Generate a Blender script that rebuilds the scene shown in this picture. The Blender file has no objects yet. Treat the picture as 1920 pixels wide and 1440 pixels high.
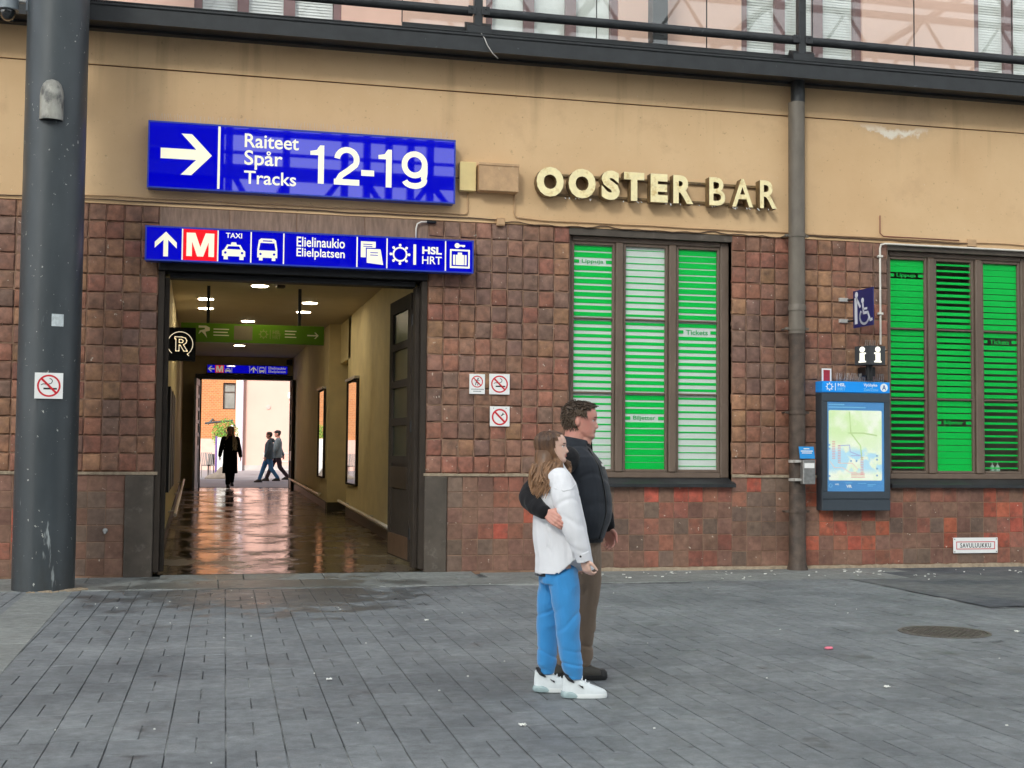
import bpy, bmesh, math, random
from mathutils import Vector, Matrix, noise

random.seed(7)
rad = math.radians
SC = bpy.context.scene
COL = SC.collection

# ------------------------------------------------------------------ camera
cam_d = bpy.data.cameras.new('camera')
cam = bpy.data.objects.new('camera', cam_d)
COL.objects.link(cam)
cam_d.sensor_width = 36.0
cam_d.lens = 45.94
cam_d.clip_end = 2000
cam.matrix_world = (Matrix.Translation((0, 0, 1.52)) @ Matrix.Rotation(rad(-13.5), 4, 'Z')
                    @ Matrix.Rotation(rad(90 + 2.94), 4, 'X') @ Matrix.Rotation(0.009, 4, 'Z'))
SC.camera = cam

# ------------------------------------------------------------------ sky, sun, exposure
SUN_EL, SUN_AZ = 33.0, 213.0        # azimuth: degrees clockwise from +Y, the sun stands behind the camera to the left
W = bpy.data.worlds.new('World')
SC.world = W
W.use_nodes = True
wn = W.node_tree.nodes
bg = wn['Background']
sky = wn.new('ShaderNodeTexSky')
sky.sky_type = 'NISHITA'
sky.sun_disc = False
sky.sun_elevation = rad(SUN_EL)
sky.sun_rotation = rad(SUN_AZ)
sky.air_density = 1.0
sky.dust_density = 1.0
sky.ozone_density = 1.0
hs = wn.new('ShaderNodeHueSaturation')
hs.inputs['Saturation'].default_value = 0.35      # thin overcast
W.node_tree.links.new(sky.outputs[0], hs.inputs['Color'])
W.node_tree.links.new(hs.outputs[0], bg.inputs[0])
bg.inputs[1].default_value = 0.125
sun_d = bpy.data.lights.new('sun', 'SUN')
sun_d.energy = 3.0
sun_d.angle = rad(13)
sun_d.color = (1.0, 0.96, 0.90)
sun = bpy.data.objects.new('sun', sun_d)
COL.objects.link(sun)
to_sun = Vector((math.sin(rad(SUN_AZ)) * math.cos(rad(SUN_EL)), math.cos(rad(SUN_AZ)) * math.cos(rad(SUN_EL)), math.sin(rad(SUN_EL))))
sun.rotation_euler = to_sun.to_track_quat('Z', 'Y').to_euler()
SC.view_settings.view_transform = 'Standard'
SC.view_settings.look = 'None'
SC.view_settings.exposure = 1.2
SC.view_settings.gamma = 1.0
SC.view_settings.use_curve_mapping = False
SC.cycles.use_denoising = True
SC.cycles.use_adaptive_sampling = True
SC.cycles.adaptive_threshold = 0.025
SC.cycles.max_bounces = 7
SC.cycles.diffuse_bounces = 3
SC.cycles.glossy_bounces = 4
SC.cycles.transparent_max_bounces = 12
SC.cycles.sample_clamp_indirect = 6.0

# ------------------------------------------------------------------ helpers
def lin(r, g, b):
    f = lambda c: (c / 255 / 12.92) if c / 255 <= 0.04045 else ((c / 255 + 0.055) / 1.055) ** 2.4
    return (f(r), f(g), f(b), 1.0)

ORG = {}

def link(o, parent=None):
    COL.objects.link(o)
    if parent is not None:
        o.parent = parent
    return o

def root_of(o):
    while o.parent is not None:
        o = o.parent
    return o

def thing(name, label, cat, loc=(0, 0, 0), rotz=0.0, group=None):
    o = bpy.data.objects.new(name, None)
    o.empty_display_size = 0.1
    COL.objects.link(o)
    o.location = loc
    o.rotation_euler = (0, 0, rotz)
    tag(o, label, cat, group)
    ORG[o.name] = Vector(loc)
    return o

def tag(o, label, cat, group=None):
    o['label'] = label
    o['category'] = cat
    if group:
        o['group'] = group
    return o

class MB:
    """collects shapes in world coordinates and builds ONE mesh object"""
    def __init__(s):
        s.v = []
        s.f = []
    def add(s, vs, fs):
        n = len(s.v)
        s.v += [tuple(p) for p in vs]
        s.f += [tuple(i + n for i in f) for f in fs]
        return s
    def box(s, x0, x1, y0, y1, z0, z1):
        vs = [(x, y, z) for z in (z0, z1) for y in (y0, y1) for x in (x0, x1)]
        return s.add(vs, [(0, 2, 3, 1), (4, 5, 7, 6), (0, 1, 5, 4), (2, 6, 7, 3), (0, 4, 6, 2), (1, 3, 7, 5)])
    def bbox(s, x0, x1, y0, y1, z0, z1, b=0.006):
        """box with chamfered edges"""
        bm = bmesh.new()
        bmesh.ops.create_cube(bm, size=1)
        for v in bm.verts:
            v.co = Vector(((x0 + x1) / 2 + v.co.x * (x1 - x0), (y0 + y1) / 2 + v.co.y * (y1 - y0), (z0 + z1) / 2 + v.co.z * (z1 - z0)))
        bmesh.ops.bevel(bm, geom=list(bm.edges), offset=b, segments=1, affect='EDGES')
        bm.verts.index_update()
        s.add([v.co[:] for v in bm.verts], [[v.index for v in f.verts] for f in bm.faces])
        bm.free()
        return s
    def obox(s, c, ax, ay, az):
        """box from centre and three half-axis vectors"""
        c, ax, ay, az = map(Vector, (c, ax, ay, az))
        vs = [c + ax * i + ay * j + az * k for k in (-1, 1) for j in (-1, 1) for i in (-1, 1)]
        return s.add(vs, [(0, 2, 3, 1), (4, 5, 7, 6), (0, 1, 5, 4), (2, 6, 7, 3), (0, 4, 6, 2), (1, 3, 7, 5)])
    def tube(s, pts, r, seg=12, cap=True, ell=1.0):
        """tube along points; r is a number or a list"""
        pts = [Vector(p) for p in pts]
        n = len(pts)
        rs = list(r) if isinstance(r, (list, tuple)) else [r] * n
        t0 = (pts[1] - pts[0]).normalized()
        up = Vector((0, 0, 1)) if abs(t0.z) < 0.9 else Vector((0, 1, 0))
        a = t0.cross(up).normalized()
        vs, fs = [], []
        for i in range(n):
            t = (pts[min(i + 1, n - 1)] - pts[max(i - 1, 0)])
            t = t.normalized() if t.length > 1e-9 else t0
            a = (a - t * a.dot(t)).normalized()
            b = t.cross(a)
            for k in range(seg):
                w = 2 * math.pi * k / seg
                vs.append(pts[i] + a * (math.cos(w) * rs[i]) + b * (math.sin(w) * rs[i] * ell))
        for i in range(n - 1):
            for k in range(seg):
                k2 = (k + 1) % seg
                fs.append((i * seg + k, i * seg + k2, (i + 1) * seg + k2, (i + 1) * seg + k))
        if cap:
            fs.append(tuple(range(seg - 1, -1, -1)))
            fs.append(tuple((n - 1) * seg + k for k in range(seg)))
        return s.add(vs, fs)
    def limb(s, pts, r, seg=14, sub=4):
        """rounded, smoothly interpolated tapering limb (closed)"""
        pts = [Vector(p) for p in pts]
        n = len(pts)
        P, Rr = [], []
        for i in range(n - 1):
            p0, p1, p2, p3 = pts[max(i - 1, 0)], pts[i], pts[i + 1], pts[min(i + 2, n - 1)]
            for k in range(sub):
                t = k / sub
                P.append(0.5 * ((2 * p1) + (p2 - p0) * t + (2 * p0 - 5 * p1 + 4 * p2 - p3) * t * t + (3 * p1 - p0 - 3 * p2 + p3) * t ** 3))
                u = t * t * (3 - 2 * t)
                Rr.append(r[i] * (1 - u) + r[i + 1] * u)
        P.append(pts[-1])
        Rr.append(r[-1])
        d0 = (P[0] - P[1]).normalized()
        d1 = (P[-1] - P[-2]).normalized()
        A = [(P[0] + d0 * Rr[0] * math.sin(w), Rr[0] * math.cos(w)) for w in (1.35, 0.9, 0.45)]
        B = [(P[-1] + d1 * Rr[-1] * math.sin(w), Rr[-1] * math.cos(w)) for w in (0.45, 0.9, 1.35)]
        return s.tube([a[0] for a in A] + P + [b[0] for b in B], [a[1] for a in A] + Rr + [b[1] for b in B], seg)
    def rings(s, rg, seg=28, ex=2.2, shear=None):
        """loft of horizontal superellipses: (cx, cy, cz, half_x, half_y)"""
        vs, fs = [], []
        n = len(rg)
        for i, (cx, cy, cz, a, b) in enumerate(rg):
            for k in range(seg):
                w = 2 * math.pi * k / seg
                c, q = math.cos(w), math.sin(w)
                x = cx + a * math.copysign(abs(c) ** (2 / ex), c)
                y = cy + b * math.copysign(abs(q) ** (2 / ex), q)
                z = cz + (shear(i, x, y) if shear else 0)
                vs.append((x, y, z))
        for i in range(n - 1):
            for k in range(seg):
                k2 = (k + 1) % seg
                fs.append((i * seg + k, i * seg + k2, (i + 1) * seg + k2, (i + 1) * seg + k))
        fs.append(tuple(range(seg - 1, -1, -1)))
        fs.append(tuple((n - 1) * seg + k for k in range(seg)))
        return s.add(vs, fs)
    def prism(s, pts, y0, y1):
        """polygon in the x-z plane, counter-clockwise seen from -y, extruded from y0 (front) to y1"""
        n = len(pts)
        vs = [(x, y0, z) for x, z in pts] + [(x, y1, z) for x, z in pts]
        fs = [tuple(range(n)), tuple(range(2 * n - 1, n - 1, -1))]
        fs += [(i, i + n, (i + 1) % n + n, (i + 1) % n) for i in range(n)]
        return s.add(vs, fs)
    def disc(s, cx, cz, r, y0, y1, seg=28, rz=None):
        return s.prism([(cx + r * math.cos(2 * math.pi * k / seg), cz + (rz or r) * math.sin(2 * math.pi * k / seg)) for k in range(seg)], y0, y1)
    def ring2(s, cx, cz, r0, r1, y0, y1, seg=32, a0=0, a1=360):
        full = abs(a1 - a0) >= 360
        n = seg if full else seg + 1
        for k in range(seg):
            w0 = rad(a0 + (a1 - a0) * k / seg)
            w1 = rad(a0 + (a1 - a0) * (k + 1) / seg)
            s.prism([(cx + r0 * math.cos(w0), cz + r0 * math.sin(w0)), (cx + r1 * math.cos(w0), cz + r1 * math.sin(w0)),
                     (cx + r1 * math.cos(w1), cz + r1 * math.sin(w1)), (cx + r0 * math.cos(w1), cz + r0 * math.sin(w1))], y0, y1)
        return s
    def ball(s, c, rx, ry, rz, seg=16, rows=10):
        vs, fs = [], []
        for i in range(1, rows):
            th = math.pi * i / rows
            for k in range(seg):
                w = 2 * math.pi * k / seg
                vs.append((c[0] + rx * math.sin(th) * math.cos(w), c[1] + ry * math.sin(th) * math.sin(w), c[2] + rz * math.cos(th)))
        for i in range(rows - 2):
            for k in range(seg):
                k2 = (k + 1) % seg
                fs.append((i * seg + k, (i + 1) * seg + k, (i + 1) * seg + k2, i * seg + k2))
        fs.append(tuple(range(seg)))
        fs.append(tuple((rows - 2) * seg + k for k in range(seg - 1, -1, -1)))
        return s.add(vs, fs)
    def quad(s, a, b, c, d):
        return s.add([a, b, c, d], [(0, 1, 2, 3)])
    def mesh(s, name, m, off=None, smooth=False):
        me = bpy.data.meshes.new(name)
        o = off or Vector((0, 0, 0))
        me.from_pydata([(x - o[0], y - o[1], z - o[2]) for x, y, z in s.v], [], s.f)
        me.validate()
        me.update()
        if m is not None:
            me.materials.append(m)
        if smooth:
            me.polygons.foreach_set('use_smooth', [True] * len(me.polygons))
            if smooth == 'auto':
                me.set_sharp_from_angle(angle=rad(38))
        return me
    def build(s, name, m, parent=None, smooth=False):
        off = None
        if parent is not None:
            r = root_of(parent)
            off = ORG.get(r.name)
        o = bpy.data.objects.new(name, s.mesh(name, m, off, smooth))
        return link(o, parent)

def structure(o):
    o['kind'] = 'structure'
    return o

def stuff(o):
    o['kind'] = 'stuff'
    return o

def text_polys(body, bold=0.0, space=1.0):
    cu = bpy.data.curves.new('t', 'FONT')
    cu.body = body
    cu.size = 1.0
    cu.offset = bold
    cu.space_character = space
    cu.resolution_u = 4
    cu.fill_mode = 'FRONT'
    o = bpy.data.objects.new('t', cu)
    COL.objects.link(o)
    dg = bpy.context.evaluated_depsgraph_get()
    dg.update()
    me = bpy.data.meshes.new_from_object(o.evaluated_get(dg))
    vs = [v.co[:] for v in me.vertices]
    fs = [tuple(p.vertices) for p in me.polygons]
    bpy.data.objects.remove(o)
    bpy.data.curves.remove(cu)
    bpy.data.meshes.remove(me)
    return vs, fs

def letters(mb, body, x0, x1, z0, z1, y, depth=0.003, bold=0.0, space=1.0):
    """lettering in the x-z plane facing -y, fitted to the box, a real slab of the given depth"""
    vs, fs = text_polys(body, bold, space)
    xs = [v[0] for v in vs]
    zs = [v[1] for v in vs]
    sx = (x1 - x0) / (max(xs) - min(xs))
    sz = (z1 - z0) / (max(zs) - min(zs))
    bm = bmesh.new()
    bv = [bm.verts.new((x0 + (v[0] - min(xs)) * sx, y, z0 + (v[1] - min(zs)) * sz)) for v in vs]
    for f in fs:
        try:
            bm.faces.new([bv[i] for i in f])
        except ValueError:
            pass
    bmesh.ops.remove_doubles(bm, verts=list(bm.verts), dist=1e-6)
    ext = bmesh.ops.extrude_face_region(bm, geom=list(bm.faces))
    for g in ext['geom']:
        if isinstance(g, bmesh.types.BMVert):
            g.co.y -= depth
    bmesh.ops.recalc_face_normals(bm, faces=list(bm.faces))
    bm.verts.index_update()
    mb.add([v.co[:] for v in bm.verts], [[v.index for v in f.verts] for f in bm.faces])
    bm.free()
    return mb

def modified(o, mods):
    """apply a list of (type, settings) modifiers and keep only the resulting mesh"""
    for ty, st in mods:
        m = o.modifiers.new(ty.lower(), ty)
        for k, v in st.items():
            setattr(m, k, v)
    dg = bpy.context.evaluated_depsgraph_get()
    dg.update()
    me = bpy.data.meshes.new_from_object(o.evaluated_get(dg))
    old = o.data
    o.modifiers.clear()
    o.data = me
    if not me.materials and old.materials:
        for mt in old.materials:
            me.materials.append(mt)
    bpy.data.meshes.remove(old)
    return o

# ------------------------------------------------------------------ materials
MATS = {}

def mat(name, col, rough=0.6, metal=0.0, var=0.12, nscale=4.0, bump=0.0, bscale=60.0, rnd=0.0, hue=0.0, coat=0.0,
        emit=None, estr=0.0, spec=0.5, worn=False, stretch=(1, 1, 1), col2=None, c2scale=1.5, c2lo=0.5, c2hi=0.65, roughvar=0.0, detail=5.0):
    if name in MATS:
        return MATS[name]
    m = bpy.data.materials.new(name)
    m.use_nodes = True
    nt = m.node_tree
    N, L = nt.nodes, nt.links
    b = N['Principled BSDF']
    b.inputs['Roughness'].default_value = rough
    b.inputs['Metallic'].default_value = metal
    b.inputs['Specular IOR Level'].default_value = spec
    if coat:
        b.inputs['Coat Weight'].default_value = coat
        b.inputs['Coat Roughness'].default_value = 0.012
    tc = N.new('ShaderNodeTexCoord')
    mp = N.new('ShaderNodeMapping')
    mp.inputs['Scale'].default_value = stretch
    oi = N.new('ShaderNodeObjectInfo')
    L.new(tc.outputs['Object'], mp.inputs['Vector'])
    if rnd or hue:      # shift the pattern from piece to piece
        sc = N.new('ShaderNodeVectorMath')
        sc.operation = 'SCALE'
        cb = N.new('ShaderNodeCombineXYZ')
        for i in range(3):
            L.new(oi.outputs['Random'], cb.inputs[i])
        L.new(cb.outputs[0], sc.inputs[0])
        sc.inputs['Scale'].default_value = 37.0
        L.new(sc.outputs[0], mp.inputs['Location'])
    cur = None
    rgb = N.new('ShaderNodeRGB')
    rgb.outputs[0].default_value = col
    cur = rgb.outputs[0]
    if col2 is not None:
        n2 = N.new('ShaderNodeTexNoise')
        n2.inputs['Scale'].default_value = c2scale
        n2.inputs['Detail'].default_value = 6
        n2.inputs['Roughness'].default_value = 0.62
        L.new(mp.outputs[0], n2.inputs['Vector'])
        r2 = N.new('ShaderNodeMapRange')
        r2.inputs['From Min'].default_value = c2lo
        r2.inputs['From Max'].default_value = c2hi
        L.new(n2.outputs['Fac'], r2.inputs['Value'])
        mx = N.new('ShaderNodeMixRGB')
        L.new(r2.outputs[0], mx.inputs['Fac'])
        L.new(cur, mx.inputs['Color1'])
        mx.inputs['Color2'].default_value = col2
        cur = mx.outputs[0]
    if var:
        nz = N.new('ShaderNodeTexNoise')
        nz.inputs['Scale'].default_value = nscale
        nz.inputs['Detail'].default_value = detail
        nz.inputs['Roughness'].default_value = 0.6
        L.new(mp.outputs[0], nz.inputs['Vector'])
        mr = N.new('ShaderNodeMapRange')
        mr.inputs['From Min'].default_value = 0.3
        mr.inputs['From Max'].default_value = 0.7
        mr.inputs['To Min'].default_value = 1 - var
        mr.inputs['To Max'].default_value = 1 + var
        L.new(nz.outputs['Fac'], mr.inputs['Value'])
        vm = N.new('ShaderNodeVectorMath')
        vm.operation = 'SCALE'
        L.new(cur, vm.inputs[0])
        L.new(mr.outputs[0], vm.inputs['Scale'])
        cur = vm.outputs[0]
        if roughvar:
            rr = N.new('ShaderNodeMapRange')
            rr.inputs['From Min'].default_value = 0.35
            rr.inputs['From Max'].default_value = 0.65
            rr.inputs['To Min'].default_value = max(0.02, rough - roughvar)
            rr.inputs['To Max'].default_value = min(1, rough + roughvar)
            L.new(nz.outputs['Fac'], rr.inputs['Value'])
            L.new(rr.outputs[0], b.inputs['Roughness'])
    if rnd or hue:
        h = N.new('ShaderNodeHueSaturation')
        wn_ = N.new('ShaderNodeTexWhiteNoise')
        wn_.noise_dimensions = '1D'
        L.new(oi.outputs['Random'], wn_.inputs['W'])
        r1 = N.new('ShaderNodeMapRange')
        r1.inputs['To Min'].default_value = 1 - rnd
        r1.inputs['To Max'].default_value = 1 + rnd
        L.new(oi.outputs['Random'], r1.inputs['Value'])
        L.new(r1.outputs[0], h.inputs['Value'])
        r3 = N.new('ShaderNodeMapRange')
        r3.inputs['To Min'].default_value = 0.5 - hue
        r3.inputs['To Max'].default_value = 0.5 + hue
        L.new(wn_.outputs['Value'], r3.inputs['Value'])
        L.new(r3.outputs[0], h.inputs['Hue'])
        L.new(cur, h.inputs['Color'])
        cur = h.outputs[0]
    if worn:        # grime and white chips lie over the whole wall, not tile by tile
        gp = N.new('ShaderNodeNewGeometry')
        g1 = N.new('ShaderNodeTexNoise'); g1.inputs['Scale'].default_value = 1.3; g1.inputs['Detail'].default_value = 7; g1.inputs['Roughness'].default_value = 0.65
        L.new(gp.outputs['Position'], g1.inputs['Vector'])
        q1 = N.new('ShaderNodeMapRange'); q1.inputs['From Min'].default_value = 0.32; q1.inputs['From Max'].default_value = 0.66; q1.inputs['To Min'].default_value = 0.72; q1.inputs['To Max'].default_value = 1.16
        L.new(g1.outputs['Fac'], q1.inputs['Value'])
        v1 = N.new('ShaderNodeVectorMath'); v1.operation = 'SCALE'
        L.new(cur, v1.inputs[0]); L.new(q1.outputs[0], v1.inputs['Scale'])
        g2 = N.new('ShaderNodeTexNoise'); g2.inputs['Scale'].default_value = 19; g2.inputs['Detail'].default_value = 3
        L.new(gp.outputs['Position'], g2.inputs['Vector'])
        q2 = N.new('ShaderNodeMapRange'); q2.inputs['From Min'].default_value = 0.715; q2.inputs['From Max'].default_value = 0.74; q2.inputs['To Max'].default_value = 0.8
        L.new(g2.outputs['Fac'], q2.inputs['Value'])
        x1 = N.new('ShaderNodeMixRGB'); L.new(q2.outputs[0], x1.inputs['Fac']); L.new(v1.outputs[0], x1.inputs['Color1']); x1.inputs['Color2'].default_value = lin(206, 192, 176)
        cur = x1.outputs[0]
    L.new(cur, b.inputs['Base Color'])
    if bump:
        nb = N.new('ShaderNodeTexNoise')
        nb.inputs['Scale'].default_value = bscale
        nb.inputs['Detail'].default_value = 6
        L.new(mp.outputs[0], nb.inputs['Vector'])
        bp = N.new('ShaderNodeBump')
        bp.inputs['Strength'].default_value = bump
        bp.inputs['Distance'].default_value = 0.01
        L.new(nb.outputs['Fac'], bp.inputs['Height'])
        L.new(bp.outputs[0], b.inputs['Normal'])
    if emit is not None:
        b.inputs['Emission Color'].default_value = emit
        b.inputs['Emission Strength'].default_value = estr
    MATS[name] = m
    return m

def glass_mat(name, tint=(0.9, 0.95, 0.93, 1), clear=0.9, ior=1.45):
    m = bpy.data.materials.new(name)
    m.use_nodes = True
    N, L = m.node_tree.nodes, m.node_tree.links
    N.remove(N['Principled BSDF'])
    out = N['Material Output']
    tr = N.new('ShaderNodeBsdfTransparent')
    tr.inputs[0].default_value = tint
    gl = N.new('ShaderNodeBsdfGlossy')
    gl.inputs['Roughness'].default_value = 0.01
    fr = N.new('ShaderNodeFresnel')
    geo = N.new('ShaderNodeNewGeometry')
    mi = N.new('ShaderNodeMapRange')
    mi.inputs['To Min'].default_value = ior
    mi.inputs['To Max'].default_value = 1 / ior
    L.new(geo.outputs['Backfacing'], mi.inputs['Value'])
    L.new(mi.outputs[0], fr.inputs['IOR'])
    mx = N.new('ShaderNodeMixShader')
    L.new(fr.outputs[0], mx.inputs[0])
    L.new(tr.outputs[0], mx.inputs[1])
    L.new(gl.outputs[0], mx.inputs[2])
    L.new(mx.outputs[0], out.inputs['Surface'])
    MATS[name] = m
    return m

def node_mat(name):
    m = bpy.data.materials.new(name)
    m.use_nodes = True
    MATS[name] = m
    return m, m.node_tree.nodes, m.node_tree.links, m.node_tree.nodes['Principled BSDF']

# tiles
M_TILE = [mat('tile_brown', lin(140, 102, 84), 0.55, var=0.34, nscale=2.4, bump=0.7, bscale=4.5, rnd=0.13, hue=0.006, col2=lin(112, 86, 74), c2scale=1.5, c2lo=0.45, c2hi=0.8, spec=0.35, worn=True),
          mat('tile_ochre', lin(154, 114, 86), 0.55, var=0.34, nscale=2.2, bump=0.7, bscale=4.5, rnd=0.12, hue=0.006, col2=lin(122, 90, 74), c2scale=1.5, c2lo=0.4, c2hi=0.75, spec=0.35, worn=True),
          mat('tile_umber', lin(122, 94, 82), 0.55, var=0.34, nscale=2.4, bump=0.7, bscale=4.5, rnd=0.13, hue=0.006, col2=lin(140, 110, 94), c2scale=1.5, c2lo=0.5, c2hi=0.85, spec=0.35, worn=True),
          mat('tile_russet', lin(146, 98, 80), 0.55, var=0.34, nscale=2.6, bump=0.7, bscale=4.5, rnd=0.12, hue=0.006, col2=lin(116, 86, 74), c2scale=1.5, c2lo=0.45, c2hi=0.8, spec=0.35, worn=True)]
M_LOW = [mat('low_tile_brown', lin(128, 96, 82), 0.45, var=0.24, nscale=2.6, bump=0.25, bscale=7, rnd=0.14, hue=0.006, col2=lin(140, 112, 96), c2scale=1.4, c2lo=0.55, c2hi=0.85, spec=0.35, worn=True),
         mat('low_tile_red', lin(172, 92, 72), 0.45, var=0.24, nscale=2.4, bump=0.25, bscale=7, rnd=0.14, hue=0.006, col2=lin(128, 84, 70), c2scale=1.5, c2lo=0.5, c2hi=0.7, spec=0.35, worn=True),
         mat('low_tile_taupe', lin(116, 96, 84), 0.45, var=0.24, nscale=2.6, bump=0.25, bscale=7, rnd=0.14, hue=0.006, spec=0.35, worn=True),
         mat('low_tile_rose', lin(144, 94, 78), 0.45, var=0.24, nscale=2.6, bump=0.25, bscale=7, rnd=0.13, hue=0.006, col2=lin(116, 86, 74), c2scale=1.5, c2lo=0.5, c2hi=0.72, spec=0.35, worn=True)]
M_MORTAR = mat('mortar', lin(136, 108, 90), 0.9, var=0.3, nscale=6, bump=0.6, bscale=70, spec=0.2)
M_PALE_MORTAR = mat('pale_mortar', lin(158, 142, 122), 0.9, var=0.3, nscale=14, bump=0.8, bscale=50, spec=0.2)
M_STONE = mat('dark_stone', lin(84, 76, 68), 0.55, var=0.22, nscale=5, bump=0.2, bscale=60, col2=lin(110, 102, 94), c2scale=9, c2lo=0.58, c2hi=0.75, spec=0.35)
M_STEEL = mat('dark_steel_paint', lin(46, 48, 50), 0.42, var=0.25, nscale=5, bump=0.08, bscale=40, col2=lin(104, 108, 110), c2scale=11, c2lo=0.68, c2hi=0.74, spec=0.45)
M_FRAME = mat('brown_frame_paint', lin(110, 94, 82), 0.5, var=0.14, nscale=6, bump=0.15, bscale=40, col2=lin(140, 128, 116), c2scale=16, c2lo=0.66, c2hi=0.72, stretch=(1, 1, 0.3), spec=0.4)
M_DOOR = mat('brown_door_paint', lin(50, 41, 33), 0.78, var=0.2, nscale=5, bump=0.15, bscale=30, spec=0.45)
M_PIPE = mat('pipe_paint', lin(112, 104, 94), 0.5, var=0.2, nscale=6, bump=0.1, bscale=50, spec=0.4, stretch=(1, 1, 0.4))
M_PIPE_LOW = mat('dirty_pipe_paint', lin(84, 70, 60), 0.6, var=0.35, nscale=8, bump=0.3, bscale=40, col2=lin(60, 50, 44), c2scale=5, c2lo=0.45, c2hi=0.7)
M_PASS = mat('passage_plaster', lin(222, 206, 160), 0.75, var=0.08, nscale=3, bump=0.08, bscale=40)
M_CEIL = mat('passage_ceiling', lin(196, 184, 160), 0.85, var=0.05, nscale=3)
M_BLACK = mat('black', lin(18, 18, 20), 0.5, var=0.1)
M_WHITE = mat('white_plate', lin(238, 238, 236), 0.4, var=0.03, nscale=20)
M_RED = mat('sign_red', lin(205, 30, 45), 0.4, var=0.04)
M_SIGNBLACK = mat('sign_black', lin(28, 26, 28), 0.45, var=0.05)
M_GREYMETAL = mat('bare_metal', lin(150, 150, 148), 0.38, metal=0.6, var=0.2, nscale=20, bump=0.1)
M_BEIGEBOX = mat('beige_paint', lin(190, 154, 116), 0.6, var=0.12, nscale=10, bump=0.15, bscale=40, col2=lin(214, 192, 160), c2scale=14, c2lo=0.64, c2hi=0.74)
M_YELLOWBOX = mat('pale_yellow_paint', lin(226, 202, 142), 0.5, var=0.05, nscale=6)
M_CABLE = mat('brown_cable', lin(92, 70, 54), 0.6, var=0.1)
M_WHITEPIPE = mat('white_pipe', lin(222, 216, 206), 0.4, var=0.08, nscale=8)
M_GALV = mat('galvanised', lin(196, 192, 186), 0.4, metal=0.3, var=0.12, nscale=12)
M_BLUE = mat('lit_blue', lin(2, 3, 120), 0.02, var=0.0, emit=(0.0, 0.0, 1.0, 1), estr=0.19, spec=0.5, coat=1.0)
M_BLUEFRAME = mat('blue_frame', lin(38, 62, 170), 0.35, var=0.08, nscale=10)
M_LIT = mat('lit_white', lin(246, 242, 214), 0.3, var=0.0, emit=(1.0, 0.95, 0.74, 1), estr=0.12)
M_LITRED = mat('lit_red', lin(226, 8, 22), 0.2, var=0.0, emit=(1.0, 0.01, 0.02, 1), estr=0.2, coat=0.5)
M_GLASS = glass_mat('clear_glass', (0.99, 0.995, 0.99, 1))
M_GREEN = mat('green_film', lin(0, 204, 82), 0.4, var=0.03, nscale=3, spec=0.2)
M_FROST = mat('frosted_film', lin(226, 232, 228), 0.32, var=0.06, nscale=1.6, spec=0.5)
M_GREENTXT = mat('faded_green_print', lin(70, 186, 112), 0.4, var=0.05)

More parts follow.
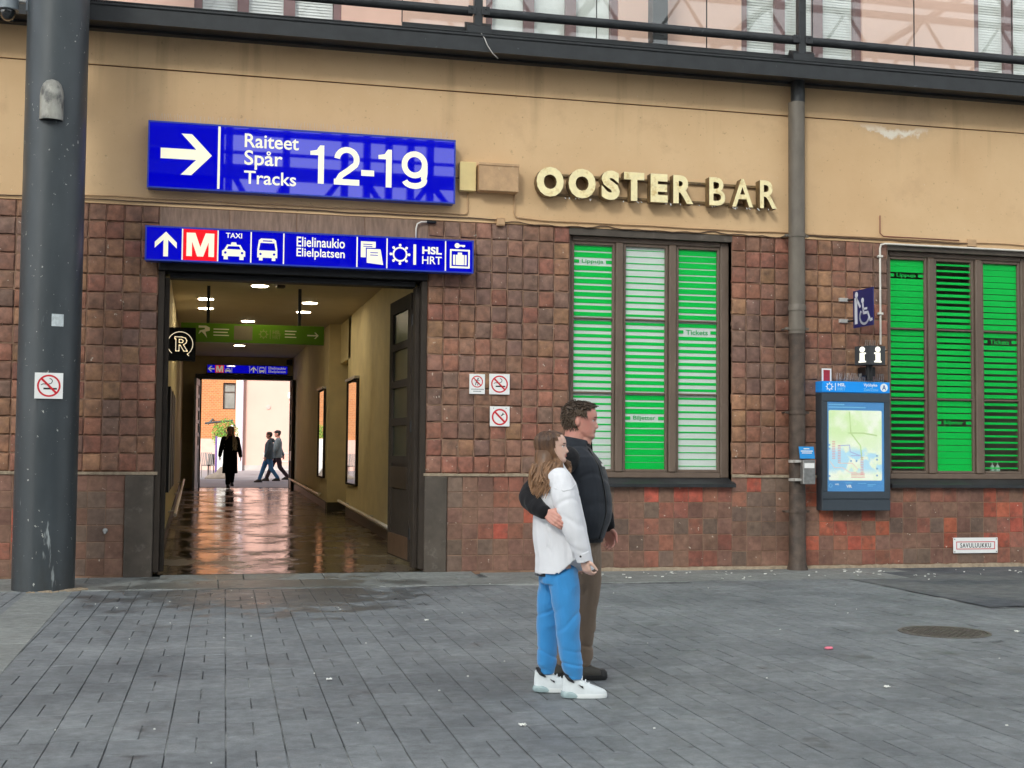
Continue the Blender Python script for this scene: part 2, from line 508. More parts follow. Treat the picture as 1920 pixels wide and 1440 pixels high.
# ================================================================== GROUND
def wet_paver(name, c1, c2, rough=0.62):
    """dark concrete; the stain pattern lies over the whole pavement in world coordinates"""
    m, N, L, b = node_mat(name)
    geo = N.new('ShaderNodeNewGeometry')
    oi = N.new('ShaderNodeObjectInfo')
    n1 = N.new('ShaderNodeTexNoise'); n1.inputs['Scale'].default_value = 0.9; n1.inputs['Detail'].default_value = 7; n1.inputs['Roughness'].default_value = 0.65
    n2 = N.new('ShaderNodeTexNoise'); n2.inputs['Scale'].default_value = 11; n2.inputs['Detail'].default_value = 8; n2.inputs['Roughness'].default_value = 0.7
    n3 = N.new('ShaderNodeTexNoise'); n3.inputs['Scale'].default_value = 160; n3.inputs['Detail'].default_value = 3
    n4 = N.new('ShaderNodeTexNoise'); n4.inputs['Scale'].default_value = 2.6; n4.inputs['Detail'].default_value = 6; n4.inputs['Roughness'].default_value = 0.7
    for n in (n1, n2, n3, n4):
        L.new(geo.outputs['Position'], n.inputs['Vector'])
    mx = N.new('ShaderNodeMixRGB'); mx.inputs['Color1'].default_value = c1; mx.inputs['Color2'].default_value = c2
    mr = N.new('ShaderNodeMapRange'); mr.inputs['From Min'].default_value = 0.35; mr.inputs['From Max'].default_value = 0.65
    L.new(n1.outputs['Fac'], mr.inputs['Value']); L.new(mr.outputs[0], mx.inputs['Fac'])
    # mottling, grain and the tone of each single stone multiply together
    def rng(src, lo, hi, f0=0.3, f1=0.7):
        r = N.new('ShaderNodeMapRange'); r.inputs['From Min'].default_value = f0; r.inputs['From Max'].default_value = f1
        r.inputs['To Min'].default_value = lo; r.inputs['To Max'].default_value = hi
        L.new(src, r.inputs['Value']); return r.outputs[0]
    def mul(a, c):
        q = N.new('ShaderNodeMath'); q.operation = 'MULTIPLY'; L.new(a, q.inputs[0]); L.new(c, q.inputs[1]); return q.outputs[0]
    at = N.new('ShaderNodeAttribute'); at.attribute_name = 'tone'
    tone = N.new('ShaderNodeMath'); tone.operation = 'ADD'; L.new(rng(oi.outputs['Random'], 0.92, 1.08, 0, 1), tone.inputs[0]); L.new(at.outputs['Fac'], tone.inputs[1])
    blot = rng(n4.outputs['Fac'], 0.42, 1.0, 0.29, 0.38)
    vo = N.new('ShaderNodeTexVoronoi'); vo.inputs['Scale'].default_value = 2.6; L.new(geo.outputs['Position'], vo.inputs['Vector'])
    gum = rng(vo.outputs['Distance'], 0.62, 1.0, 0.035, 0.075)          # trodden gum
    blot = mul(blot, gum)
    # water trodden out of the passage
    wv = N.new('ShaderNodeVectorMath'); wv.operation = 'SUBTRACT'; L.new(geo.outputs['Position'], wv.inputs[0]); wv.inputs[1].default_value = (0.75, 14.3, 0)
    wm = N.new('ShaderNodeVectorMath'); wm.operation = 'MULTIPLY'; L.new(wv.outputs[0], wm.inputs[0]); wm.inputs[1].default_value = (0.42, 0.36, 0)
    wl_ = N.new('ShaderNodeVectorMath'); wl_.operation = 'LENGTH'; L.new(wm.outputs[0], wl_.inputs[0])
    n5 = N.new('ShaderNodeTexNoise'); n5.inputs['Scale'].default_value = 1.7; n5.inputs['Detail'].default_value = 8; n5.inputs['Roughness'].default_value = 0.72
    L.new(geo.outputs['Position'], n5.inputs['Vector'])
    wa = N.new('ShaderNodeMath'); wa.operation = 'MULTIPLY_ADD'; L.new(n5.outputs['Fac'], wa.inputs[0]); wa.inputs[1].default_value = 3.4; L.new(wl_.outputs['Value'], wa.inputs[2])
    wet = rng(wa.outputs[0], 0.52, 1.0, 2.25, 2.42)
    blot = mul(blot, wet)
    fac = mul(mul(mul(rng(n2.outputs['Fac'], 0.70, 1.28), rng(n3.outputs['Fac'], 0.80, 1.2)), tone.outputs[0]), blot)
    vm = N.new('ShaderNodeVectorMath'); vm.operation = 'SCALE'; L.new(mx.outputs[0], vm.inputs[0]); L.new(fac, vm.inputs['Scale'])
    L.new(vm.outputs[0], b.inputs['Base Color'])
    L.new(mul(rng(n4.outputs['Fac'], rough - 0.2, rough + 0.08, 0.3, 0.5), wet), b.inputs['Roughness'])
    bp = N.new('ShaderNodeBump'); bp.inputs['Strength'].default_value = 0.35; bp.inputs['Distance'].default_value = 0.004
    ad = N.new('ShaderNodeMath'); ad.operation = 'ADD'; L.new(n3.outputs['Fac'], ad.inputs[0]); L.new(n2.outputs['Fac'], ad.inputs[1])
    L.new(ad.outputs[0], bp.inputs['Height']); L.new(bp.outputs[0], b.inputs['Normal'])
    b.inputs['Specular IOR Level'].default_value = 0.4
    return m

M_PAVER = wet_paver('grey_paver', lin(100, 104, 107), lin(124, 128, 130))
M_SLAB = wet_paver('pale_slab', lin(118, 121, 119), lin(138, 141, 138))
M_ASPHALT = mat('asphalt', lin(104, 106, 106), 0.8, var=0.3, nscale=7, bump=0.6, bscale=120, col2=lin(78, 82, 88), c2scale=0.8, c2lo=0.42, c2hi=0.6)
M_SAND = mat('joint_sand', lin(78, 80, 82), 0.95, var=0.25, nscale=3.0, bump=0.4, bscale=90, col2=lin(166, 168, 166), c2scale=0.9, c2lo=0.49, c2hi=0.6)

g = MB().box(-320, 320, -320, 420, -0.9, -0.009).build('ground', M_SAND)
structure(g)

PAV_ROT = 0.02                       # the rows run almost square to the building
paving = bpy.data.objects.new('pavement', None)
COL.objects.link(paving)
structure(paving)
paving.rotation_euler = (0, 0, -PAV_ROT)

def paver_mesh(w, l, name):
    mb = MB()
    mb.bbox(-w / 2, w / 2, -l / 2, l / 2, -0.05, 0.0, 0.002)
    return mb.mesh(name, M_PAVER)

CW, CL, JT = 0.297, 0.352, 0.0075
P_FULL = [paver_mesh(CW - JT, CL - 0.004, 'paver_full') for _ in range(1)][0]
P_HALF = paver_mesh(CW / 2 - JT, CL - 0.004, 'paver_half')
ca, sa = math.cos(-PAV_ROT), math.sin(-PAV_ROT)
cells = []
MH = (6.27, 10.13, 0.36)             # manhole centre and radius
for j in range(-3, 44):
    y = 0.30 + j * CL
    for i in range(-40, 50):
        x = -0.262 + (i + 0.5) * CW
        wx, wy = x * ca - y * sa, x * sa + y * ca
        if wy > 14.62 or wy < 0.2:
            continue
        if wx > 10.6 or wx < -4.9 or wx > 4.6 + wy * 0.62 or wx < -1.4 - wy * 0.26:
            continue
        if wx > 7.76 and wy > 11.72:                      # the asphalt patch
            continue
        if math.hypot(wx - MH[0], wy - MH[1]) < MH[2] + 0.14:
            continue
        if abs(wx + 1.47) < 0.08:                     # band of long slabs at the steel column
            continue
        k = (i + j) % 2
        if k == 0:
            cells.append((x, y, 0, wx, wy))
        else:
            cells.append((x - CW / 4, y, 1, wx, wy))
            cells.append((x + CW / 4, y, 1, wx, wy))
f_ = Vector((math.sin(rad(13.5)), math.cos(rad(13.5))))
r_ = Vector((math.cos(rad(13.5)), -math.sin(rad(13.5))))
def seen(c):
    p = Vector((c[3], c[4]))
    d = p.dot(f_)
    return d > 5.9 and abs(p.dot(r_)) < d * 0.41
vis = sorted([c for c in cells if seen(c)], key=lambda c: Vector((c[3], c[4])).dot(f_) + (0.7 if c[2] else 0))
near = set(id(c) for c in vis[:300])
rest = MB()
tones = []
rp = random.Random(5)
for c in cells:
    dz = rp.uniform(-0.0022, 0.0012)
    rz = rp.gauss(0, 0.003)
    if id(c) in near:
        o = bpy.data.objects.new('paver', P_HALF if c[2] else P_FULL)
        link(o, paving)
        o.location = (c[0], c[1], dz)
        o.rotation_euler = (rp.gauss(0, 0.0018), rp.gauss(0, 0.0018), rz)
    else:
        src = P_HALF if c[2] else P_FULL
        n0 = len(rest.v)
        rest.add([(v.co.x + c[0], v.co.y + c[1], v.co.z + dz) for v in src.vertices], [tuple(p.vertices) for p in src.polygons])
        tones += [rp.uniform(-0.08, 0.08)] * len(src.vertices)
ro = rest.build('distant_pavers', M_PAVER, paving)
stuff(ro)
ta = ro.data.attributes.new('tone', 'FLOAT', 'POINT')
ta.data.foreach_set('value', tones[:len(ro.data.vertices)])

# pale slabs along the wall and in front of the passage, and the band at the column
edge_slabs = bpy.data.objects.new('slab_border', None)
COL.objects.link(edge_slabs)
structure(edge_slabs)
def slab(x0, x1, y0, y1, z=0.0, tilt=0.0):
    mb = MB().bbox(x0 + 0.004, x1 - 0.004, y0 + 0.004, y1 - 0.004, z - 0.06, z, 0.004)
    if tilt:
        mb.v = [(x, y, zz + tilt * (y - y0) / (y1 - y0)) for x, y, zz in mb.v]
    return mb.build('slab', M_SLAB, edge_slabs)
x = -4.4
while x < 7.9:
    w = 0.95 + random.uniform(-0.06, 0.06)
    if -0.9 < x < 3.0:
        slab(x, x + w, 14.64, 15.52, 0.001, 0.006)
        slab(x + 0.3, x + w + 0.3, 15.53, 15.99, 0.007, 0.02)
    else:
        slab(x, x + w, 14.64, 15.40, 0.0, 0.004)
        slab(x + 0.4, x + w + 0.4, 15.41, 15.99, 0.004, 0.004)
    x += w
for k in range(15):
    slab(-1.70, -1.24, 14.60 - (k + 1) * 0.96, 14.60 - k * 0.96, 0.0045)

asp = MB()
n = 24
vs = [(7.78 + 9.0 * i / n, 11.75 + 4.24 * j / 12, -0.001 + 0.003 * noise.noise((i * 0.5, j * 0.4, 3))) for j in range(13) for i in range(n + 1)]
asp.add(vs, [(j * (n + 1) + i, j * (n + 1) + i + 1, (j + 1) * (n + 1) + i + 1, (j + 1) * (n + 1) + i) for j in range(12) for i in range(n)])
asp.box(7.78, 16.78, 11.75, 15.99, -0.3, -0.012)
structure(asp.build('asphalt_patch', M_ASPHALT))

# manhole cover
mh = thing('manhole_cover', 'round ribbed iron manhole cover set in the grey paving', 'manhole cover', (MH[0], MH[1], 0))
M_IRON = mat('cast_iron', lin(104, 98, 92), 0.5, metal=0.25, var=0.3, nscale=14, bump=0.3, bscale=60)
def flat_ring(mb, r0, r1, z0, z1, seg=56):
    for k in range(seg):
        a, b = 2 * math.pi * k / seg, 2 * math.pi * (k + 1) / seg
        P = lambda r, w, z: (MH[0] + r * math.cos(w), MH[1] + r * math.sin(w), z)
        mb.add([P(r0, a, z0), P(r1, a, z0), P(r1, b, z0), P(r0, b, z0), P(r0, a, z1), P(r1, a, z1), P(r1, b, z1), P(r0, b, z1)],
               [(4, 5, 6, 7), (1, 2, 6, 5), (3, 0, 4, 7)])
    return mb
collar = MB()
flat_ring(collar, 0.385, 0.56, -0.02, 0.0005)
collar.build('concrete_collar', M_PAVER, mh)
rim = flat_ring(flat_ring(MB(), 0.352, 0.383, -0.02, 0.006), 0.325, 0.34, -0.02, 0.005)
rim.build('rim', M_IRON, mh)
lid = flat_ring(MB(), 0.0, 0.352, -0.02, -0.001)
lid.build('lid', M_IRON, mh)
ribs = MB()
for i in range(-8, 9):
    for j in range(-8, 9):
        px, py = i * 0.036, j * 0.036
        if math.hypot(px, py) < 0.305:
            if (i + j) % 2:
                ribs.box(MH[0] + px - 0.015, MH[0] + px + 0.015, MH[1] + py - 0.006, MH[1] + py + 0.006, -0.001, 0.005)
            else:
                ribs.box(MH[0] + px - 0.006, MH[0] + px + 0.006, MH[1] + py - 0.015, MH[1] + py + 0.015, -0.001, 0.005)
stuff(ribs.build('rib_pattern', M_IRON, mh))

# ================================================================== TILED WALLS
YW = 15.985                          # front of the tiles
def tile_mesh(seed, rough):
    """unit tile 1 x 1 (x, z), front towards -y, pillowed and uneven"""
    rr = random.Random(seed)
    b = 0.09 if rough else 0.03
    g = [0, b, 0.5, 1 - b, 1] if rough else [0, b, 1 - b, 1]
    n = len(g)
    vs, fs = [], []
    for j in range(n):
        for i in range(n):
            e = i in (0, n - 1) or j in (0, n - 1)
            x, z = g[i] - 0.5, g[j] - 0.5
            if rough:
                x += rr.uniform(-0.018, 0.018)
                z += rr.uniform(-0.018, 0.018)
            y = (rr.uniform(-0.002, 0.001) if rough else 0.0) if e else (-0.0048 + rr.uniform(-0.0025, 0.002) if rough else -0.005 + rr.uniform(-0.0006, 0.0006))
            vs.append((x, y, z))
    for j in range(n - 1):
        for i in range(n - 1):
            fs.append((j * n + i, j * n + i + 1, (j + 1) * n + i + 1, (j + 1) * n + i))
    # sides back into the mortar
    loop = [i for i in range(n)] + [j * n + n - 1 for j in range(1, n)] + [(n - 1) * n + i for i in range(n - 2, -1, -1)] + [j * n for j in range(n - 2, 0, -1)]
    m0 = len(vs)
    for i in loop:
        vs.append((vs[i][0], 0.03, vs[i][2]))
    for k in range(len(loop)):
        k2 = (k + 1) % len(loop)
        fs.append((loop[k2], loop[k], m0 + k, m0 + k2))
    return vs, fs
TILE_UP = []
for mi, m_ in enumerate(M_TILE):
    for s_ in range(4):
        me = bpy.data.meshes.new('tile')
        vs, fs = tile_mesh(mi * 10 + s_, True)
        me.from_pydata(vs, [], fs)
        me.materials.append(m_)
        me.polygons.foreach_set('use_smooth', [True] * len(me.polygons))
        TILE_UP.append((mi, me))
TILE_LO = []
for mi, m_ in enumerate(M_LOW):
    for s_ in range(2):
        me = bpy.data.meshes.new('tile')
        vs, fs = tile_mesh(100 + mi * 10 + s_, False)
        me.from_pydata(vs, [], fs)
        me.materials.append(m_)
        TILE_LO.append((mi, me))

rt = random.Random(21)
def tile_rect(parent, x0, x1, z0, z1, kind, y=YW, pitch=0.204, weights=None):
    nx = max(1, round((x1 - x0) / pitch))
    nz = max(1, round((z1 - z0) / pitch))
    px, pz = (x1 - x0) / nx, (z1 - z0) / nz
    for j in range(nz):
        i = 0
        while i < nx:
            w = 1
            X, Z = x0 + (i + 0.5) * px, z0 + (j + 0.5) * pz
            # tones drift over the wall in patches, as fired batches do
            k = noise.noise((X * 0.9, Z * 0.9, 4.2 if kind == 'up' else 9.1)) + rt.gauss(0, 0.33)
            if kind == 'up':
                mi = 1 if k > 0.34 else (3 if k > 0.02 else (0 if k > -0.46 else 2))
                me = rt.choice([m for q, m in TILE_UP if q == mi])
                gap = 0.005
            else:
                redder = -0.02 if X > 4.6 else -0.28
                mi = 1 if k > 0.48 - redder else (3 if k > 0.2 - redder else (0 if k > -0.3 else 2))
                me = rt.choice([m for q, m in TILE_LO if q == mi])
                gap = 0.007
            o = bpy.data.objects.new('tile', me)
            link(o, parent)
            off = ORG[root_of(parent).name]
            o.location = Vector((X, y + (rt.uniform(-0.0042, 0.0006) if kind == 'up' else rt.uniform(-0.0014, 0.001)), Z)) - off
            o.scale = (px * w - gap, 1.0, pz - gap)
            if kind == 'up':
                o.rotation_euler = (rt.gauss(0, 0.007), rt.gauss(0, 0.006), rt.gauss(0, 0.007))
            i += w

ZL, ZP = 1.225, 4.392                # ledge, foot of the plaster
YB = 15.9832
def backing(parent, x0, x1, z0, z1, y0=YB):
    return MB().box(x0, x1, y0, 16.3, z0, z1).build('mortar_bed', M_MORTAR, parent)
def ledge(parent, x0, x1):
    mb = MB()
    n = max(4, int((x1 - x0) / 0.08))
    for i in range(n):
        a, b = x0 + (x1 - x0) * i / n, x0 + (x1 - x0) * (i + 1) / n
        d = 0.012 * noise.noise((a * 3, 0, 1))
        mb.box(a, b, 15.945 + d * 0.5, 16.0, ZL - 0.022, ZL + 0.012 + d)
    return mb.build('ledge', M_PALE_MORTAR, parent)
YLO = 15.968                         # the plinth stands a little proud

wl = thing('tiled_wall', 'brown tiled wall left of the passage, behind the steel column', 'wall', (-1.9, 16, 0))
backing(wl, -3.3, -0.49, 0, ZP)
MB().box(-3.3, -0.816, 15.968, 15.985, -0.02, ZL - 0.02).build('mortar_bed', M_MORTAR, wl)
tile_rect(wl, -3.3, -0.49, ZL + 0.012, ZP, 'up')
tile_rect(wl, -3.3, -0.816, 0.03, ZL - 0.022, 'lo', YLO)
ledge(wl, -3.3, -0.45)
MB().bbox(-0.812, -0.487, 15.94, 16.25, 0.0, ZL - 0.025, 0.012).build('stone_block', M_STONE, wl)
tap = MB().tube([(-1.02, 15.97, 0.55), (-1.02, 15.90, 0.55), (-1.02, 15.885, 0.52)], [0.02, 0.018, 0.014], 10)
tap.ball((-1.02, 15.93, 0.555), 0.03, 0.02, 0.03)
tap.build('water_tap', M_GREYMETAL, wl)

wm = thing('tiled_wall', 'brown tiled wall between the passage and the left green ticket window', 'wall', (4.0, 16, 0))
backing(wm, 2.745, 4.58, 0, ZP)
backing(wm, 4.58, 6.80, 0, 1.09)
MB().box(3.022, 6.8, 15.968, 15.985, -0.02, 1.085).build('mortar_bed', M_MORTAR, wm)
tile_rect(wm, 2.745, 4.58, ZL + 0.012, ZP, 'up')
tile_rect(wm, 3.02, 4.58, 0.03, ZL - 0.022, 'lo', YLO)
tile_rect(wm, 4.58, 6.80, 0.05, 1.085, 'lo', YLO)
ledge(wm, 2.72, 4.60)
MB().bbox(2.735, 3.016, 15.94, 16.25, 0.0, ZL - 0.025, 0.012).build('stone_block', M_STONE, wm)

wp = thing('tiled_wall', 'brown tiled pier between the two green windows, behind the drainpipe', 'wall', (7.9, 16, 0))
backing(wp, 6.80, 9.07, 0, ZP)
MB().box(6.8, 9.07, 15.968, 15.985, -0.02, ZL - 0.02).build('mortar_bed', M_MORTAR, wp)
tile_rect(wp, 6.80, 9.07, ZL + 0.012, ZP, 'up')
tile_rect(wp, 6.80, 9.07, 0.05, ZL - 0.022, 'lo', YLO)
ledge(wp, 6.80, 9.07)

wr = thing('tiled_wall', 'low wall of red and brown tiles under the right green window', 'wall', (10.5, 16, 0))
backing(wr, 9.07, 11.31, 0, 1.09)
backing(wr, 11.31, 14.5, 0, ZP)
MB().box(9.07, 14.5, 15.968, 15.985, -0.02, 1.085).build('mortar_bed', M_MORTAR, wr)
tile_rect(wr, 9.07, 11.31, 0.05, 1.085, 'lo', YLO)
tile_rect(wr, 11.31, 13.0, ZL, ZP, 'up')
tile_rect(wr, 11.31, 13.0, 0.05, 1.085, 'lo', YLO)

# crumbling mortar foot along the right half
for par, x0, x1 in ((wm, 4.4, 6.8), (wp, 6.8, 9.07), (wr, 9.07, 13.0)):
    mb = MB()
    n = int((x1 - x0) / 0.05)
    prof = []
    for i in range(n + 1):
        x = x0 + (x1 - x0) * i / n
        h = 0.045 + 0.02 * noise.noise((x * 4, 1.0, 0)) + 0.012 * noise.noise((x * 19, 5, 0))
        d = 0.045 + 0.025 * noise.noise((x * 5, 8, 0)) + 0.012 * noise.noise((x * 23, 3, 0))
        prof.append((x, h, d))
    for (xa, ha, da), (xb, hb, db) in zip(prof, prof[1:]):
        mb.add([(xa, 15.97 - da, -0.02), (xb, 15.97 - db, -0.02), (xb, 15.965 - db * 0.6, hb), (xa, 15.965 - da * 0.6, ha), (xa, 15.99, ha + 0.004), (xb, 15.99, hb + 0.004)],
               [(0, 1, 2, 3), (3, 2, 5, 4)])
    mb.build('mortar_foot', M_PALE_MORTAR, par)

# lintel band above the passage
M_LINTEL = mat('rough_lintel', lin(134, 110, 94), 0.8, var=0.3, nscale=12, bump=0.7, bscale=40, stretch=(2.2, 1, 0.35), rnd=0.08)
lb = thing('lintel_band', 'rough brown stone band above the passage, behind the long blue sign', 'lintel', (1.1, 16, 3.75))
backing(lb, -0.49, 2.745, 3.66, ZP)
for a, b in ((-0.49, 0.32), (0.325, 1.12), (1.125, 1.95), (1.955, 2.745)):
    MB().bbox(a + 0.002, b - 0.002, 15.975, 16.02, 3.67, ZP - 0.004, 0.008).build('stone_block', M_LINTEL, lb)

# ================================================================== PLASTER WALL
def plaster():
    m, N, L, b = node_mat('ochre_plaster')
    tc = N.new('ShaderNodeTexCoord')
    def tex(scale, det=6, rough=0.6, st=None):
        n = N.new('ShaderNodeTexNoise'); n.inputs['Scale'].default_value = scale; n.inputs['Detail'].default_value = det; n.inputs['Roughness'].default_value = rough
        if st:
            mp = N.new('ShaderNodeMapping'); mp.inputs['Scale'].default_value = st; L.new(tc.outputs['Object'], mp.inputs[0]); L.new(mp.outputs[0], n.inputs['Vector'])
        else:
            L.new(tc.outputs['Object'], n.inputs['Vector'])
        return n.outputs['Fac']
    def rng(src, f0, f1, lo=0.0, hi=1.0):
        r = N.new('ShaderNodeMapRange'); r.inputs['From Min'].default_value = f0; r.inputs['From Max'].default_value = f1
        r.inputs['To Min'].default_value = lo; r.inputs['To Max'].default_value = hi; L.new(src, r.inputs['Value']); return r.outputs[0]
    def op(o, a, c):
        q = N.new('ShaderNodeMath'); q.operation = o
        for i, s in enumerate((a, c)):
            if isinstance(s, (int, float)): q.inputs[i].default_value = s
            else: L.new(s, q.inputs[i])
        return q.outputs[0]
    def mix(fac, a, c):
        q = N.new('ShaderNodeMixRGB')
        for i, s in (('Fac', fac), ('Color1', a), ('Color2', c)):
            if isinstance(s, tuple): q.inputs[i].default_value = s
            elif isinstance(s, float): q.inputs[i].default_value = s
            else: L.new(s, q.inputs[i])
        return q.outputs[0]
    base = mix(rng(tex(0.5), 0.35, 0.65), lin(222, 188, 146), lin(212, 176, 134))
    base = mix(rng(tex(1.6, 8, 0.7), 0.56, 0.72, 0, 0.5), base, lin(196, 160, 126))        # faded repaint patches
    base = mix(rng(tex(22, 4, 0.6), 0.66, 0.72, 0, 0.5), base, lin(150, 118, 90))          # pits
    base = mix(rng(tex(34, 3, 0.6), 0.70, 0.74, 0, 0.6), base, lin(228, 212, 186))         # chips
    sep = N.new('ShaderNodeSeparateXYZ'); L.new(tc.outputs['Object'], sep.inputs[0])
    # run-off streaks, thin and vertical
    streak = op('MULTIPLY', rng(tex(1.0, 5, 0.6, (3.2, 1, 0.22)), 0.56, 0.76, 0, 0.5), rng(sep.outputs['Z'], 5.2, 6.4))
    base = mix(streak, base, lin(126, 100, 78))
    # salt bloom where the gutter has leaked, right of the drainpipe
    vd = N.new('ShaderNodeVectorMath'); vd.operation = 'SUBTRACT'; L.new(tc.outputs['Object'], vd.inputs[0]); vd.inputs[1].default_value = (9.2, 16.0, 6.12)
    vs_ = N.new('ShaderNodeVectorMath'); vs_.operation = 'MULTIPLY'; L.new(vd.outputs[0], vs_.inputs[0]); vs_.inputs[1].default_value = (1.15, 1.0, 2.6)
    ln = N.new('ShaderNodeVectorMath'); ln.operation = 'LENGTH'; L.new(vs_.outputs[0], ln.inputs[0])
    dist = op('ADD', ln.outputs['Value'], op('MULTIPLY', op('SUBTRACT', tex(5, 7, 0.7), 0.5), 0.9))
    damp = rng(dist, 0.95, 0.45, 0, 0.35)
    base = mix(damp, base, lin(168, 142, 118))
    rimf = op('MULTIPLY', rng(dist, 0.42, 0.52), rng(dist, 0.72, 0.60))
    low = rng(sep.outputs['Z'], 6.02, 5.92)
    base = mix(op('MULTIPLY', op('MULTIPLY', rimf, low), 0.95), base, lin(236, 226, 210))
    L.new(base, b.inputs['Base Color'])
    b.inputs['Roughness'].default_value = 0.8
    b.inputs['Specular IOR Level'].default_value = 0.25
    bp = N.new('ShaderNodeBump'); bp.inputs['Strength'].default_value = 0.25; bp.inputs['Distance'].default_value = 0.01
    L.new(op('ADD', tex(3, 5), op('MULTIPLY', tex(60, 4), 0.35)), bp.inputs['Height']); L.new(bp.outputs[0], b.inputs['Normal'])
    return m
M_PLASTER = plaster()
pw = thing('plaster_wall', 'ochre plaster upper wall with a thin groove under the steel beam', 'wall', (0, 0, 0))
def slab_grid(mb, x0, x1, z0, z1, y, y1, dx=0.25):
    n = int((x1 - x0) / dx)
    k = max(2, int((z1 - z0) / 0.25))
    vs = [(x0 + (x1 - x0) * i / n, y + 0.006 * noise.noise((i * 0.22, j * 0.3, z0)), z0 + (z1 - z0) * j / k) for j in range(k + 1) for i in range(n + 1)]
    mb.add(vs, [(j * (n + 1) + i, j * (n + 1) + i + 1, (j + 1) * (n + 1) + i + 1, (j + 1) * (n + 1) + i) for j in range(k) for i in range(n)])
    mb.box(x0, x1, y + 0.02, y1, z0, z1)
    # top and bottom lips
    mb.quad((x0, y - 0.004, z0), (x0, y1, z0), (x1, y1, z0), (x1, y - 0.004, z0))
    mb.quad((x0, y - 0.004, z1), (x1, y - 0.004, z1), (x1, y1, z1), (x0, y1, z1))
slab1 = MB()
slab_grid(slab1, -14, 22, ZP, 6.032, 15.975, 16.3)
slab1.build('lower_plaster', M_PLASTER, pw, True)
slab2 = MB()
slab_grid(slab2, -14, 22, 6.046, 6.62, 15.975, 16.3)
slab2.build('upper_plaster', M_PLASTER, pw, True)
MB().box(-14, 22, 15.995, 16.2, 6.02, 6.06).build('groove', mat('groove_dark', lin(70, 46, 42), 0.9), pw)  # dark strip at the back of the groove
ends = MB()
ends.box(-14, -3.3, 15.97, 16.3, 0, ZP)
ends.box(14.5, 22, 15.97, 16.3, 0, ZP)
def far_tiles():
    m, N, L, b = node_mat('distant_tiles')
    tc = N.new('ShaderNodeTexCoord')
    mp = N.new('ShaderNodeMapping'); mp.inputs['Rotation'].default_value = (rad(90), 0, 0); L.new(tc.outputs['Object'], mp.inputs[0])
    br = N.new('ShaderNodeTexBrick'); br.offset = 0.0; br.inputs['Scale'].default_value = 1.0
    br.inputs['Brick Width'].default_value = 0.204; br.inputs['Row Height'].default_value = 0.204; br.inputs['Mortar Size'].default_value = 0.006
    br.inputs['Color1'].default_value = lin(140, 102, 84); br.inputs['Color2'].default_value = lin(122, 92, 80); br.inputs['Mortar'].default_value = lin(128, 104, 88)
    L.new(mp.outputs[0], br.inputs['Vector']); L.new(br.outputs['Color'], b.inputs['Base Color']); b.inputs['Roughness'].default_value = 0.6
    bp = N.new('ShaderNodeBump'); bp.inputs['Strength'].default_value = 0.4; bp.inputs['Distance'].default_value = 0.01; bp.invert = True
    L.new(br.outputs['Fac'], bp.inputs['Height']); L.new(bp.outputs[0], b.inputs['Normal'])
    return m
structure(ends.build('wall_beyond', far_tiles()))

# ================================================================== GREEN WINDOWS
def film_thickness(kind, c, r, k, n):
    t = k / (n - 1)
    if kind == 'frosted':
        tab = {(0, 0): (0.78, 0.62), (0, 1): (0.52, 0.36), (0, 2): (0.30, 0.06), (1, 0): (0.10, 0.34), (1, 1): (0.40, 0.62), (1, 2): (0.70, 0.95),
               (2, 0): (0.88, 0.66), (2, 1): (0.60, 0.38), (2, 2): (0.32, 0.10)}
    else:
        tab = {(0, 0): (0.97, 0.86), (0, 1): (0.86, 0.60), (0, 2): (0.54, 0.24), (1, 0): (0.30, 0.62), (1, 1): (0.66, 0.80), (1, 2): (0.80, 0.97),
               (2, 0): (0.96, 0.80), (2, 1): (0.74, 0.58), (2, 2): (0.44, 0.20)}
    a, b = tab[(c, r)]
    return a + (b - a) * t

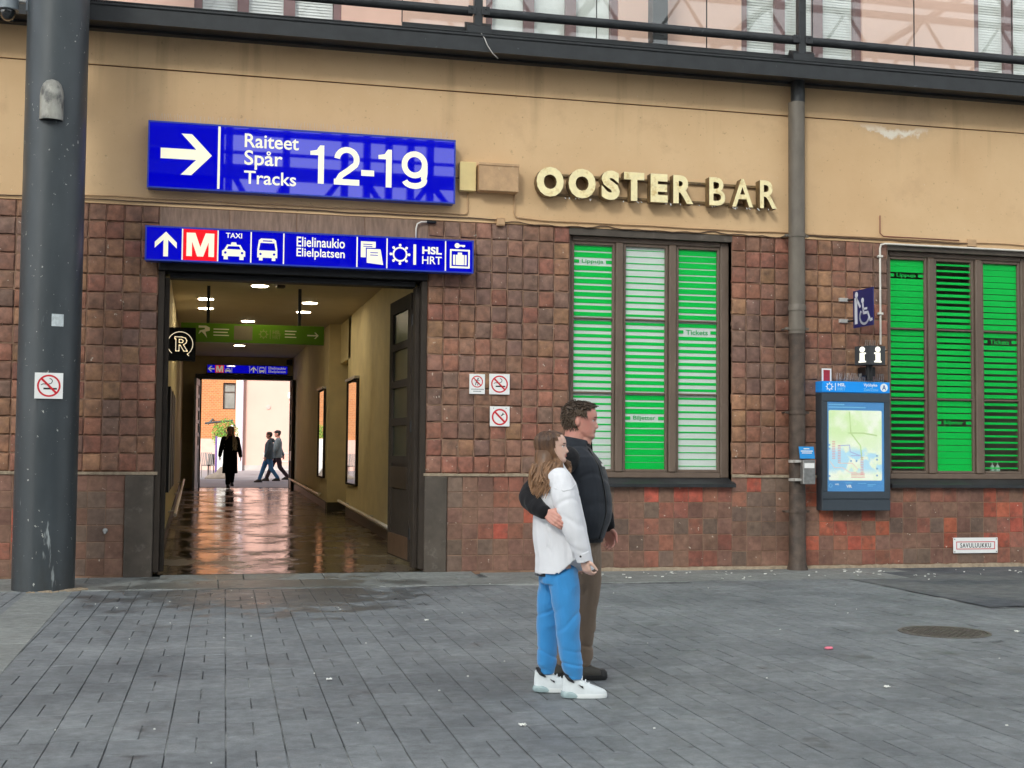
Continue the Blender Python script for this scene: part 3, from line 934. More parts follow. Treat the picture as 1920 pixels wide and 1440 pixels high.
def ticket_window(X, kind, label):
    """opening X .. X+2.22, z 1.09 .. 4.31; three casements of three panes"""
    t = thing('ticket_window', label, 'window', (X + 1.1, 16.0, 1.09))
    yf, yg = 16.085, 16.125
    # reveal, lintel, sill
    rv = MB()
    rv.box(X - 0.01, X + 0.0, 15.99, 16.3, 1.09, 4.36)
    rv.box(X + 2.22, X + 2.235, 15.99, 16.3, 1.09, 4.36)
    rv.box(X - 0.01, X + 2.235, 15.98, 16.3, 4.30, 4.388)
    rv.build('reveal', M_STONE, t)
    sl = MB()
    sl.add([(X - 0.02, 15.875, 1.075), (X + 2.24, 15.875, 1.075), (X + 2.24, 15.875, 1.118), (X - 0.02, 15.875, 1.118), (X - 0.02, 16.12, 1.205), (X + 2.24, 16.12, 1.205), (X + 2.24, 16.12, 1.075), (X - 0.02, 16.12, 1.075)],
           [(0, 1, 2, 3), (3, 2, 5, 4), (0, 7, 6, 1), (1, 6, 5, 2), (0, 3, 4, 7)])
    sl.build('sill', M_STEEL, t)
    # outer frame and posts
    fr = MB()
    fr.bbox(X, X + 0.055, yf - 0.02, 16.2, 1.19, 4.30, 0.008)
    fr.bbox(X + 2.10, X + 2.22, yf - 0.02, 16.2, 1.19, 4.30, 0.012)
    fr.bbox(X + 0.056, X + 2.099, yf - 0.02, 16.2, 4.235, 4.30, 0.008)
    fr.bbox(X + 0.056, X + 2.099, yf - 0.02, 16.2, 1.19, 1.262, 0.008)
    fr.build('frame', M_FRAME, t)
    cols = ((X + 0.057, X + 0.645), (X + 0.758, X + 1.372), (X + 1.487, X + 2.098))
    for x in (X + 0.70, X + 1.43):
        MB().bbox(x - 0.052, x + 0.052, yf - 0.035, 16.2, 1.262, 4.235, 0.014).build('post', M_FRAME, t)
    rows = ((3.255, 4.195), (2.295, 3.232), (1.30, 2.272))
    for c, (a, b) in enumerate(cols):
        cs = MB()
        s = 0.034
        cs.bbox(a, a + s, yf, 16.16, 1.264, 4.233, 0.006)
        cs.bbox(b - s, b, yf, 16.16, 1.264, 4.233, 0.006)
        cs.bbox(a + s, b - s, yf, 16.16, 4.195, 4.233, 0.006)
        cs.bbox(a + s, b - s, yf - 0.012, 16.16, 1.264, 1.30, 0.006)
        for z in (3.2435, 2.2835):
            cs.bbox(a + s, b - s, yf + 0.004, 16.15, z - 0.011, z + 0.011, 0.004)
        case = cs.build('casement', M_FRAME, t)
        for r, (z0, z1) in enumerate(rows):
            x0, x1 = a + s, b - s
            if kind == 'frosted':
                MB().box(x0, x1, yg - 0.010, yg - 0.006, z0, z1).build('pane', M_GLASS, case)
                MB().box(x0, x1, yg + 0.006, yg + 0.010, z0, z1).build('frosted_film', M_FROST, case)
                yb = yg
            else:
                MB().box(x0, x1, yg - 0.010, yg - 0.006, z0, z1).build('pane', M_GLASS, case)
                yb = yg
            n = 11
            p = (z1 - z0) / n
            lab = {(0, 0): (2, 'Lippuja'), (2, 1): (1, 'Tickets'), (1, 2): (3, 'Biljetter')}.get((c, r))
            strips = MB()
            for k in range(n):
                zc = z1 - (k + 0.5) * p
                h = film_thickness(kind, c, r, k, n) * p
                if lab and k == lab[0]:
                    h = 0.5 * p
                    w = x1 - x0
                    strips.box(x0, x0 + 0.15 * w, yb, yb + 0.003, zc - h / 2, zc + h / 2)
                    strips.box(x1 - 0.15 * w, x1, yb, yb + 0.003, zc - h / 2, zc + h / 2)
                    tx = letters(MB(), lab[1], x0 + 0.22 * w, x1 - 0.22 * w, zc - 0.40 * p, zc + 0.36 * p, yb + 0.003, 0.003, 0.012)
                    tx.build('lettering', M_GREENTXT if kind == 'frosted' else M_GREEN, case)
                else:
                    strips.box(x0, x1, yb, yb + 0.003, zc - h / 2, zc + h / 2)
            strips.build('green_strip_film', M_GREEN, case)
    return t

ticket_window(4.58, 'frosted', 'tall window with frosted panes and green stripes, right behind the couple')
ticket_window(9.085, 'clear', 'tall window with clear panes and green stripes, at the right beside the map case')

# rooms behind the windows
M_ROOM = mat('dim_room_paint', lin(156, 148, 134), 0.8, var=0.1, nscale=1.0)
for X, nm in ((4.3, 'room'), (8.8, 'room')):
    rm = MB()
    rm.quad((X, 16.31, 0.5), (X, 19.3, 0.5), (X, 19.3, 4.4), (X, 16.31, 4.4))
    rm.quad((X + 3.2, 16.31, 0.5), (X + 3.2, 16.31, 4.4), (X + 3.2, 19.3, 4.4), (X + 3.2, 19.3, 0.5))
    rm.quad((X, 19.3, 0.5), (X + 3.2, 19.3, 0.5), (X + 3.2, 19.3, 4.4), (X, 19.3, 4.4))
    rm.quad((X, 16.31, 4.4), (X + 3.2, 16.31, 4.4), (X + 3.2, 19.3, 4.4), (X, 19.3, 4.4))
    rm.quad((X, 16.31, 0.5), (X, 19.3, 0.5), (X + 3.2, 19.3, 0.5), (X + 3.2, 16.31, 0.5))
    structure(rm.build('room_walls', M_ROOM))
for X in (4.3, 8.8):  # glowing panels added out of sight to brighten the rooms
    t = thing('room_fill_light', 'added fill light panel, unseen above the %s window, brightening the room' % ('frosted left' if X < 5 else 'clear right'), 'ceiling light', (X + 1.6, 16.46, 4.3))
    MB().box(X + 0.7, X + 2.4, 16.36, 16.56, 4.34, 4.395).build('frame', M_WHITE, t)
    MB().box(X + 0.74, X + 2.36, 16.39, 16.53, 4.33, 4.3395).build('fill_panel', mat('fill_glow', lin(240, 244, 240), 0.5, var=0.0, emit=(0.95, 1.0, 0.96, 1), estr=4.0), t)
M_PAPER = mat('paper', lin(214, 222, 216), 0.7, var=0.04)
dk = thing('counter_desk', 'low desk with papers just inside the right green window', 'desk', (10.2, 16.7, 0.5))
MB().bbox(9.05, 11.6, 16.35, 17.0, 1.20, 1.25, 0.004).build('desk_top', mat('desk_wood', lin(120, 96, 78), 0.5, var=0.2), dk)
for x in (9.15, 11.5):
    MB().box(x - 0.03, x + 0.03, 16.4, 16.95, 0.5, 1.2).build('leg', M_DOOR, dk)
tag(MB().obox((9.2, 16.45, 1.33), (0.10, 0.0, -0.05), (0, 0.01, 0), (0.03, 0, 0.08)).build('leaning_paper', M_PAPER), 'white sheet of paper leaning inside the right window, bottom left', 'paper')
oc = thing('office_chair', 'dark office chair seen through the lower left pane of the right window', 'chair', (9.45, 17.6, 0.5))
MB().rings([(9.45, 17.7, 1.35, 0.20, 0.04), (9.45, 17.72, 1.6, 0.24, 0.05), (9.45, 17.74, 1.86, 0.20, 0.04), (9.45, 17.75, 1.93, 0.12, 0.03)], 20).build('backrest', M_BLACK, oc, True)
MB().rings([(9.45, 17.5, 1.16, 0.2, 0.2), (9.45, 17.5, 1.20, 0.24, 0.24), (9.45, 17.5, 1.25, 0.22, 0.22)], 20).build('seat', M_BLACK, oc, True)
MB().tube([(9.45, 17.5, 0.5), (9.45, 17.5, 1.16)], 0.04).build('stem', M_BLACK, oc)
tag(MB().box(9.9, 9.96, 17.9, 19.2, 0.55, 4.1).build('room_partition', mat('pale_partition', lin(176, 172, 158), 0.7)), 'pale upright partition inside the room behind the right window', 'partition')
for k, x in enumerate((10.86, 10.945)):
    b = thing('spray_bottle', ['pale green hand gel bottle behind the right window, left of two', 'pale green hand gel bottle behind the right window, right of two'][k], 'bottle', (x, 16.5, 1.25), 0, 'gel bottles on the window desk')
    mb = MB().tube([(x, 16.3, 1.26), (x, 16.3, 1.35), (x, 16.3, 1.375), (x, 16.3, 1.385)], [0.034, 0.034, 0.022, 0.012], 14)
    mb.build('bottle_body', mat('milky_green', lin(176, 214, 192), 0.3), b, 'auto')
    MB().tube([(x, 16.3, 1.385), (x, 16.3, 1.425)], 0.006, 8).tube([(x - 0.026, 16.3, 1.425), (x + 0.016, 16.3, 1.43)], 0.008, 8).build('pump', M_WHITE, b)

# ================================================================== STEEL EDGE BEAM, RAIL, GLASS, UPPER FACADE
bm_ = thing('edge_beam', 'black steel gutter beam running along the wall above the plaster', 'beam', (5, 15.7, 6.4))
pr = MB()
XA, XB = -14, 22
prof = [(15.50, 6.425), (15.50, 6.60), (15.485, 6.615), (15.485, 6.635), (15.70, 6.645), (15.98, 6.655), (15.98, 6.44), (15.86, 6.44), (15.86, 6.47), (15.56, 6.47), (15.56, 6.425)]
vs = [(x, y, z) for x in (XA, XB) for y, z in prof]
n = len(prof)
pr.add(vs, [(i, (i + 1) % n, (i + 1) % n + n, i + n) for i in range(n)] + [tuple(range(n - 1, -1, -1)), tuple(range(n, 2 * n))])
pr.build('channel', M_STEEL, bm_)
gr = MB()
for k in range(int((22 + 6) / 0.028)):
    x = -6 + k * 0.028
    gr.box(x, x + 0.013, 15.56, 15.60, 6.64, 6.672)
gr.box(-6, 22, 15.555, 15.605, 6.672, 6.684)
stuff(gr.build('leaf_guard', M_STEEL, bm_))
bw = MB().tube([(3.3, 15.53, 6.66), (3.33, 15.47, 6.58), (3.36, 15.46, 6.5), (3.43, 15.46, 6.40), (3.50, 15.46, 6.34)], 0.006, 6)
bw.build('loose_wire', M_GALV, bm_, True)

rl = thing('guard_rail', 'dark pipe guard rail on posts along the top of the beam', 'railing', (5, 15.65, 6.66))
posts = [-5.9, -1.52, 3.28, 7.64, 12.0, 16.3]
for px in posts:
    p = MB()
    p.bbox(px - 0.052, px + 0.052, 15.60, 15.70, 6.70, 11.2, 0.006)
    p.build('post', M_STEEL, rl)
    s = MB()
    s.add([(px - 0.15, 15.56, 6.66), (px + 0.15, 15.56, 6.66), (px + 0.15, 15.74, 6.66), (px - 0.15, 15.74, 6.66),
           (px - 0.15, 15.56, 6.76), (px + 0.15, 15.56, 6.76), (px + 0.17, 15.65, 6.83), (px - 0.17, 15.65, 6.83), (px - 0.15, 15.74, 6.76), (px + 0.15, 15.74, 6.76)],
          [(0, 1, 5, 4), (1, 2, 9, 6, 5), (2, 3, 8, 9), (3, 0, 4, 7, 8), (4, 5, 6, 7), (7, 6, 9, 8)])
    s.build('post_shoe', M_STEEL, rl)
for a, b in zip(posts, posts[1:]):
    MB().tube([(a + 0.07, 15.65, 6.965), (b - 0.07, 15.65, 6.965)], 0.058, 18).build('rail_pipe', M_STEEL, rl, 'auto')
    for e in (a + 0.085, b - 0.085):
        br = MB().bbox(e - 0.05, e + 0.05, 15.58, 15.60, 6.915, 7.02, 0.004).build('bracket', M_STEEL, rl)
        MB().ball((e, 15.578, 6.99), 0.014, 0.01, 0.014, 8, 6).build('bolt', M_STEEL, br)

gs = thing('glass_screen', 'frameless glass screen standing behind the pipe rail above the beam', 'glass screen', (6, 15.78, 6.66))
M_SCREEN = glass_mat('screen_glass', (0.99, 1.0, 0.99, 1), ior=1.75)
jx = [2.35, 3.36, 4.86, 6.365, 7.87, 9.38, 10.89, 12.4, 13.9]
for a, b in zip(jx, jx[1:]):
    MB().box(a + 0.006, b - 0.006, 15.78, 15.79, 6.80, 9.6).build('glass_panel', M_SCREEN, gs)
for x in jx:
    MB().box(x - 0.0055, x + 0.0055, 15.778, 15.792, 6.80, 9.6).build('joint_seal', M_BLACK, gs)
MB().box(jx[0], jx[-1], 15.76, 15.81, 6.66, 6.80).build('clamp_channel', M_STEEL, gs)

uf = thing('upper_facade', 'pink plastered upper storey with purple framed windows behind the glass screen', 'building', (5, 17.5, 6.6))
M_PINK = mat('pink_plaster', lin(238, 198, 180), 0.8, var=0.05, nscale=1.0, bump=0.1, bscale=30)
M_PURPLE = mat('mauve_frame', lin(140, 112, 112), 0.5, var=0.1, nscale=5)
M_BLIND = mat('white_blind', lin(242, 244, 242), 0.6, var=0.04)
wins = [(-7.66, 0), (-3.82, 0), (-0.0 - 0.16, 0), (3.78, 1), (7.60, 2), (11.42, 2), (15.2, 2)]
YU = 17.5
prev = -14
wall = MB()
for wx, kd in wins:
    w = 1.94
    wall.box(prev, wx, YU, YU + 0.4, 6.4, 11.0)
    wall.box(wx, wx + w, YU, YU + 0.4, 9.3, 11.0)
    wall.box(wx, wx + w, YU, YU + 0.4, 6.4, 6.75)
    prev = wx + w
wall.box(prev, 22, YU, YU + 0.4, 6.4, 11.0)
wall.build('wall', M_PINK, uf)
MB().box(-14, 22, 15.98, 17.5, 6.40, 6.42).build('roof_deck', M_STEEL, uf)
MB().box(-14, 22, YU + 0.01, 30, 11.0, 11.3).build('roof', M_STEEL, uf)
for wx, kd in wins:
    w = 1.94
    f = MB()
    xs = [0.0, 0.585, 1.17, 1.80]
    for q in (0.0, 0.46, 0.63, 1.15, 1.30, 1.84):
        pass
    f.box(wx, wx + 0.10, YU + 0.04, YU + 0.14, 6.75, 9.3)
    f.box(wx + 1.84, wx + 1.94, YU + 0.04, YU + 0.14, 6.75, 9.3)
    f.box(wx + 0.1, wx + 1.84, YU + 0.04, YU + 0.14, 6.75, 6.83)
    f.box(wx + 0.1, wx + 1.84, YU + 0.04, YU + 0.14, 9.2, 9.3)
    fo = f.build('window', M_PURPLE, uf)
    for m in (0.56, 1.17):
        MB().box(wx + m, wx + m + 0.15, YU + 0.05, YU + 0.13, 6.83, 9.2).build('mullion', M_PURPLE, fo)
    for a, b in ((0.1, 0.56), (0.71, 1.17), (1.32, 1.84)):
        MB().box(wx + a, wx + b, YU + 0.09, YU + 0.10, 6.83, 9.2).build('pane', M_GLASS, fo)
    bl = MB()
    if kd == 1:
        n = 24
        vs = [(wx + 0.1 + 1.74 * i / n, YU + 0.16 + 0.035 * noise.noise((i * 0.7, j * 1.1, 2)), 6.8 + 2.4 * j / 16) for j in range(17) for i in range(n + 1)]
        bl.add(vs, [(j * (n + 1) + i, j * (n + 1) + i + 1, (j + 1) * (n + 1) + i + 1, (j + 1) * (n + 1) + i) for j in range(16) for i in range(n)])
        bl.build('plastic_sheet', M_BLIND, fo, True)
    else:
        for k in range(60):
            z = 6.83 + k * 0.04
            bl.obox((wx + 0.97, YU + 0.135, z), (0.86, 0, 0), (0, 0.007, 0.021), (0, -0.0008, 0.0003))
        stuff(bl.build('venetian_blind', M_BLIND, fo))
    MB().box(wx + 0.05, wx + 1.9, YU + 0.3, YU + 0.34, 6.75, 9.3).build('inner_dark', M_ROOM, fo)
# dark inner stay seen behind the rail
MB().box(6.02, 6.24, 16.9, 17.1, 6.42, 9.6).build('stay', M_STEEL, uf)

# ================================================================== STEEL COLUMN
CX, CY, CR = -1.575, 14.87, 0.322
def column_paint():
    m, N, L, b = node_mat('column_paint')
    tc = N.new('ShaderNodeTexCoord')
    def tex(sc, st, det=5, ro=0.6):
        mp = N.new('ShaderNodeMapping'); mp.inputs['Scale'].default_value = st; L.new(tc.outputs['Object'], mp.inputs[0])
        n = N.new('ShaderNodeTexNoise'); n.inputs['Scale'].default_value = sc; n.inputs['Detail'].default_value = det; n.inputs['Roughness'].default_value = ro
        L.new(mp.outputs[0], n.inputs['Vector']); return n.outputs['Fac']
    def rng(src, f0, f1, lo=0.0, hi=1.0):
        r = N.new('ShaderNodeMapRange'); r.inputs['From Min'].default_value = f0; r.inputs['From Max'].default_value = f1
        r.inputs['To Min'].default_value = lo; r.inputs['To Max'].default_value = hi; L.new(src, r.inputs['Value']); return r.outputs[0]
    def mix(fac, a, c):
        q = N.new('ShaderNodeMixRGB'); L.new(fac, q.inputs['Fac'])
        for i, s in (('Color1', a), ('Color2', c)):
            if isinstance(s, tuple): q.inputs[i].default_value = s
            else: L.new(s, q.inputs[i])
        return q.outputs[0]
    c = mix(rng(tex(2.5, (1, 1, 0.35)), 0.35, 0.65), lin(54, 60, 64), lin(66, 72, 76))
    c = mix(rng(tex(9, (1, 1, 0.16), 4), 0.665, 0.71, 0, 0.7), c, lin(176, 182, 182))     # scrapes
    c = mix(rng(tex(26, (1, 1, 0.7), 3), 0.69, 0.715, 0, 0.8), c, lin(196, 196, 188))      # droppings
    sep = N.new('ShaderNodeSeparateXYZ'); L.new(tc.outputs['Object'], sep.inputs[0])
    lowz = rng(sep.outputs['Z'], 0.62, 0.1)
    mu = N.new('ShaderNodeMath'); mu.operation = 'MULTIPLY'; L.new(lowz, mu.inputs[0]); L.new(rng(tex(7, (1, 1, 0.25)), 0.42, 0.6, 0, 0.75), mu.inputs[1])
    c = mix(mu.outputs[0], c, lin(52, 54, 54))                                               # splash dirt
    L.new(c, b.inputs['Base Color'])
    L.new(rng(tex(6, (1, 1, 0.4)), 0.3, 0.7, 0.3, 0.5), b.inputs['Roughness'])
    return m
M_COLUMN = column_paint()
cl = thing('steel_column', 'thick round blue-grey steel column at the left', 'column', (CX, CY, 0))
MB().tube([(CX, CY, 0.0), (CX, CY, 3.0), (CX, CY, 6.0), (CX, CY, 11.5)], CR, 72).build('shaft', M_COLUMN, cl, 'auto')
fx, fy = 0.105, -0.994                 # outward towards the square
hood = MB()
hx, hy = CX - 0.045 + fx * CR * 0.97, CY + fy * CR * 0.97
rg = []
for z, s in ((5.0, 1.0), (5.12, 1.0), (5.26, 1.0), (5.33, 0.93), (5.39, 0.76), (5.425, 0.5), (5.44, 0.15)):
    rg.append((hx, hy, z, 0.122 * s, 0.105 * s))
hood.rings(rg, 28, 2.0)
hood.build('cable_hood', mat('scuffed_metal', lin(150, 148, 140), 0.5, metal=0.2, var=0.35, nscale=12, bump=0.3, bscale=30, col2=lin(88, 88, 86), c2scale=9, c2lo=0.5, c2hi=0.62, stretch=(1, 1, 0.5)), cl, 'auto')
MB().rings([(hx, hy, 4.996, 0.108, 0.093), (hx, hy, 4.9995, 0.108, 0.093)], 28, 2.0).build('hood_shade_disc', M_BLACK, cl)  # black disc stands in for the shaded hollow under the hood
stk = MB()
for (z0, z1, w, wc) in ((2.80, 2.93, 0.062, 0.075),):
    for k in range(6):
        a0, a1 = wc / CR - w / CR + 2 * w / CR * k / 6, wc / CR - w / CR + 2 * w / CR * (k + 1) / 6
        R_ = CR + 0.002
        P = lambda a, z: (CX + R_ * math.sin(a + 0.105), CY - R_ * math.cos(a + 0.105), z)
        stk.quad(P(a0, z0), P(a1, z0), P(a1, z1), P(a0, z1))
stk.build('sticker', mat('worn_sticker', lin(196, 204, 206), 0.5, var=0.2, nscale=30), cl)
chips = MB()
rc = random.Random(3)
for k in range(26):
    a = rc.uniform(-0.3, 1.5)
    R_ = CR + rc.uniform(0.0, 0.13)
    c = (CX + R_ * math.sin(a), CY - R_ * math.cos(a), 0.006)
    s = rc.uniform(0.008, 0.04)
    chips.obox(c, (s, rc.uniform(-s, s), 0.004), (-s * 0.4, s * 0.8, 0.002), (0, 0, 0.006))
stuff(chips.build('broken_grout', M_PALE_MORTAR, cl))

# security camera on the column
sc_ = thing('security_camera', 'grey dome security camera on an arm beside the column, top left corner', 'camera', (-2.1, 14.87, 6.2))
MB().tube([(-2.1, 14.87, 6.29), (-2.1, 14.87, 6.50)], [0.115, 0.105], 24).tube([(-2.1, 14.87, 6.25), (-2.1, 14.87, 6.292)], [0.118, 0.118], 24).build('housing', mat('camera_grey', lin(128, 136, 142), 0.45, var=0.1), sc_, 'auto')
MB().ball((-2.1, 14.87, 6.24), 0.085, 0.085, 0.105, 20, 12).build('dome', mat('smoked_dome', lin(34, 36, 38), 0.08, var=0, coat=1.0), sc_, True)
MB().tube([(-2.1, 14.87, 6.36), (-1.86, 14.87, 6.36)], 0.02, 10).build('arm', M_GREYMETAL, sc_)
MB().bbox(-1.905, -1.80, 14.78, 14.96, 6.235, 6.55, 0.01).build('wall_bracket', mat('bracket_grey', lin(84, 92, 100), 0.45), sc_)

# ================================================================== SIGN PLATES
def smoking_bits(t, x0, x1, z0, z1, y, par, bend=None):
    cx, cz, w = (x0 + x1) / 2, (z0 + z1) / 2, (x1 - x0)
    MB().ring2(cx, cz, 0.355 * w, 0.42 * w, y - 0.0015, y, 40).build('red_ring', M_RED, par)
    cg = MB()
    cg.prism([(cx - 0.19 * w, cz - 0.14 * w), (cx + 0.29 * w, cz - 0.14 * w), (cx + 0.29 * w, cz - 0.075 * w), (cx - 0.19 * w, cz - 0.075 * w)], y - 0.0015, y)
    pts = [(cx - 0.28 * w, cz + 0.03 * w), (cx - 0.2 * w, cz + 0.07 * w), (cx - 0.05 * w, cz + 0.05 * w), (cx + 0.09 * w, cz + 0.1 * w), (cx + 0.13 * w, cz + 0.19 * w), (cx + 0.08 * w, cz + 0.26 * w), (cx + 0.02 * w, cz + 0.27 * w)]
    for (a, b), (c, d) in zip(pts, pts[1:]):
        l = math.hypot(c - a, d - b)
        nx, nz = -(d - b) / l * 0.014 * w, (c - a) / l * 0.014 * w
        cg.prism([(a - nx, b - nz), (c - nx, d - nz), (c + nx, d + nz), (a + nx, b + nz)], y - 0.0015, y)
    cg.build('cigarette_symbol', M_SIGNBLACK, par)
    k = 0.27 * w
    h = 0.028 * w
    MB().prism([(cx - k - h, cz + k - h), (cx + k - h, cz - k - h), (cx + k + h, cz - k + h), (cx - k + h, cz + k + h)], y - 0.003, y - 0.0016).build('red_slash', M_RED, par)

def plate(name, label, x0, x1, z0, z1, y=15.955, th=0.008, m=M_WHITE, cat='sign'):
    t = thing(name, label, cat, ((x0 + x1) / 2, y, z0))
    MB().bbox(x0, x1, y, y + th, z0, z1, 0.002).build('plate', m, t)
    return t
YS = 15.952
t = plate('no_smoking_sign', 'square white no smoking sign on the tiles, upper right of three plates', 3.537, 3.80, 2.228, 2.485, YS)
smoking_bits(t, 3.54, 3.797, 2.232, 2.482, YS, t)
t = plate('no_trespassing_sign', 'small white prohibition sign with two lines of print, left of the no smoking sign', 3.283, 3.482, 2.228, 2.478, YS)
cx, cz = 3.382, 2.383
MB().ring2(cx, cz, 0.062, 0.074, YS - 0.0015, YS, 32).build('red_ring', M_RED, t)
wk = MB().disc(cx + 0.012, cz + 0.038, 0.010, YS - 0.0012, YS, 12)
for a, b, c, d, h in ((0.005, 0.028, -0.012, -0.005, 0.007), (-0.012, -0.005, -0.022, -0.045, 0.005), (-0.012, -0.005, 0.012, -0.02, 0.005), (0.012, -0.02, 0.006, -0.048, 0.005), (0.005, 0.022, 0.03, 0.012, 0.004), (0.0, 0.02, -0.03, 0.01, 0.004)):
    l = math.hypot(c - a, d - b)
    nx, nz = -(d - b) / l * h, (c - a) / l * h
    wk.prism([(cx + a - nx, cz + b - nz), (cx + c - nx, cz + d - nz), (cx + c + nx, cz + d + nz), (cx + a + nx, cz + b + nz)], YS - 0.0012, YS)
wk.build('walking_symbol', mat('sign_grey', lin(92, 92, 96), 0.5), t)
k, h = 0.047, 0.005
MB().prism([(cx - k - h, cz + k - h), (cx + k - h, cz - k - h), (cx + k + h, cz - k + h), (cx - k + h, cz + k + h)], YS - 0.003, YS - 0.0016).build('red_slash', M_RED, t)
pl = MB()
for z, a, b in ((2.288, 3.305, 3.46), (2.262, 3.335, 3.43)):
    x = a
    rr = random.Random(int(z * 1000))
    while x < b:
        w = rr.uniform(0.006, 0.012)
        pl.prism([(x, z - 0.005), (x + w, z - 0.005), (x + w, z + 0.005), (x, z + 0.005)], YS - 0.001, YS)
        x += w + 0.003
pl.build('fine_print', mat('print_grey', lin(120, 120, 124), 0.5), t)
t = plate('no_feeding_sign', 'square white sign forbidding bird feeding, lowest of three plates on the tiles', 3.550, 3.803, 1.828, 2.078, YS)
cx, cz = 3.676, 1.945
MB().ring2(cx, cz, 0.083, 0.103, YS - 0.0015, YS, 40).build('red_ring', M_RED, t)
bd = MB()
bd.prism([(cx + 0.018, cz + 0.012), (cx + 0.034, cz + 0.018), (cx + 0.044, cz + 0.03), (cx + 0.066, cz + 0.034), (cx + 0.045, cz + 0.042), (cx + 0.04, cz + 0.058), (cx + 0.032, cz + 0.04), (cx + 0.026, cz + 0.03), (cx + 0.014, cz + 0.024)], YS - 0.0012, YS)
bd.build('bird_symbol', M_SIGNBLACK, t)
k, h = 0.066, 0.008
MB().prism([(cx - k - h, cz + k - h), (cx + k - h, cz - k - h), (cx + k + h, cz - k + h), (cx - k + h, cz + k + h)], YS - 0.003, YS - 0.0016).build('red_slash', M_RED, t)
for q in (-0.08, 0.08):
    MB().disc(cx + q, 2.055, 0.006, YS - 0.002, YS, 10).build('screw', M_GREYMETAL, t)

# curved plate on the column
t = thing('no_smoking_sign', 'square white no smoking sign strapped on the steel column', 'sign', (0, 0, 0), 0)
ORG[t.name] = Vector((0, 0, 0))
t.location = (CX + 0.003 + 0.105 * (CR + 0.006), CY - 0.994 * (CR + 0.006), 2.165)
t.rotation_euler = (0, 0, rad(6.0))
MB().bbox(-0.142, 0.142, -0.004, 0.004, -0.137, 0.137, 0.002).build('plate', M_WHITE, t)
smoking_bits(t, -0.14, 0.14, -0.14, 0.14, -0.0042, t)

t = plate('smoke_hatch_sign', 'small white plate with red border lettered SAVULUUKKU, low on the right wall', 10.01, 10.69, 0.188, 0.398, 15.935)
y = 15.935
fr = MB()
for a, b, c, d in ((10.055, 10.645, 0.336, 0.346), (10.055, 10.645, 0.240, 0.250), (10.055, 10.065, 0.250, 0.336), (10.635, 10.645, 0.250, 0.336)):
    fr.prism([(a, c), (b, c), (b, d), (a, d)], y - 0.0015, y)
fr.build('red_border', M_RED, t)
letters(MB(), 'SAVULUUKKU', 10.115, 10.585, 0.262, 0.325, y, 0.0015, 0.012, 1.15).build('lettering', M_SIGNBLACK, t)
for q in (10.03, 10.67):
    for z in (0.208, 0.378):
        MB().disc(q, z, 0.009, y - 0.002, y, 10).build('screw', M_GREYMETAL, t)

# ================================================================== BLUE SIGNS
def stroke(mb, pts, h, y0, y1):
    for (a, b), (c, d) in zip(pts, pts[1:]):
        l = math.hypot(c - a, d - b) or 1e-6
        ux, uz = (c - a) / l * h, (d - b) / l * h
        nx, nz = -uz, ux
        mb.prism([(a - ux * 0.4 - nx, b - uz * 0.4 - nz), (c + ux * 0.4 - nx, d + uz * 0.4 - nz), (c + ux * 0.4 + nx, d + uz * 0.4 + nz), (a - ux * 0.4 + nx, b - uz * 0.4 + nz)], y0, y1)
    return mb

def light_box(name, label, x0, x1, z0, z1, yf, depth=0.16):
    t = thing(name, label, 'sign', ((x0 + x1) / 2, yf + depth, z0))
    MB().bbox(x0 + 0.004, x1 - 0.004, yf + 0.012, yf + depth, z0 + 0.004, z1 - 0.004, 0.004).build('case', M_BLUEFRAME, t)
    MB().box(x0 + 0.018, x1 - 0.018, yf, yf + 0.0115, z0 + 0.018, z1 - 0.018).build('lit_face', M_BLUE, t)
    f = MB()
    f.box(x0, x1, yf - 0.008, yf + 0.0118, z1 - 0.018, z1)
    f.box(x0, x1, yf - 0.008, yf + 0.0118, z0, z0 + 0.018)
    f.box(x0, x0 + 0.018, yf - 0.008, yf + 0.0118, z0 + 0.018, z1 - 0.018)
    f.box(x1 - 0.018, x1, yf - 0.008, yf + 0.0118, z0 + 0.018, z1 - 0.018)
    f.build('face_frame', M_BLUEFRAME, t)
    return t

def arrow_right(mb, x0, x1, zc, hh, th, y):
    mb.prism([(x0, zc - th), (x1 - hh * 0.36, zc - th), (x1 - hh * 0.36, zc + th), (x0, zc + th)], y - 0.0026, y)
    mb.prism([(x1, zc), (x1 - hh * 0.95, zc + hh), (x1 - hh * 0.95 - 0.13 * hh / 0.26, zc + hh), (x1 - hh * 0.95 - 0.13 * hh / 0.26 , zc + hh)][:3] + [(x1 - hh * 0.95 - 0.5 * hh, zc + hh), (x1 - 0.5 * hh, zc)], y - 0.003, y)
    mb.prism([(x1, zc), (x1 - 0.5 * hh, zc), (x1 - hh * 0.95 - 0.5 * hh, zc - hh), (x1 - hh * 0.95, zc - hh)], y - 0.003, y)
    return mb

def arrow_up(mb, xc, z0, z1, w, th, y):
    mb.prism([(xc - th, z0), (xc + th, z0), (xc + th, z1 - th * 1.2), (xc - th, z1 - th * 1.2)], y - 0.003, y)
    for s in (-1, 1):
        pts = [(xc, z1), (xc + s * w, z1 - w), (xc + s * w, z1 - w - th * 2.6), (xc, z1 - th * 2.6)]
        mb.prism(pts if s < 0 else pts[::-1], y - 0.0031, y)
    return mb

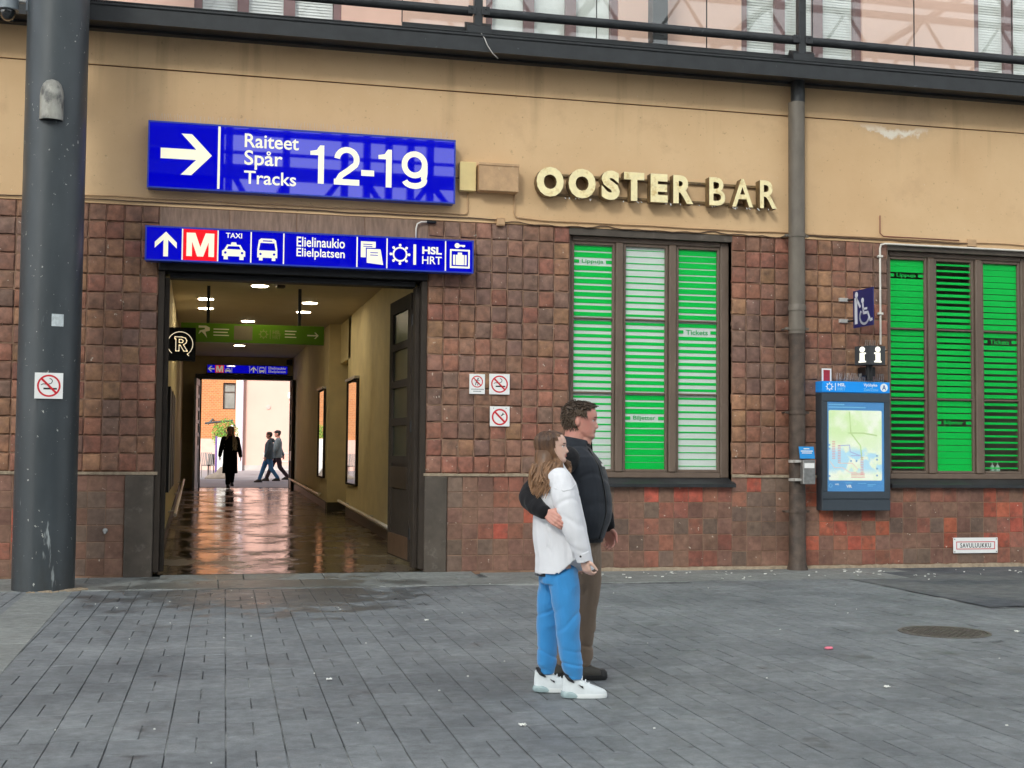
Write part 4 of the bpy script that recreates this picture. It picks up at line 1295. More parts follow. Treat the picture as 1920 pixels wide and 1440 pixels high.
def taxi(mb, holes, cx, z0, w, y):
    h = w * 0.75
    mb.prism([(cx - 0.5 * w, z0 + 0.2 * h), (cx + 0.5 * w, z0 + 0.2 * h), (cx + 0.5 * w, z0 + 0.5 * h), (cx + 0.40 * w, z0 + 0.60 * h), (cx + 0.29 * w, z0 + 0.88 * h), (cx - 0.29 * w, z0 + 0.88 * h), (cx - 0.40 * w, z0 + 0.60 * h), (cx - 0.5 * w, z0 + 0.5 * h)], y - 0.003, y)
    mb.prism([(cx - 0.13 * w, z0 + 0.885 * h), (cx + 0.13 * w, z0 + 0.885 * h), (cx + 0.1 * w, z0 + 1.02 * h), (cx - 0.1 * w, z0 + 1.02 * h)], y - 0.003, y)
    for s in (-1, 1):
        mb.prism([(cx + s * 0.34 * w - 0.09 * w, z0), (cx + s * 0.34 * w + 0.09 * w, z0), (cx + s * 0.34 * w + 0.09 * w, z0 + 0.195 * h), (cx + s * 0.34 * w - 0.09 * w, z0 + 0.195 * h)], y - 0.003, y)
        holes.disc(cx + s * 0.36 * w, z0 + 0.40 * h, 0.055 * w, y - 0.0042, y - 0.0032, 14)
    holes.prism([(cx - 0.30 * w, z0 + 0.61 * h), (cx + 0.30 * w, z0 + 0.61 * h), (cx + 0.23 * w, z0 + 0.79 * h), (cx - 0.23 * w, z0 + 0.79 * h)], y - 0.0042, y - 0.0032)

def bus(mb, holes, cx, z0, w, y):
    h = w * 1.12
    mb.prism([(cx - 0.5 * w, z0 + 0.13 * h), (cx + 0.5 * w, z0 + 0.13 * h), (cx + 0.5 * w, z0 + 0.5 * h), (cx + 0.43 * w, z0 + 0.92 * h), (cx + 0.33 * w, z0 + h), (cx - 0.33 * w, z0 + h), (cx - 0.43 * w, z0 + 0.92 * h), (cx - 0.5 * w, z0 + 0.5 * h)], y - 0.003, y)
    for s in (-1, 1):
        mb.prism([(cx + s * 0.32 * w - 0.09 * w, z0), (cx + s * 0.32 * w + 0.09 * w, z0), (cx + s * 0.32 * w + 0.09 * w, z0 + 0.125 * h), (cx + s * 0.32 * w - 0.09 * w, z0 + 0.125 * h)], y - 0.003, y)
        holes.disc(cx + s * 0.34 * w, z0 + 0.29 * h, 0.06 * w, y - 0.0042, y - 0.0032, 14)
    holes.prism([(cx - 0.42 * w, z0 + 0.46 * h), (cx + 0.42 * w, z0 + 0.46 * h), (cx + 0.35 * w, z0 + 0.80 * h), (cx - 0.35 * w, z0 + 0.80 * h)], y - 0.0042, y - 0.0032)
    holes.prism([(cx - 0.25 * w, z0 + 0.87 * h), (cx + 0.25 * w, z0 + 0.87 * h), (cx + 0.22 * w, z0 + 0.92 * h), (cx - 0.22 * w, z0 + 0.92 * h)], y - 0.0042, y - 0.0032)

def gear(mb, cx, cz, r, y):
    mb.ring2(cx, cz, r * 0.62, r * 0.80, y - 0.003, y, 32)
    for k in range(8):
        a = rad(22.5 * 0 + 45 * k)
        mb.disc(cx + r * 0.98 * math.cos(a), cz + r * 0.98 * math.sin(a), r * 0.15, y - 0.003, y, 12)
        stroke(mb, [(cx + r * 0.78 * math.cos(a), cz + r * 0.78 * math.sin(a)), (cx + r * 0.95 * math.cos(a), cz + r * 0.95 * math.sin(a))], r * 0.06, y - 0.0029, y)
    return mb

def metro_m(mb, x0, x1, z0, z1, y):
    w, h = x1 - x0, z1 - z0
    P = lambda pts: mb.prism([(x0 + u * w, z0 + v * h) for u, v in pts], y - 0.003, y)
    P([(0, 0), (0.20, 0), (0.20, 1), (0, 1)])
    P([(0.80, 0), (1, 0), (1, 1), (0.80, 1)])
    P([(0.2002, 1), (0.2002, 0.62), (0.39, 0.0), (0.4999, 0.0), (0.4999, 0.40), (0.315, 1)][::-1][::-1])
    P([(0.5001, 0.0), (0.61, 0.0), (0.7998, 0.62), (0.7998, 1), (0.685, 1), (0.5001, 0.40)])
    return mb

def curve_stroke(mb, pts, h, y0, y1):
    # one mitred band along the points
    n = len(pts)
    L_, R_ = [], []
    for i in range(n):
        a, b = pts[max(i - 1, 0)], pts[min(i + 1, n - 1)]
        l = math.hypot(b[0] - a[0], b[1] - a[1]) or 1e-6
        nx, nz = -(b[1] - a[1]) / l * h, (b[0] - a[0]) / l * h
        L_.append((pts[i][0] + nx, pts[i][1] + nz))
        R_.append((pts[i][0] - nx, pts[i][1] - nz))
    for i in range(n - 1):
        mb.prism([R_[i], R_[i + 1], L_[i + 1], L_[i]], y0, y1)
    return mb

def numerals(mb, x0, x1, z0, z1, y):
    # grotesque figures 1 2 - 1 9
    W_, H = x1 - x0, z1 - z0
    s = 0.072 * H * 1.05
    def one(x, w):
        mb.prism([(x + w - 2 * s, z0), (x + w, z0), (x + w, z1), (x + w - 1.35 * s, z1), (x + w - 2 * s, z1 - 0.06 * H)], y - 0.003, y)
        mb.prism([(x, z1 - 0.26 * H), (x + w - 2 * s, z1 - 0.26 * H), (x + w - 2 * s, z1 - 0.06 * H), (x + w - 2.5 * s, z1 - 0.125 * H), (x, z1 - 0.16 * H)], y - 0.003, y)
    one(x0, 0.115 * W_)
    # 2
    x, w = x0 + 0.20 * W_, 0.215 * W_
    r = w / 2 - s
    cx, cz = x + w / 2, z1 - s - r * 1.02
    pts = [(cx + r * math.cos(rad(a)), cz + r * 1.02 * math.sin(rad(a))) for a in range(175, -41, -12)]
    pts += [(x + w * 0.55, z0 + 0.38 * H), (x + w * 0.28, z0 + 0.25 * H), (x + s * 1.3, z0 + 0.10 * H)]
    curve_stroke(mb, pts, s, y - 0.003, y)
    mb.prism([(x, z0), (x + w, z0), (x + w, z0 + 2 * s), (x, z0 + 2 * s)], y - 0.0032, y)
    # dash
    mb.prism([(x0 + 0.43 * W_, z0 + 0.27 * H), (x0 + 0.54 * W_, z0 + 0.27 * H), (x0 + 0.54 * W_, z0 + 0.27 * H + 2 * s), (x0 + 0.43 * W_, z0 + 0.27 * H + 2 * s)], y - 0.003, y)
    one(x0 + 0.575 * W_, 0.115 * W_)
    # 9
    x, w = x0 + 0.775 * W_, 0.225 * W_
    r = w / 2 - s
    cx, cz = x + w / 2, z1 - s - r * 1.05
    mbp = [(cx + r * math.cos(rad(a)), cz + r * 1.05 * math.sin(rad(a))) for a in range(0, 361, 12)]
    curve_stroke(mb, mbp, s, y - 0.003, y)
    pts = [(x + w - s, cz), (x + w - s, z0 + 0.42 * H), (x + w - 1.3 * s, z0 + 0.28 * H)]
    c2 = z0 + s + 0.16 * H
    pts += [(cx + (r - 0.1 * s) * math.cos(rad(a)), c2 + (0.16 * H) * math.sin(rad(a))) for a in range(0, -172, -14)]
    curve_stroke(mb, pts, s, y - 0.0032, y)
    return mb

# --- large platform sign
YB1 = 15.80
k1 = 0.9875                            # the face stands 0.2 m in front of the wall plane
x0, x1, z0, z1 = -0.640, 3.045, 4.575, 5.375
big = light_box('platform_sign', 'large lit blue sign reading Raiteet Spår Tracks 12-19 with an arrow', x0, x1, z0, z1, YB1, 0.17)
yf = YB1
LX = lambda f: x0 + (x1 - x0) * f      # fractions of the sign's width and height
LZ = lambda f: z1 - (z1 - z0) * f
ar = MB()
arrow_right(ar, LX(0.040), LX(0.200), LZ(0.475), 0.245, 0.062, yf)
ar.build('arrow_symbol', M_LIT, big)
MB().box(LX(0.2185), LX(0.226), yf - 0.003, yf, LZ(0.965), LZ(0.025)).build('divider', M_LIT, big)
for s, a, b, c, d in (('Raiteet', 0.303, 0.477, 0.315, 0.105), ('Spår', 0.303, 0.425, 0.645, 0.355), ('Tracks', 0.303, 0.470, 0.865, 0.665)):
    letters(MB(), s, LX(a), LX(b), LZ(c), LZ(d), yf, 0.003, 0.012).build('lettering', M_LIT, big)
numerals(MB(), LX(0.515), LX(0.905), LZ(0.80), LZ(0.215), yf).build('lettering', M_LIT, big)
sp = MB()
rs = random.Random(8)
for k in range(120):
    x = x0 + 0.03 + (x1 - x0 - 0.06) * k / 119
    sp.tube([(x, 15.90, z1 - 0.002), (x + rs.uniform(-0.03, 0.03), 15.88 + rs.uniform(-0.04, 0.04), z1 + 0.11)], 0.0012, 4)
stuff(sp.build('bird_spikes', M_GALV, big))

# --- long sign over the passage
YB2 = 15.78
x0, x1, z0, z1 = -0.645, 3.283, 3.712, 4.125
lng = light_box('passage_sign', 'long lit blue sign over the passage with metro M, taxi, bus and Elielinaukio', x0, x1, z0, z1, YB2, 0.19)
yf = YB2
W_ = x1 - x0
F = lambda f: x0 + W_ * f
dv = [0.108, 0.212, 0.310, 0.408, 0.632, 0.725, 0.910]
for f in dv:
    MB().box(F(f) - 0.007, F(f) + 0.007, yf - 0.003, yf, z0 + 0.022, z1 - 0.022).build('divider', M_LIT, lng)
zc = (z0 + z1) / 2
arrow_up(MB(), F(0.060), z0 + 0.055, z1 - 0.065, 0.125, 0.027, yf).build('arrow_symbol', M_LIT, lng)
MB().box(F(0.1105), F(0.2095), yf - 0.003, yf - 0.0002, z0 + 0.022, z1 - 0.022).build('red_field', M_LITRED, lng)
metro_m(MB(), F(0.120), F(0.201), z0 + 0.07, z1 - 0.065, yf - 0.003).build('metro_letter', M_LIT, lng)
letters(MB(), 'TAXI', F(0.235), F(0.283), z1 - 0.105, z1 - 0.045, yf, 0.003, 0.015).build('lettering', M_LIT, lng)
a, b = MB(), MB()
taxi(a, b, F(0.259), z0 + 0.05, 0.27, yf)
ts = a.build('taxi_symbol', M_LIT, lng)
b.build('cut_out', M_BLUE, ts)
a, b = MB(), MB()
bus(a, b, F(0.359), z0 + 0.055, 0.235, yf)
ts = a.build('bus_symbol', M_LIT, lng)
b.build('cut_out', M_BLUE, ts)
letters(MB(), 'Elielinaukio', F(0.447), F(0.594), zc + 0.035, zc + 0.155, yf, 0.003, 0.012).build('lettering', M_LIT, lng)
letters(MB(), 'Elielplatsen', F(0.447), F(0.594), zc - 0.115, zc + 0.02, yf, 0.003, 0.012).build('lettering', M_LIT, lng)
a, b = MB(), MB()
cx = F(0.678)
a.prism([(cx - 0.135, zc - 0.06), (cx + 0.045, zc - 0.06), (cx + 0.045, zc + 0.135), (cx - 0.135, zc + 0.135)], yf - 0.0022, yf)
b.prism([(cx - 0.075, zc - 0.135), (cx + 0.12, zc - 0.15), (cx + 0.10, zc + 0.06), (cx - 0.075, zc + 0.06)], yf - 0.0026, yf - 0.0023)
a.prism([(cx - 0.062, zc - 0.125), (cx + 0.14, zc - 0.145), (cx + 0.105, zc + 0.045), (cx - 0.062, zc + 0.045)], yf - 0.0034, yf - 0.0027)
for q, zz in ((-0.105, 0.10), (-0.105, 0.075)):
    b.prism([(cx + q, zc + zz - 0.005), (cx + q + 0.11, zc + zz - 0.005), (cx + q + 0.11, zc + zz + 0.005), (cx + q, zc + zz + 0.005)], yf - 0.0026, yf - 0.0023)
for zz in (0.0, -0.03):
    b.prism([(cx - 0.02, zc + zz - 0.005), (cx + 0.075, zc + zz - 0.005), (cx + 0.075, zc + zz + 0.005), (cx - 0.02, zc + zz + 0.005)], yf - 0.0042, yf - 0.0036)
ts = a.build('paper_symbol', M_LIT, lng)
b.build('cut_out', M_BLUE, ts)
gear(MB(), F(0.766), zc - 0.005, 0.115, yf).build('gear_emblem', M_LIT, lng)
MB().box(F(0.808), F(0.8165), yf - 0.003, yf, zc - 0.125, zc + 0.125).build('emblem_bar', M_LIT, lng)
letters(MB(), 'HSL', F(0.836), F(0.898), zc + 0.012, zc + 0.105, yf, 0.003, 0.035).build('lettering', M_LIT, lng)
letters(MB(), 'HRT', F(0.836), F(0.898), zc - 0.11, zc - 0.015, yf, 0.003, 0.008).build('lettering', M_LIT, lng)
a, b = MB(), MB()
cx = F(0.956)
h = 0.125
for q in ((cx - h, cx + h, zc - 0.145, zc - 0.122), (cx - h, cx + h, zc + 0.068, zc + 0.088), (cx - h, cx - h + 0.02, zc - 0.1215, zc + 0.0675), (cx + h - 0.02, cx + h, zc - 0.1215, zc + 0.0675)):
    a.prism([(q[0], q[2]), (q[1], q[2]), (q[1], q[3]), (q[0], q[3])], yf - 0.003, yf)
a.prism([(cx - 0.085, zc - 0.105), (cx + 0.085, zc - 0.105), (cx + 0.085, zc + 0.02), (cx - 0.085, zc + 0.02)], yf - 0.003, yf)
a.prism([(cx - 0.03, zc + 0.021), (cx + 0.03, zc + 0.021), (cx + 0.025, zc + 0.05), (cx - 0.025, zc + 0.05)], yf - 0.003, yf)
for q in (-0.055, 0.055):
    b.prism([(cx + q - 0.004, zc - 0.105), (cx + q + 0.004, zc - 0.105), (cx + q + 0.004, zc + 0.02), (cx + q - 0.004, zc + 0.02)], yf - 0.0042, yf - 0.0032)
a.disc(cx - 0.035, zc + 0.135, 0.032, yf - 0.003, yf, 18)
stroke(a, [(cx - 0.02, zc + 0.135), (cx + 0.06, zc + 0.135)], 0.010, yf - 0.0029, yf)
a.prism([(cx + 0.03, zc + 0.118), (cx + 0.055, zc + 0.118), (cx + 0.055, zc + 0.13), (cx + 0.03, zc + 0.13)], yf - 0.0031, yf)
ts = a.build('locker_symbol', M_LIT, lng)
b.build('cut_out', M_BLUE, ts)

# --- raised letters OOSTER BAR
M_LETFACE = mat('cream_letter_face', lin(250, 234, 182), 0.45, var=0.10, nscale=12, col2=lin(206, 172, 100), c2scale=9, c2lo=0.55, c2hi=0.75)
M_LETSIDE = mat('letter_side', lin(124, 100, 66), 0.5, var=0.4, nscale=10, col2=lin(72, 58, 44), c2scale=8, c2lo=0.5, c2hi=0.7)
ob = thing('bar_sign', 'raised cream metal letters reading OOSTER BAR on the plaster', 'sign', (5.8, 15.98, 4.75))
def letter(ch, x0, x1, z0, z1, bold=0.06):
    yb, dep = 15.93, 0.14
    s = letters(MB(), ch, x0, x1, z0, z1, yb, dep, bold)
    o = s.build('letter', M_LETSIDE, ob)
    me = o.data
    me.materials.append(M_LETFACE)
    for p in me.polygons:
        if p.normal.y < -0.9:
            p.material_index = 1
    return o
zb, zt = 4.738, 5.107
for ch, a, b in (('O', 4.086, 4.441), ('O', 4.504, 4.864), ('S', 4.942, 5.185), ('T', 5.242, 5.516), ('E', 5.602, 5.835), ('R', 5.912, 6.187)):
    letter(ch, a, b, zb - 0.005 * (ch in 'OS'), zt + 0.005 * (ch in 'OS'), 0.036 if ch == 'R' else 0.06)
for ch, a, b in (('B', 6.408, 6.631), ('A', 6.728, 7.021), ('R', 7.119, 7.357)):
    letter(ch, a, b, zb, zt, 0.016)
MB().box(4.2, 7.28, 15.94, 15.968, 4.78, 4.81).build('rail', M_LETSIDE, ob)
MB().box(4.2, 7.28, 15.94, 15.968, 5.03, 5.06).build('rail', M_LETSIDE, ob)
pg = MB()
for k in range(24):
    x = 4.1 + rs.uniform(0, 3.2)
    pg.tube([(x, 15.82, 4.737), (x + rs.uniform(-0.02, 0.02), 15.80, 4.737 - rs.uniform(0.01, 0.035))], 0.004, 5)
stuff(pg.build('guano_drips', M_WHITE, ob))

# --- junction boxes, cables
yb = thing('junction_box', 'pale yellow junction box at the right end of the platform sign', 'box', (3.23, 15.97, 4.76))
MB().bbox(3.118, 3.325, 15.87, 15.972, 4.765, 5.13, 0.006).build('box', M_YELLOWBOX, yb)
MB().tube([(3.05, 15.93, 4.93), (3.12, 15.93, 4.93)], 0.008, 8).build('cable_gland', M_CABLE, yb)
bb = thing('junction_box', 'beige metal junction box beside the first letter of the bar sign', 'box', (3.63, 15.97, 4.76))
MB().bbox(3.35, 3.86, 15.80, 15.972, 4.765, 5.115, 0.008).build('box', M_BEIGEBOX, bb)
MB().bbox(3.345, 3.865, 15.79, 15.80, 5.085, 5.12, 0.003).build('lid_edge', M_BEIGEBOX, bb)
sb2 = thing('junction_box', 'small beige cable box on the plaster foot above the tiles', 'box', (3.66, 15.97, 4.37))
MB().bbox(3.61, 3.715, 15.92, 15.972, 4.355, 4.455, 0.006).build('box', M_BEIGEBOX, sb2)
MB().bbox(3.62, 3.705, 15.914, 15.92, 4.365, 4.445, 0.003).build('cover', M_BEIGEBOX, sb2)
def cable(label, pts, r=0.008, m=M_BEIGEBOX, name='cable'):
    return tag(MB().tube(pts, r, 8).build(name, m, None, True), label, 'cable')
YC = 15.958
cable('beige cable from the yellow junction box down and left along the plaster', [(3.24, YC, 4.77), (3.24, YC, 4.52), (3.225, YC, 4.49), (3.19, YC, 4.48)] + [(3.19 - 0.2 * k, YC, 4.48 + 0.004 * math.sin(k * 1.3)) for k in range(1, 27)])
def sag(x0, x1, z, amp, seed, y=YC, n=40):
    return [(x0 + (x1 - x0) * k / n, y, z + amp * noise.noise((k * 0.33, seed, 0))) for k in range(n + 1)]
cable('thin dark cable running along the foot of the plaster left of the small cable box', sag(-3.0, 3.61, 4.435, 0.02, 1.0), 0.007, M_CABLE)
cable('thin dark cable hanging loosely above the left green window', sag(3.71, 7.62, 4.40, 0.045, 5.0), 0.007, M_CABLE)
cable('beige cable from the beige junction box running right above the windows', [(3.84, YC, 4.765), (3.84, YC, 4.53), (3.855, YC, 4.49), (3.9, YC, 4.475)] + sag(4.0, 12.5, 4.455, 0.012, 9.0)[1:], 0.009)
cable('dark cable running right of the drainpipe above the white conduit', sag(7.86, 10.4, 4.43, 0.02, 12.0), 0.007, M_CABLE)
wk2 = thing('sign_cable', 'white cable bent over the top of the long blue passage sign', 'cable', (2.6, 15.95, 4.12))
MB().tube([(2.585, 15.945, 4.11), (2.585, 15.94, 4.27), (2.60, 15.94, 4.33), (2.65, 15.94, 4.355), (2.72, 15.94, 4.36)], 0.010, 8).build('cable_end', M_WHITEPIPE, wk2, True)
MB().bbox(2.715, 2.84, 15.93, 15.97, 4.345, 4.38, 0.008).build('connector', M_BLACK, wk2)
cable('thin rusty conduit bent in an L on the plaster above the right window', [(8.95, YC, 4.76), (8.95, YC, 4.52), (9.0, YC, 4.48), (10.15, YC, 4.475)], 0.008, mat('rusty_pink', lin(142, 92, 74), 0.6), 'conduit')
tag(MB().bbox(10.28, 10.42, 15.95, 15.972, 4.40, 4.50, 0.004).build('cover_plate', M_BEIGEBOX), 'small beige cover plate on the plaster above the right window', 'plate')
cd = thing('conduit', 'white conduit running down the wall to the black information box', 'conduit', (8.94, 15.96, 3.0))
MB().tube([(13.0, 15.945, 4.375), (9.02, 15.945, 4.375), (8.955, 15.945, 4.36), (8.94, 15.945, 4.31), (8.94, 15.945, 3.0)], 0.014, 12).build('pipe', M_WHITEPIPE, cd, 'auto')
for z in (4.2, 3.42):
    MB().bbox(8.905, 8.975, 15.922, 15.97, z - 0.015, z + 0.015, 0.003).build('clip', M_WHITEPIPE, cd)

# --- drainpipe
dp = thing('drainpipe', 'thick brown-grey drainpipe running down the tiled pier', 'drainpipe', (7.70, 15.83, 0))
PX, PY, PR = 7.655, 15.82, 0.108
MB().tube([(PX, PY, 3.10), (PX, PY, 5.0), (PX, PY, 6.18)], PR, 28).build('upper_pipe', M_PIPE, dp, 'auto')
MB().tube([(PX + 0.02, PY, 6.185), (PX + 0.02, PY, 6.48)], PR * 0.86, 24).build('outlet_spigot', M_STEEL, dp, 'auto')
MB().tube([(PX, PY, 1.0), (PX, PY, 3.099)], PR * 0.97, 28).build('middle_pipe', M_PIPE_LOW, dp, 'auto')
MB().tube([(PX, PY, 0.0), (PX, PY, 0.06), (PX, PY, 0.12), (PX, PY, 0.34), (PX, PY, 0.35), (PX, PY, 0.999)], [PR * 1.3, PR * 1.15, PR * 1.03, PR * 1.03, PR, PR], 28).build('lower_pipe', M_PIPE_LOW, dp, 'auto')
for z in (4.40, 3.165, 2.06, 0.765):
    c = MB().tube([(PX, PY, z - 0.022), (PX, PY, z + 0.022)], PR * 1.1, 28)
    c.bbox(PX - 0.17, PX + 0.17, PY - 0.012, PY + 0.012, z - 0.016, z + 0.016, 0.003)
    c.tube([(PX - 0.14, PY, z), (PX - 0.14, 15.99, z)], 0.012, 8)
    c.tube([(PX + 0.14, PY, z), (PX + 0.14, 15.99, z)], 0.012, 8)
    c.build('clamp', M_PIPE if z > 3 else M_PIPE_LOW, dp, 'auto')
MB().tube([(PX, PY, 3.40), (PX, PY, 3.47), (PX, PY, 3.485)], [PR * 1.09, PR * 1.09, PR * 1.01], 28).build('socket', M_PIPE, dp, 'auto')

# --- card reader on the pipe
tr = thing('card_reader', 'small grey reader box with a blue card holder strapped to the drainpipe', 'card reader', (7.72, 15.66, 1.1))
MB().bbox(7.635, 7.805, 15.60, 15.70, 1.125, 1.44, 0.008).build('box', M_GREYMETAL, tr)
MB().box(7.65, 7.79, 15.597, 15.5995, 1.335, 1.40).build('paper_label', M_WHITE, tr)
hd = MB()
hd.obox((7.71, 15.655, 1.535), (0.105, 0, 0), (0, 0.004, 0), (0, 0.02, 0.078))
hd.build('blue_card', mat('card_blue', lin(20, 138, 208), 0.4, var=0.03), tr)
tl = MB()
for z, w in ((1.585, 0.04), (1.555, 0.085), (1.53, 0.07)):
    yy = 15.655 - 0.004 + (z - 1.535) / 0.078 * 0.02 - 0.001
    tl.box(7.71 - w, 7.71 + w, yy - 0.0015, yy, z - 0.006, z + 0.006)
tl.build('print_line', M_WHITE, tr)
for z in (1.42, 1.18):
    sp2 = MB()
    sp2.tube([(PX, PY, z - 0.018), (PX, PY, z + 0.018)], PR * 1.06, 28)
    sp2.bbox(7.545, 7.64, 15.66, 15.72, z - 0.015, z + 0.015, 0.002)
    sp2.build('strap', M_GALV, tr, 'auto')

# --- map case
mc = thing('map_case', 'dark grey display case with a blue and green transit map on the tiled pier', 'display case', (8.5, 15.9, 0.75))
M_CASE = mat('case_grey', lin(62, 70, 78), 0.42, var=0.06, nscale=8, spec=0.45)
a0, a1, y0 = 8.0, 8.985, 15.80
MB().bbox(a0, a1, y0 + 0.012, 15.99, 0.775, 2.33, 0.006).build('body', M_CASE, mc)
fr = MB()
fr.bbox(a0, a1, y0 - 0.012, y0 + 0.0115, 2.215, 2.33, 0.004)
fr.bbox(a0, a1, y0 - 0.012, y0 + 0.0115, 0.93, 1.025, 0.004)
fr.bbox(a0, a0 + 0.075, y0 - 0.012, y0 + 0.0115, 1.0255, 2.2145, 0.004)
fr.bbox(a1 - 0.075, a1, y0 - 0.012, y0 + 0.0115, 1.0255, 2.2145, 0.004)
fr.build('door_frame', M_CASE, mc)
MB().bbox(a0, a1, y0 - 0.012, y0 + 0.0115, 0.775, 0.922, 0.004).build('lower_panel', M_CASE, mc)
MB().bbox(a0, a1, y0 - 0.012, 15.99, 2.338, 2.482, 0.004).build('header', mat('header_blue', lin(16, 136, 222), 0.35, var=0.0, emit=lin(16, 136, 222), estr=0.12), mc)
yh = y0 - 0.012
M_HW = mat('header_white', lin(236, 242, 246), 0.4, var=0.0)
M_HP = mat('header_pale', lin(130, 200, 240), 0.4, var=0.0)
gear(MB(), a0 + 0.105, 2.41, 0.05, yh).build('gear_emblem', M_HW, mc)
MB().box(a0 + 0.185, a0 + 0.195, yh - 0.002, yh, 2.36, 2.46).build('emblem_bar', M_HW, mc)
letters(MB(), 'HSL', a0 + 0.225, a0 + 0.335, 2.415, 2.46, yh, 0.002, 0.03).build('lettering', M_HW, mc)
letters(MB(), 'HRT', a0 + 0.225, a0 + 0.335, 2.36, 2.402, yh, 0.002, 0.005).build('lettering', M_HP, mc)
letters(MB(), 'Vyöhyke', a0 + 0.60, a0 + 0.80, 2.408, 2.462, yh, 0.002, 0.015).build('lettering', M_HW, mc)
letters(MB(), 'Zon/Zone', a0 + 0.60, a0 + 0.815, 2.36, 2.398, yh, 0.002, 0.005).build('lettering', M_HP, mc)
MB().disc(a0 + 0.90, 2.41, 0.055, yh - 0.002, yh, 28).build('zone_disc', M_HW, mc)
letters(MB(), 'A', a0 + 0.872, a0 + 0.928, 2.378, 2.444, yh - 0.0021, 0.0015, 0.015).build('zone_letter', mat('zone_blue', lin(0, 84, 160), 0.4), mc)
px0, px1, pz0, pz1 = a0 + 0.078, a1 - 0.078, 1.028, 2.212
yp = y0 + 0.006
MB().box(px0, px1, yp, yp + 0.004, pz0, pz1).build('poster', mat('poster_blue', lin(84, 146, 204), 0.4, var=0.12, nscale=1.2, emit=lin(84, 146, 204), estr=0.10), mc)  # weak emission in the print's own colours, making it paler
def map_mat():
    m, N, L, b = node_mat('map_print')
    tc = N.new('ShaderNodeTexCoord')
    def tex(sc, det=3):
        n = N.new('ShaderNodeTexNoise'); n.inputs['Scale'].default_value = sc; n.inputs['Detail'].default_value = det; L.new(tc.outputs['Object'], n.inputs['Vector']); return n.outputs['Fac']
    def rng(src, f0, f1, lo=0.0, hi=1.0):
        r = N.new('ShaderNodeMapRange'); r.inputs['From Min'].default_value = f0; r.inputs['From Max'].default_value = f1
        r.inputs['To Min'].default_value = lo; r.inputs['To Max'].default_value = hi; L.new(src, r.inputs['Value']); return r.outputs[0]
    def mix(fac, a, c):
        q = N.new('ShaderNodeMixRGB'); L.new(fac, q.inputs['Fac'])
        for i, s in (('Color1', a), ('Color2', c)):
            if isinstance(s, tuple): q.inputs[i].default_value = s
            else: L.new(s, q.inputs[i])
        return q.outputs[0]
    c = mix(rng(tex(5, 4), 0.42, 0.58), lin(222, 232, 206), lin(232, 236, 220))
    sep = N.new('ShaderNodeSeparateXYZ'); L.new(tc.outputs['Object'], sep.inputs[0])
    up = rng(sep.outputs['Z'], 0.80, 1.05)       # green land in the upper half
    ml = N.new('ShaderNodeMath'); ml.operation = 'MULTIPLY'; L.new(up, ml.inputs[0]); L.new(rng(tex(3.2, 3), 0.40, 0.56, 0, 0.9), ml.inputs[1])
    c = mix(ml.outputs[0], c, lin(204, 226, 172))
    sea1 = rng(sep.outputs['Z'], 0.88, 0.80); sea2 = rng(sep.outputs['Z'], 0.50, 0.58)
    m2 = N.new('ShaderNodeMath'); m2.operation = 'MULTIPLY'; L.new(sea1, m2.inputs[0]); L.new(sea2, m2.inputs[1])
    m3 = N.new('ShaderNodeMath'); m3.operation = 'MULTIPLY'; L.new(m2.outputs[0], m3.inputs[0]); L.new(rng(tex(4.5, 4), 0.47, 0.52, 0, 1), m3.inputs[1])
    c = mix(m3.outputs[0], c, lin(176, 214, 232))
    L.new(c, b.inputs['Base Color']); L.new(c, b.inputs['Emission Color']); b.inputs['Emission Strength'].default_value = 0.16
    b.inputs['Roughness'].default_value = 0.4
    return m
def round_rect(x0, x1, z0, z1, r):
    pts = []
    for cx, cz, a0_ in ((x1 - r, z0 + r, -90), (x1 - r, z1 - r, 0), (x0 + r, z1 - r, 90), (x0 + r, z0 + r, 180)):
        for k in range(5):
            w = rad(a0_ + 22.5 * k)
            pts.append((cx + r * math.cos(w), cz + r * math.sin(w)))
    return pts
MB().prism(round_rect(px0 + 0.022, px1 - 0.035, 1.172, 2.10, 0.02), yp - 0.002, yp - 0.0002).build('map_sheet', map_mat(), mc)
lnz = MB()
for pts in ([(8.40, 2.08), (8.42, 1.80), (8.56, 1.63), (8.58, 1.45)], [(8.38, 1.80), (8.60, 1.80), (8.80, 1.77)]):
    stroke(lnz, pts, 0.009, yp - 0.003, yp - 0.0022)
lnz.build('green_route', mat('route_green', lin(186, 210, 150), 0.4, emit=lin(186, 210, 150), estr=0.16), mc)
lnz = MB()
for pts in ([(8.24, 1.63), (8.40, 1.64), (8.41, 1.55), (8.56, 1.50)], [(8.42, 1.50), (8.58, 1.50)]):
    stroke(lnz, pts, 0.006, yp - 0.003, yp - 0.0022)
lnz.build('violet_route', mat('route_violet', lin(166, 176, 212), 0.4, emit=lin(166, 176, 212), estr=0.16), mc)
lnz = MB()
for pts in ([(8.12, 1.42), (8.18, 1.34), (8.30, 1.34), (8.40, 1.28), (8.50, 1.28)], [(8.24, 1.40), (8.44, 1.40), (8.52, 1.32)]):
    stroke(lnz, pts, 0.005, yp - 0.003, yp - 0.0022)
lnz.build('pink_route', mat('route_pink', lin(226, 200, 192), 0.4, emit=lin(226, 200, 192), estr=0.16), mc)
lnz = MB()
for cx_, zs in ((8.17, 1.68), (8.25, 1.63), (8.58, 1.47)):
    for k in range(11):
        lnz.prism([(cx_ - 0.022, zs - k * 0.022), (cx_ + 0.022, zs - k * 0.022), (cx_ + 0.022, zs - k * 0.022 + 0.008), (cx_ - 0.022, zs - k * 0.022 + 0.008)], yp - 0.003, yp - 0.0022)
